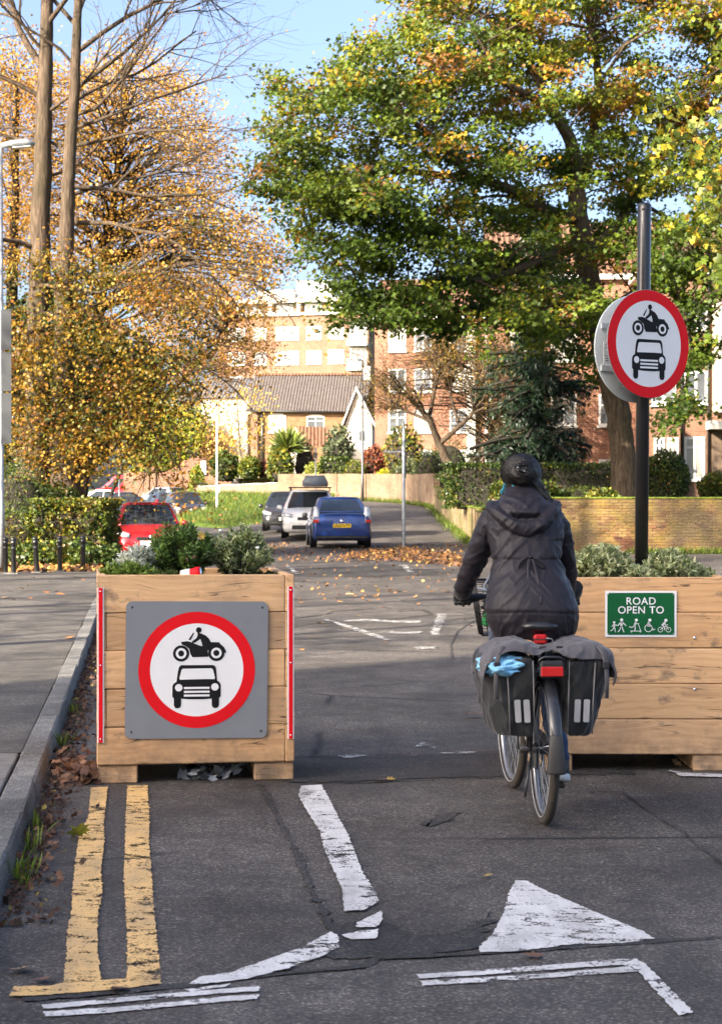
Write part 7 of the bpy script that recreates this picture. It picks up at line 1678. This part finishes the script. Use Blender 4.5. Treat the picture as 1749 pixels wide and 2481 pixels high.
# ---- planting in the two planters
def stem_shrub(name, label, c, rad, stems, per, llen, cols, w, seed, tm='narrow', mat='leaf', flower=None, droop=0.0):
    e = empty(name, c, 0, label, 'plant'); r = random.Random(seed); m = MB(); C = []; A_ = []
    for k in range(stems):
        a = r.uniform(0, 6.283); u = r.random() ** .6; tip = Vector((math.cos(a) * rad[0] * u, math.sin(a) * rad[1] * u, rad[2] * math.sqrt(max(.05, 1 - u * u * .75)) * r.uniform(.7, 1.05)))
        b = Vector((tip.x * .25, tip.y * .25, 0)); mid = b.lerp(tip, .5) + Vector((0, 0, .02)); m.tube([b, mid, tip], [.004, .003, .002], 4, cap=False); d = (tip - mid).normalized()
        for j in range(per):
            t = r.uniform(.12, 1.0) ** .7; p = b.lerp(mid, t * 2) if t < .5 else mid.lerp(tip, t * 2 - 1); s = Vector((r.gauss(0, 1), r.gauss(0, 1), r.gauss(0, 1))); s = (s - d * s.dot(d)).normalized()
            C.append(tuple(p)); A_.append(tuple((s * 1.0 + d * r.uniform(.2, 1.2) - Vector((0, 0, droop))) * 2.2))
    C = np.array(C); N = len(C); leaf_obj('foliage', [leaf_arrays(C, rng.uniform(llen * .6, llen * 1.15, N), palette(N, cols, w, .2), tm, .5, np.array(A_))], mat, e); m.build('stems', M_('bark_dark'), e)
    if flower:
        for p in flower: blob('flower', p, (.014, .014, .01), M_('sign_white'), 3, .5, 5, e, 2)
    return e
def sp(dx, Y, z): X = (dx * DS - CX) * Y / F; return (X, Y, z)
stem_shrub('hebe', 'dark green bushy shrub in the middle of the planter with the square sign', sp(408, 9.85, 1.04), (.21, .22, .33), 120, 60, .044, [(.06, .13, .035), (.13, .23, .055), (.21, .33, .085), (.20, .11, .08)], [.3, .4, .25, .05], 1)
stem_shrub('pittosporum', 'pale variegated shrub with a white flower at the right of the left planter', sp(536, 9.9, 1.04), (.19, .2, .31), 115, 60, .036, [(.24, .32, .14), (.40, .48, .25), (.56, .60, .38), (.12, .19, .065)], [.3, .35, .2, .15], 2, flower=[(.11, -.12, .19), (-.10, -.05, .285)])
stem_shrub('low_herb', 'low fresh green herb at the near left corner of the planter', sp(290, 9.62, 1.045), (.17, .11, .10), 50, 36, .042, [(.11, .19, .04), (.22, .32, .06), (.33, .43, .11)], [.3, .5, .2], 3)
stem_shrub('low_herb', 'small trailing green plant below the dark bushy shrub', sp(385, 9.55, 1.045), (.10, .08, .06), 22, 28, .032, [(.05, .09, .02), (.12, .17, .04)], [.5, .5], 4)
stem_shrub('low_herb', 'sparse creeping plant at the back right corner of the planter', sp(590, 9.9, 1.045), (.09, .12, .05), 18, 28, .026, [(.04, .08, .02), (.10, .14, .04)], [.5, .5], 5)
stem_shrub('dusty_miller', 'silver white feathery plant beside the dark bushy shrub', sp(308, 9.75, 1.04), (.13, .12, .21), 34, 46, .042, [(.66, .72, .72), (.78, .82, .82), (.52, .60, .60)], [.4, .35, .25], 6)
stem_shrub('pittosporum', 'cream edged rosette shrub left of the black pole', sp(1350, 10.12, 1.0), (.20, .2, .235), 120, 60, .047, [(.30, .37, .19), (.48, .54, .32), (.64, .66, .44), (.16, .22, .09)], [.3, .35, .2, .15], 7)
stem_shrub('pittosporum', 'cream edged rosette shrub right of the black pole', sp(1500, 10.15, 1.0), (.17, .2, .20), 100, 60, .047, [(.30, .37, .19), (.48, .54, .32), (.64, .66, .44), (.16, .22, .09)], [.3, .35, .2, .15], 8)
VC = [(.30, .37, .19), (.48, .54, .32), (.64, .66, .44), (.16, .22, .09)]
stem_shrub('pittosporum', 'small cream edged shrub low between the two rosette shrubs', sp(1432, 9.98, 1.0), (.10, .1, .12), 40, 50, .042, VC, [.3, .35, .2, .15], 9)
stem_shrub('pittosporum', 'lowest cream edged shrub trailing off towards the picture edge', sp(1560, 10.2, 1.0), (.11, .14, .11), 44, 50, .042, VC, [.3, .35, .2, .15], 10)
stem_shrub('pittosporum', 'cream edged shrub half hidden behind the rider', sp(1298, 10.2, 1.0), (.12, .14, .17), 50, 50, .042, VC, [.3, .35, .2, .15], 11)
leafm = []
for i in range(5):
    r = random.Random(i); bm_v = []
    outline = [(0, 0), (.10, .12), (.46, .10), (.30, .32), (.56, .52), (.27, .56), (.22, .82), (.06, .70), (0, 1.0), (-.06, .70), (-.22, .82), (-.27, .56), (-.56, .52), (-.30, .32), (-.46, .10), (-.10, .12)]
    vs = [(x * r.uniform(.85, 1.1), y - .45, .10 * abs(x) * r.uniform(.3, 2.0) + .12 * (y - .4) ** 2 * r.uniform(-.2, 1.4)) for x, y in outline] + [(0, -.05, .0)]
    fs = [(k, (k + 1) % 16, 16) for k in range(16)]; vs.append((.02, -.62, .06)); fs.append((0, 1, 17)); leafm.append((vs, fs))
def leaf_mesh(i, s, mat):
    vs, fs = leafm[i]; me = MB().add([(x * s, y * s, z * s + .004) for x, y, z in vs], fs).mesh('fallen_leaf', mat); return me
for nm, c in (('dead_orange', (.34, .135, .035)), ('dead_yellow', (.40, .27, .045)), ('dead_brown', (.14, .07, .04)), ('dead_green', (.30, .33, .04)), ('dead_pale', (.33, .22, .12))): plain(nm, c, .65, var=.35, nscale=25)
LM = {k: [leaf_mesh(i, s, M_(k)) for i, s in ((0, .15), (1, .12), (2, .17), (3, .13))] for k in ('dead_orange', 'dead_yellow', 'dead_brown', 'dead_green', 'dead_pale')}
def drop(pt, kind, label, group, i, scale=1.0, tilt=.15):
    o = mesh_obj('fallen_leaf', LM[kind][i % 4], None, pt, (random.gauss(0, tilt), random.gauss(0, tilt), random.uniform(0, 6.28))); o.scale = (scale,) * 3
    return tag(o, label, 'leaf', group)
rl = random.Random(77)
spots8 = [(235, 122), (250, 198), (235, 238), (250, 145), (195, 218), (320, 90), (400, 42), (445, 170), (485, 212), (560, 262), (560, 118), (610, 112), (650, 175), (700, 172), (860, 155), (940, 158), (890, 75), (830, 240), (820, 272), (1070, 248), (1215, 150), (1285, 143), (1235, 78), (445, 300), (310, 488), (835, 525), (355, 385), (1410, 362), (1440, 405), (650, 335), (530, 425), (800, 32), (920, 52), (1080, 32), (570, 178), (520, 232), (410, 408), (240, 575), (700, 228), (490, 105), (940, 300)]
for i, p in enumerate(spots8):
    q = G(*Z8(*p)); q.z = float(gz(q.x, q.y)) + .006; kd_ = rl.choice(['dead_orange', 'dead_orange', 'dead_yellow', 'dead_yellow', 'dead_pale']); drop(q, kd_, kd_[5:] + ' autumn leaf lying on the open road between the planters and the parked cars', 'leaves scattered on the open road', i, rl.uniform(.42, .75))
for i, p in enumerate([(395, 335), (480, 330), (505, 350), (260, 385), (110, 400), (230, 280), (640, 208), (700, 230), (600, 718), (350, 212), (280, 208), (90, 330), (180, 300), (780, 265), (40, 380), (420, 240)]):
    q = G(p[0] / 3.48, 1340 + p[1] / 3.479, .1); q.z = .108; kd_ = rl.choice(['dead_orange', 'dead_yellow', 'dead_pale']); drop(q, kd_, kd_[5:] + ' autumn leaf lying on the pavement beside the kerb', 'leaves scattered on the pavement', i, rl.uniform(.55, .9))
def one(p, kind, lab, sc, tilt=.15, zz=.012):
    q = G(*p); q.z = zz; drop(q, kind, lab, None, rl.randrange(4), sc, tilt)
one(Z6(350, 275), 'dead_green', 'curled yellow green leaf standing on the left yellow line', .75, .35, .03); one(Z6(85, 862), 'dead_pale', 'pale flat leaf beside the yellow crossbar', .62); one(Z6(522, 950), 'dead_brown', 'brown leaf just below the yellow crossbar', .6); one(Z6(180, 905), 'dead_brown', 'small brown leaf between kerb and yellow line', .35)
one(Z8(1465, 1062), 'dead_orange', 'orange curled leaf on the road left of the bicycle wheel', .8, .3, .03); one(Z8(875, 1512), 'dead_yellow', 'small yellow leaf on the road seam between the planters', .35); one(Z8(800, 1518), 'dead_brown', 'torn brown leaf on the road seam between the planters', .6); one(Z7(600, 448), 'dead_yellow', 'tiny yellow leaf above the white triangle', .35); one(Z7(790, 803), 'dead_brown', 'brown leaf below the white triangle', .5); one((1637, 1862), 'dead_pale', 'crumpled pale leaf in front of the planter with the green sign', .6, .5, .03)
cig = MB().tube([(-.03, 0, .006), (.03, 0, .006)], .005, 8).build('cigarette_end', M_('white_frame'), None, loc=G(*Z6(210, 315)) + Vector((0, 0, .008)), rot=(0, 0, 1.35)); tag(cig, 'white cigarette end in the gutter beside the yellow line', 'litter')
# drifts of leaves that nobody could count
def litter(name, label, P3, cols, w, size, lift=.05):
    P3 = np.array(P3); N = len(P3); P3[:, 2] += np.abs(rng.normal(0, lift, N)) + .01
    o = leaf_obj(name, [leaf_arrays(P3, rng.uniform(*size, N), palette(N, cols, w, .3), 'lobed', 1.6)], 'leaf_dry'); return tag(o, label, None, None, 'stuff')
DEAD = [(.10, .05, .028), (.24, .11, .035), (.36, .18, .05), (.42, .28, .08), (.05, .03, .02)]
def on_ground(a, jit=0): return [(x, y, float(gz(x, y))) for x, y in a]
def region(poly_d, n, seed, power=1.0):
    c = sample_poly(poly_d, n, (), seed) * DS; out = []
    for x, y in c:
        Y = 40.0
        for _ in range(12): Y = F * (H - float(gz((x - CX) * Y / F, Y))) / (y - CY)
        out.append(((x - CX) * Y / F, Y))
    return out
litter('leaf_litter', 'drift of orange fallen leaves swept beside the parked blue hatchback', on_ground(region([(760, 1250), (835, 1234), (900, 1230), (1000, 1240), (1045, 1252), (1045, 1274), (960, 1266), (880, 1258), (800, 1254)], 1100, 1)), DEAD, [.42, .3, .13, .05, .1], (.055, .105), .025)
litter('leaf_litter', 'thin carpet of brown leaves round the parked cars', on_ground(region([(560, 1205), (620, 1200), (700, 1235), (840, 1225), (1050, 1215), (1060, 1250), (830, 1262), (640, 1262), (560, 1240)], 650, 2)), DEAD, [.55, .28, .1, .04, .03], (.05, .09), .012)
litter('leaf_litter', 'scattered leaves thinning out across the sunlit road', on_ground(region([(640, 1262), (1050, 1262), (1060, 1330), (900, 1345), (660, 1360)], 110, 3)), DEAD, [.35, .3, .2, .1, .05], (.05, .085), .006)
litter('leaf_litter', 'leaves strewn over the grass bank', [tuple(BANK[rl.randrange(1, len(BANK))][rl.randrange(40)] + Vector((rl.uniform(-.5, .5), rl.uniform(-.6, .6), .03))) for _ in range(350)], DEAD, [.3, .35, .2, .1, .05], (.09, .14), .03)
litter('leaf_litter', 'wet brown leaves packed into the gutter beside the kerb', [tuple(kp(rl.uniform(6.2, 24), -abs(rl.gauss(.0, .085)) - .015, 0)) for _ in range(2600)], [(.04, .024, .017), (.08, .042, .03), (.15, .08, .05), (.22, .18, .05)], [.4, .38, .17, .05], (.015, .036), .010)
litter('leaf_litter', 'heap of dry brown leaves against the corner of the planter', [(-1.47 + rl.gauss(0, .06), 9.42 + rl.gauss(0, .10), 0) for _ in range(120)], [(.10, .05, .035), (.19, .10, .06), (.28, .16, .10)], [.4, .4, .2], (.03, .065), .05)
litter('leaf_litter', 'orange leaves caught along the foot of the hedge and bollards', [(rl.uniform(-8.4, -5.5), rl.uniform(36.2, 38.4), .1) for _ in range(900)], DEAD, [.2, .3, .3, .15, .05], (.08, .15), .03)
litter('debris', 'pale scraps of foil and leaves lying under the planter', [(-.85 + rl.gauss(0, .07), 9.62 + rl.gauss(0, .08), 0) for _ in range(70)], [(.4, .43, .46), (.25, .27, .3), (.14, .10, .07)], [.4, .4, .2], (.04, .07), .02)
# grass
def blades(name, label, P3, size, cols, w):
    P3 = np.array(P3, float); N = len(P3); ax = np.stack([rng.normal(0, .35, N), rng.normal(0, .35, N), np.ones(N)], 1)
    o = leaf_obj(name, [leaf_arrays(P3, rng.uniform(*size, N), palette(N, cols, w, .25), 'blade', 0, ax * 3)], 'leaf'); return tag(o, label, None, None, 'stuff')
GR = [(.04, .075, .010), (.08, .13, .015), (.12, .17, .02), (.17, .18, .035)]
bp = []
for _ in range(16000):
    i = rl.randrange(1, len(BANK) - 1); j = rl.randrange(39); u, v_ = rl.random(), rl.random(); bp.append(tuple(BANK[i][j].lerp(BANK[i][j + 1], u).lerp(BANK[i + 1][j].lerp(BANK[i + 1][j + 1], u), v_)))
blades('grass', 'long grass on the bank between the roads', bp, (.14, .30), GR, [.2, .4, .3, .1])
blades('grass', 'tufts of grass along the foot of the walls', [(3.5 + rl.gauss(0, .16) - max(0, (Y - 57)) * .006, Y, float(gz(3.5, Y)) + .0) for Y in [rl.uniform(49, 82) for _ in range(3500)]] + [(x, 47.85 + rl.gauss(0, .10), .13) for x in [rl.uniform(7.2, 15) for _ in range(2600)]], (.10, .24), GR, [.2, .4, .3, .1])
blades('grass', 'short grass at the left edge of the pavement', [tuple(kp(s, 2.95 + (36 - s) * -.045 + abs(rl.gauss(0, 1.0)), .12)) for s in [rl.uniform(24, 36.3) for _ in range(6000)]], (.05, .12), GR, [.2, .45, .3, .05])
blades('grass', 'weeds sprouting in the gutter under the kerb', [tuple(kp(s + rl.gauss(0, .08), -.02 - abs(rl.gauss(0, .03)), 0)) for s in [6.9, 7.1, 8.05, 10.8, 12.5, 7.6] for _ in range(24)], (.04, .12), GR, [.3, .4, .3, 0])
vb = [(x, 107.0 - abs(x + 1) * .4, 0) for x in ()]
blades('grass', 'rough grass at the foot of the far boundary wall', [(p.x, p.y - abs(rl.gauss(0, .25)) - .05, float(gz(p.x, p.y))) for p in [Vector((*fpts[k], 0)).lerp(Vector((*fpts[k + 1], 0)), rl.random()) for k in [rl.randrange(5) for _ in range(2500)]]], (.15, .35), GR, [.2, .4, .3, .1])

# ---- bollards, posts, lamps, can
bm_ = MB().lathe([(.052, 0), (.052, .60), (.058, .605), (.058, .62), (.05, .63), (.05, .66), (.062, .675), (.055, .70), (.03, .722), (0, .728)], 16, cap=False).mesh('shaft', M_('black_metal'))
bbase = MB().box(-.11, .11, -.11, .11, -.02, .02, .008).mesh('base', M_('concrete_kerb')); brr = MB().lathe([(.0535, .50), (.0535, .53)], 16, cap=False).mesh('ring', M_('dark_steel'))
for i, (dx, Y, tl, lab) in enumerate(((13, 35.2, 0, 'black metal bollard, leftmost of the five by the hedge'), (31, 35.0, 0, 'black metal bollard, second from the left of the five by the hedge'), (84, 35.6, -3.5, 'leaning black metal bollard, middle one of the five by the hedge'), (135, 36.3, 0, 'black metal bollard on a pale base, second from the right of the five'), (187, 36.6, 0, 'black metal bollard nearest the planter, rightmost of the five'))):
    e = empty('bollard', ((dx * DS - CX) * Y / F, Y, .1), 0, lab, 'bollard', 'bollards by the hedge'); e.rotation_euler = (0, R(tl), 0); mesh_obj('shaft', bm_, e); mesh_obj('base', bbase, e); mesh_obj('ring', brr, e)
plain('plate_back', (.03, .035, .042), .6, .1)
def lamp_post(label, base, h, arm, name='street_lamp', r0=.075, col='grey_steel', s=1.0):
    e = empty(name, base, 0, label, 'street lamp', 'street lamps'); MB().lathe([(r0 * 1.25, 0), (r0 * 1.25, 1.3), (r0, 1.36), (r0 * .62, h)], 14).build('column', M_(col), e)
    x1 = arm; m = MB().loft([[(x, y * w, z) for y, z in ((-.13, 0), (-.10, zz), (0, zz * 1.25), (.10, zz), (.13, 0), (0, -.04))] for x, w, zz in ((0 if arm > 0 else 0, .35, .06), (x1 * .3, .8, .09), (x1 * .75, 1.0, .10), (x1, .55, .03))]); hd = m.build('lantern', M_('grey_steel'), e, loc=(0, 0, h + .02)); hd.rotation_euler = (0, R(-5 if arm > 0 else 5), 0)
    MB().box(min(x1 * .35, x1 * .9), max(x1 * .35, x1 * .9), -.09, .09, -.065, -.041, .01).build('lens', M_('lamp_clear'), hd); return e
lp = lamp_post('tall grey street lamp with sign plates at the picture edge', (-7.41, 36.6, .1), 8.72, .7, r0=.058)
for z0, z1 in ((4.55, 5.38), (3.7, 4.5), (2.62, 3.66)): MB().box(.02, .23, -.10, -.085, z0, z1).build('sign_plate', M_('plate_back'), lp)
X = (813 * DS - CX) * 103 / F; lamp_post('slim grey street lamp standing by the far boundary wall', (X, 103, 1.6), 8.2, -.95, col='dark_steel')
e = empty('signpost', ((905 * DS - CX) * 52 / F, 52, .19), R(3), 'pale grey post with a street name plate beside the path', 'post'); MB().lathe([(.05, 0), (.05, 3.05), (.038, 3.08), (.038, 3.72), (0, 3.73)], 14, cap=False).build('shaft', M_('grey_steel'), e); MB().box(-.60, -.05, .0, .03, 2.80, 2.85).build('name_plate', M_('sign_grey'), e); MB().box(.04, .075, -.03, .05, 2.05, 2.85).build('side_plate', M_('black_metal'), e)
e = empty('post', ((487 * DS - CX) * 93 / F, 93, D(487, 1142, 93).z - .1), 0, 'white pole standing on the grass bank', 'post'); MB().lathe([(.065, 0), (.065, 1.2), (.045, 1.3), (.04, 5.2), (0, 5.21)], 12, cap=False).build('shaft', M_('white_frame'), e); MB().box(-.02, .16, -.075, -.06, 1.0, 1.4).build('plate', M_('white_frame'), e)
e = empty('post', ((708 * DS - CX) * 104 / F, 104, 1.6), 0, 'thin dark post behind the roof box', 'post'); MB().lathe([(.045, 0), (.045, 3.2), (0, 3.22)], 10, cap=False).build('shaft', M_('dark_steel'), e); MB().box(-.1, .1, -.06, -.05, 2.6, 2.9).build('plate', M_('black_metal'), e)
e = empty('post', ((268 * DS - CX) * 60 / F, 60, .1), 0, 'thin silver post in front of the red van', 'post'); MB().lathe([(.025, 0), (.025, 2.2), (0, 2.21)], 8, cap=False).build('shaft', M_('grey_steel'), e); MB().lathe([(.04, 0), (.04, .12)], 8).build('collar', M_('grey_steel'), e)
can = empty('drinks_can', sp(430, 9.45, 1.098), 0, 'crushed red and white drinks can lying on the planter soil', 'can')
MB().lathe([(.0, -.058), (.025, -.058), (.031, -.05), (.032, -.03), (.029, .0), (.033, .03), (.032, .05), (.026, .058), (.024, .054), (0, .052)], 18, 'X', cap=False).build('body', M_('sign_red'), can); MB().lathe([(.0325, -.052), (.0332, -.02), (.0305, .0)], 18, 'X', cap=False).build('white_band', M_('sign_white'), can); MB().lathe([(.0, .0585), (.025, .0585), (.027, .056)], 16, 'X', cap=False).build('lid', M_('bright_steel'), can); can.rotation_euler = (0, R(-12), R(-14))
yl_o = drop(Vector(sp(452, 9.72, 1.30)), 'dead_yellow', 'large yellow leaf caught upright in the dark bushy shrub', None, 1, .42, .1); yl_o.rotation_euler = (R(80), R(15), R(10))
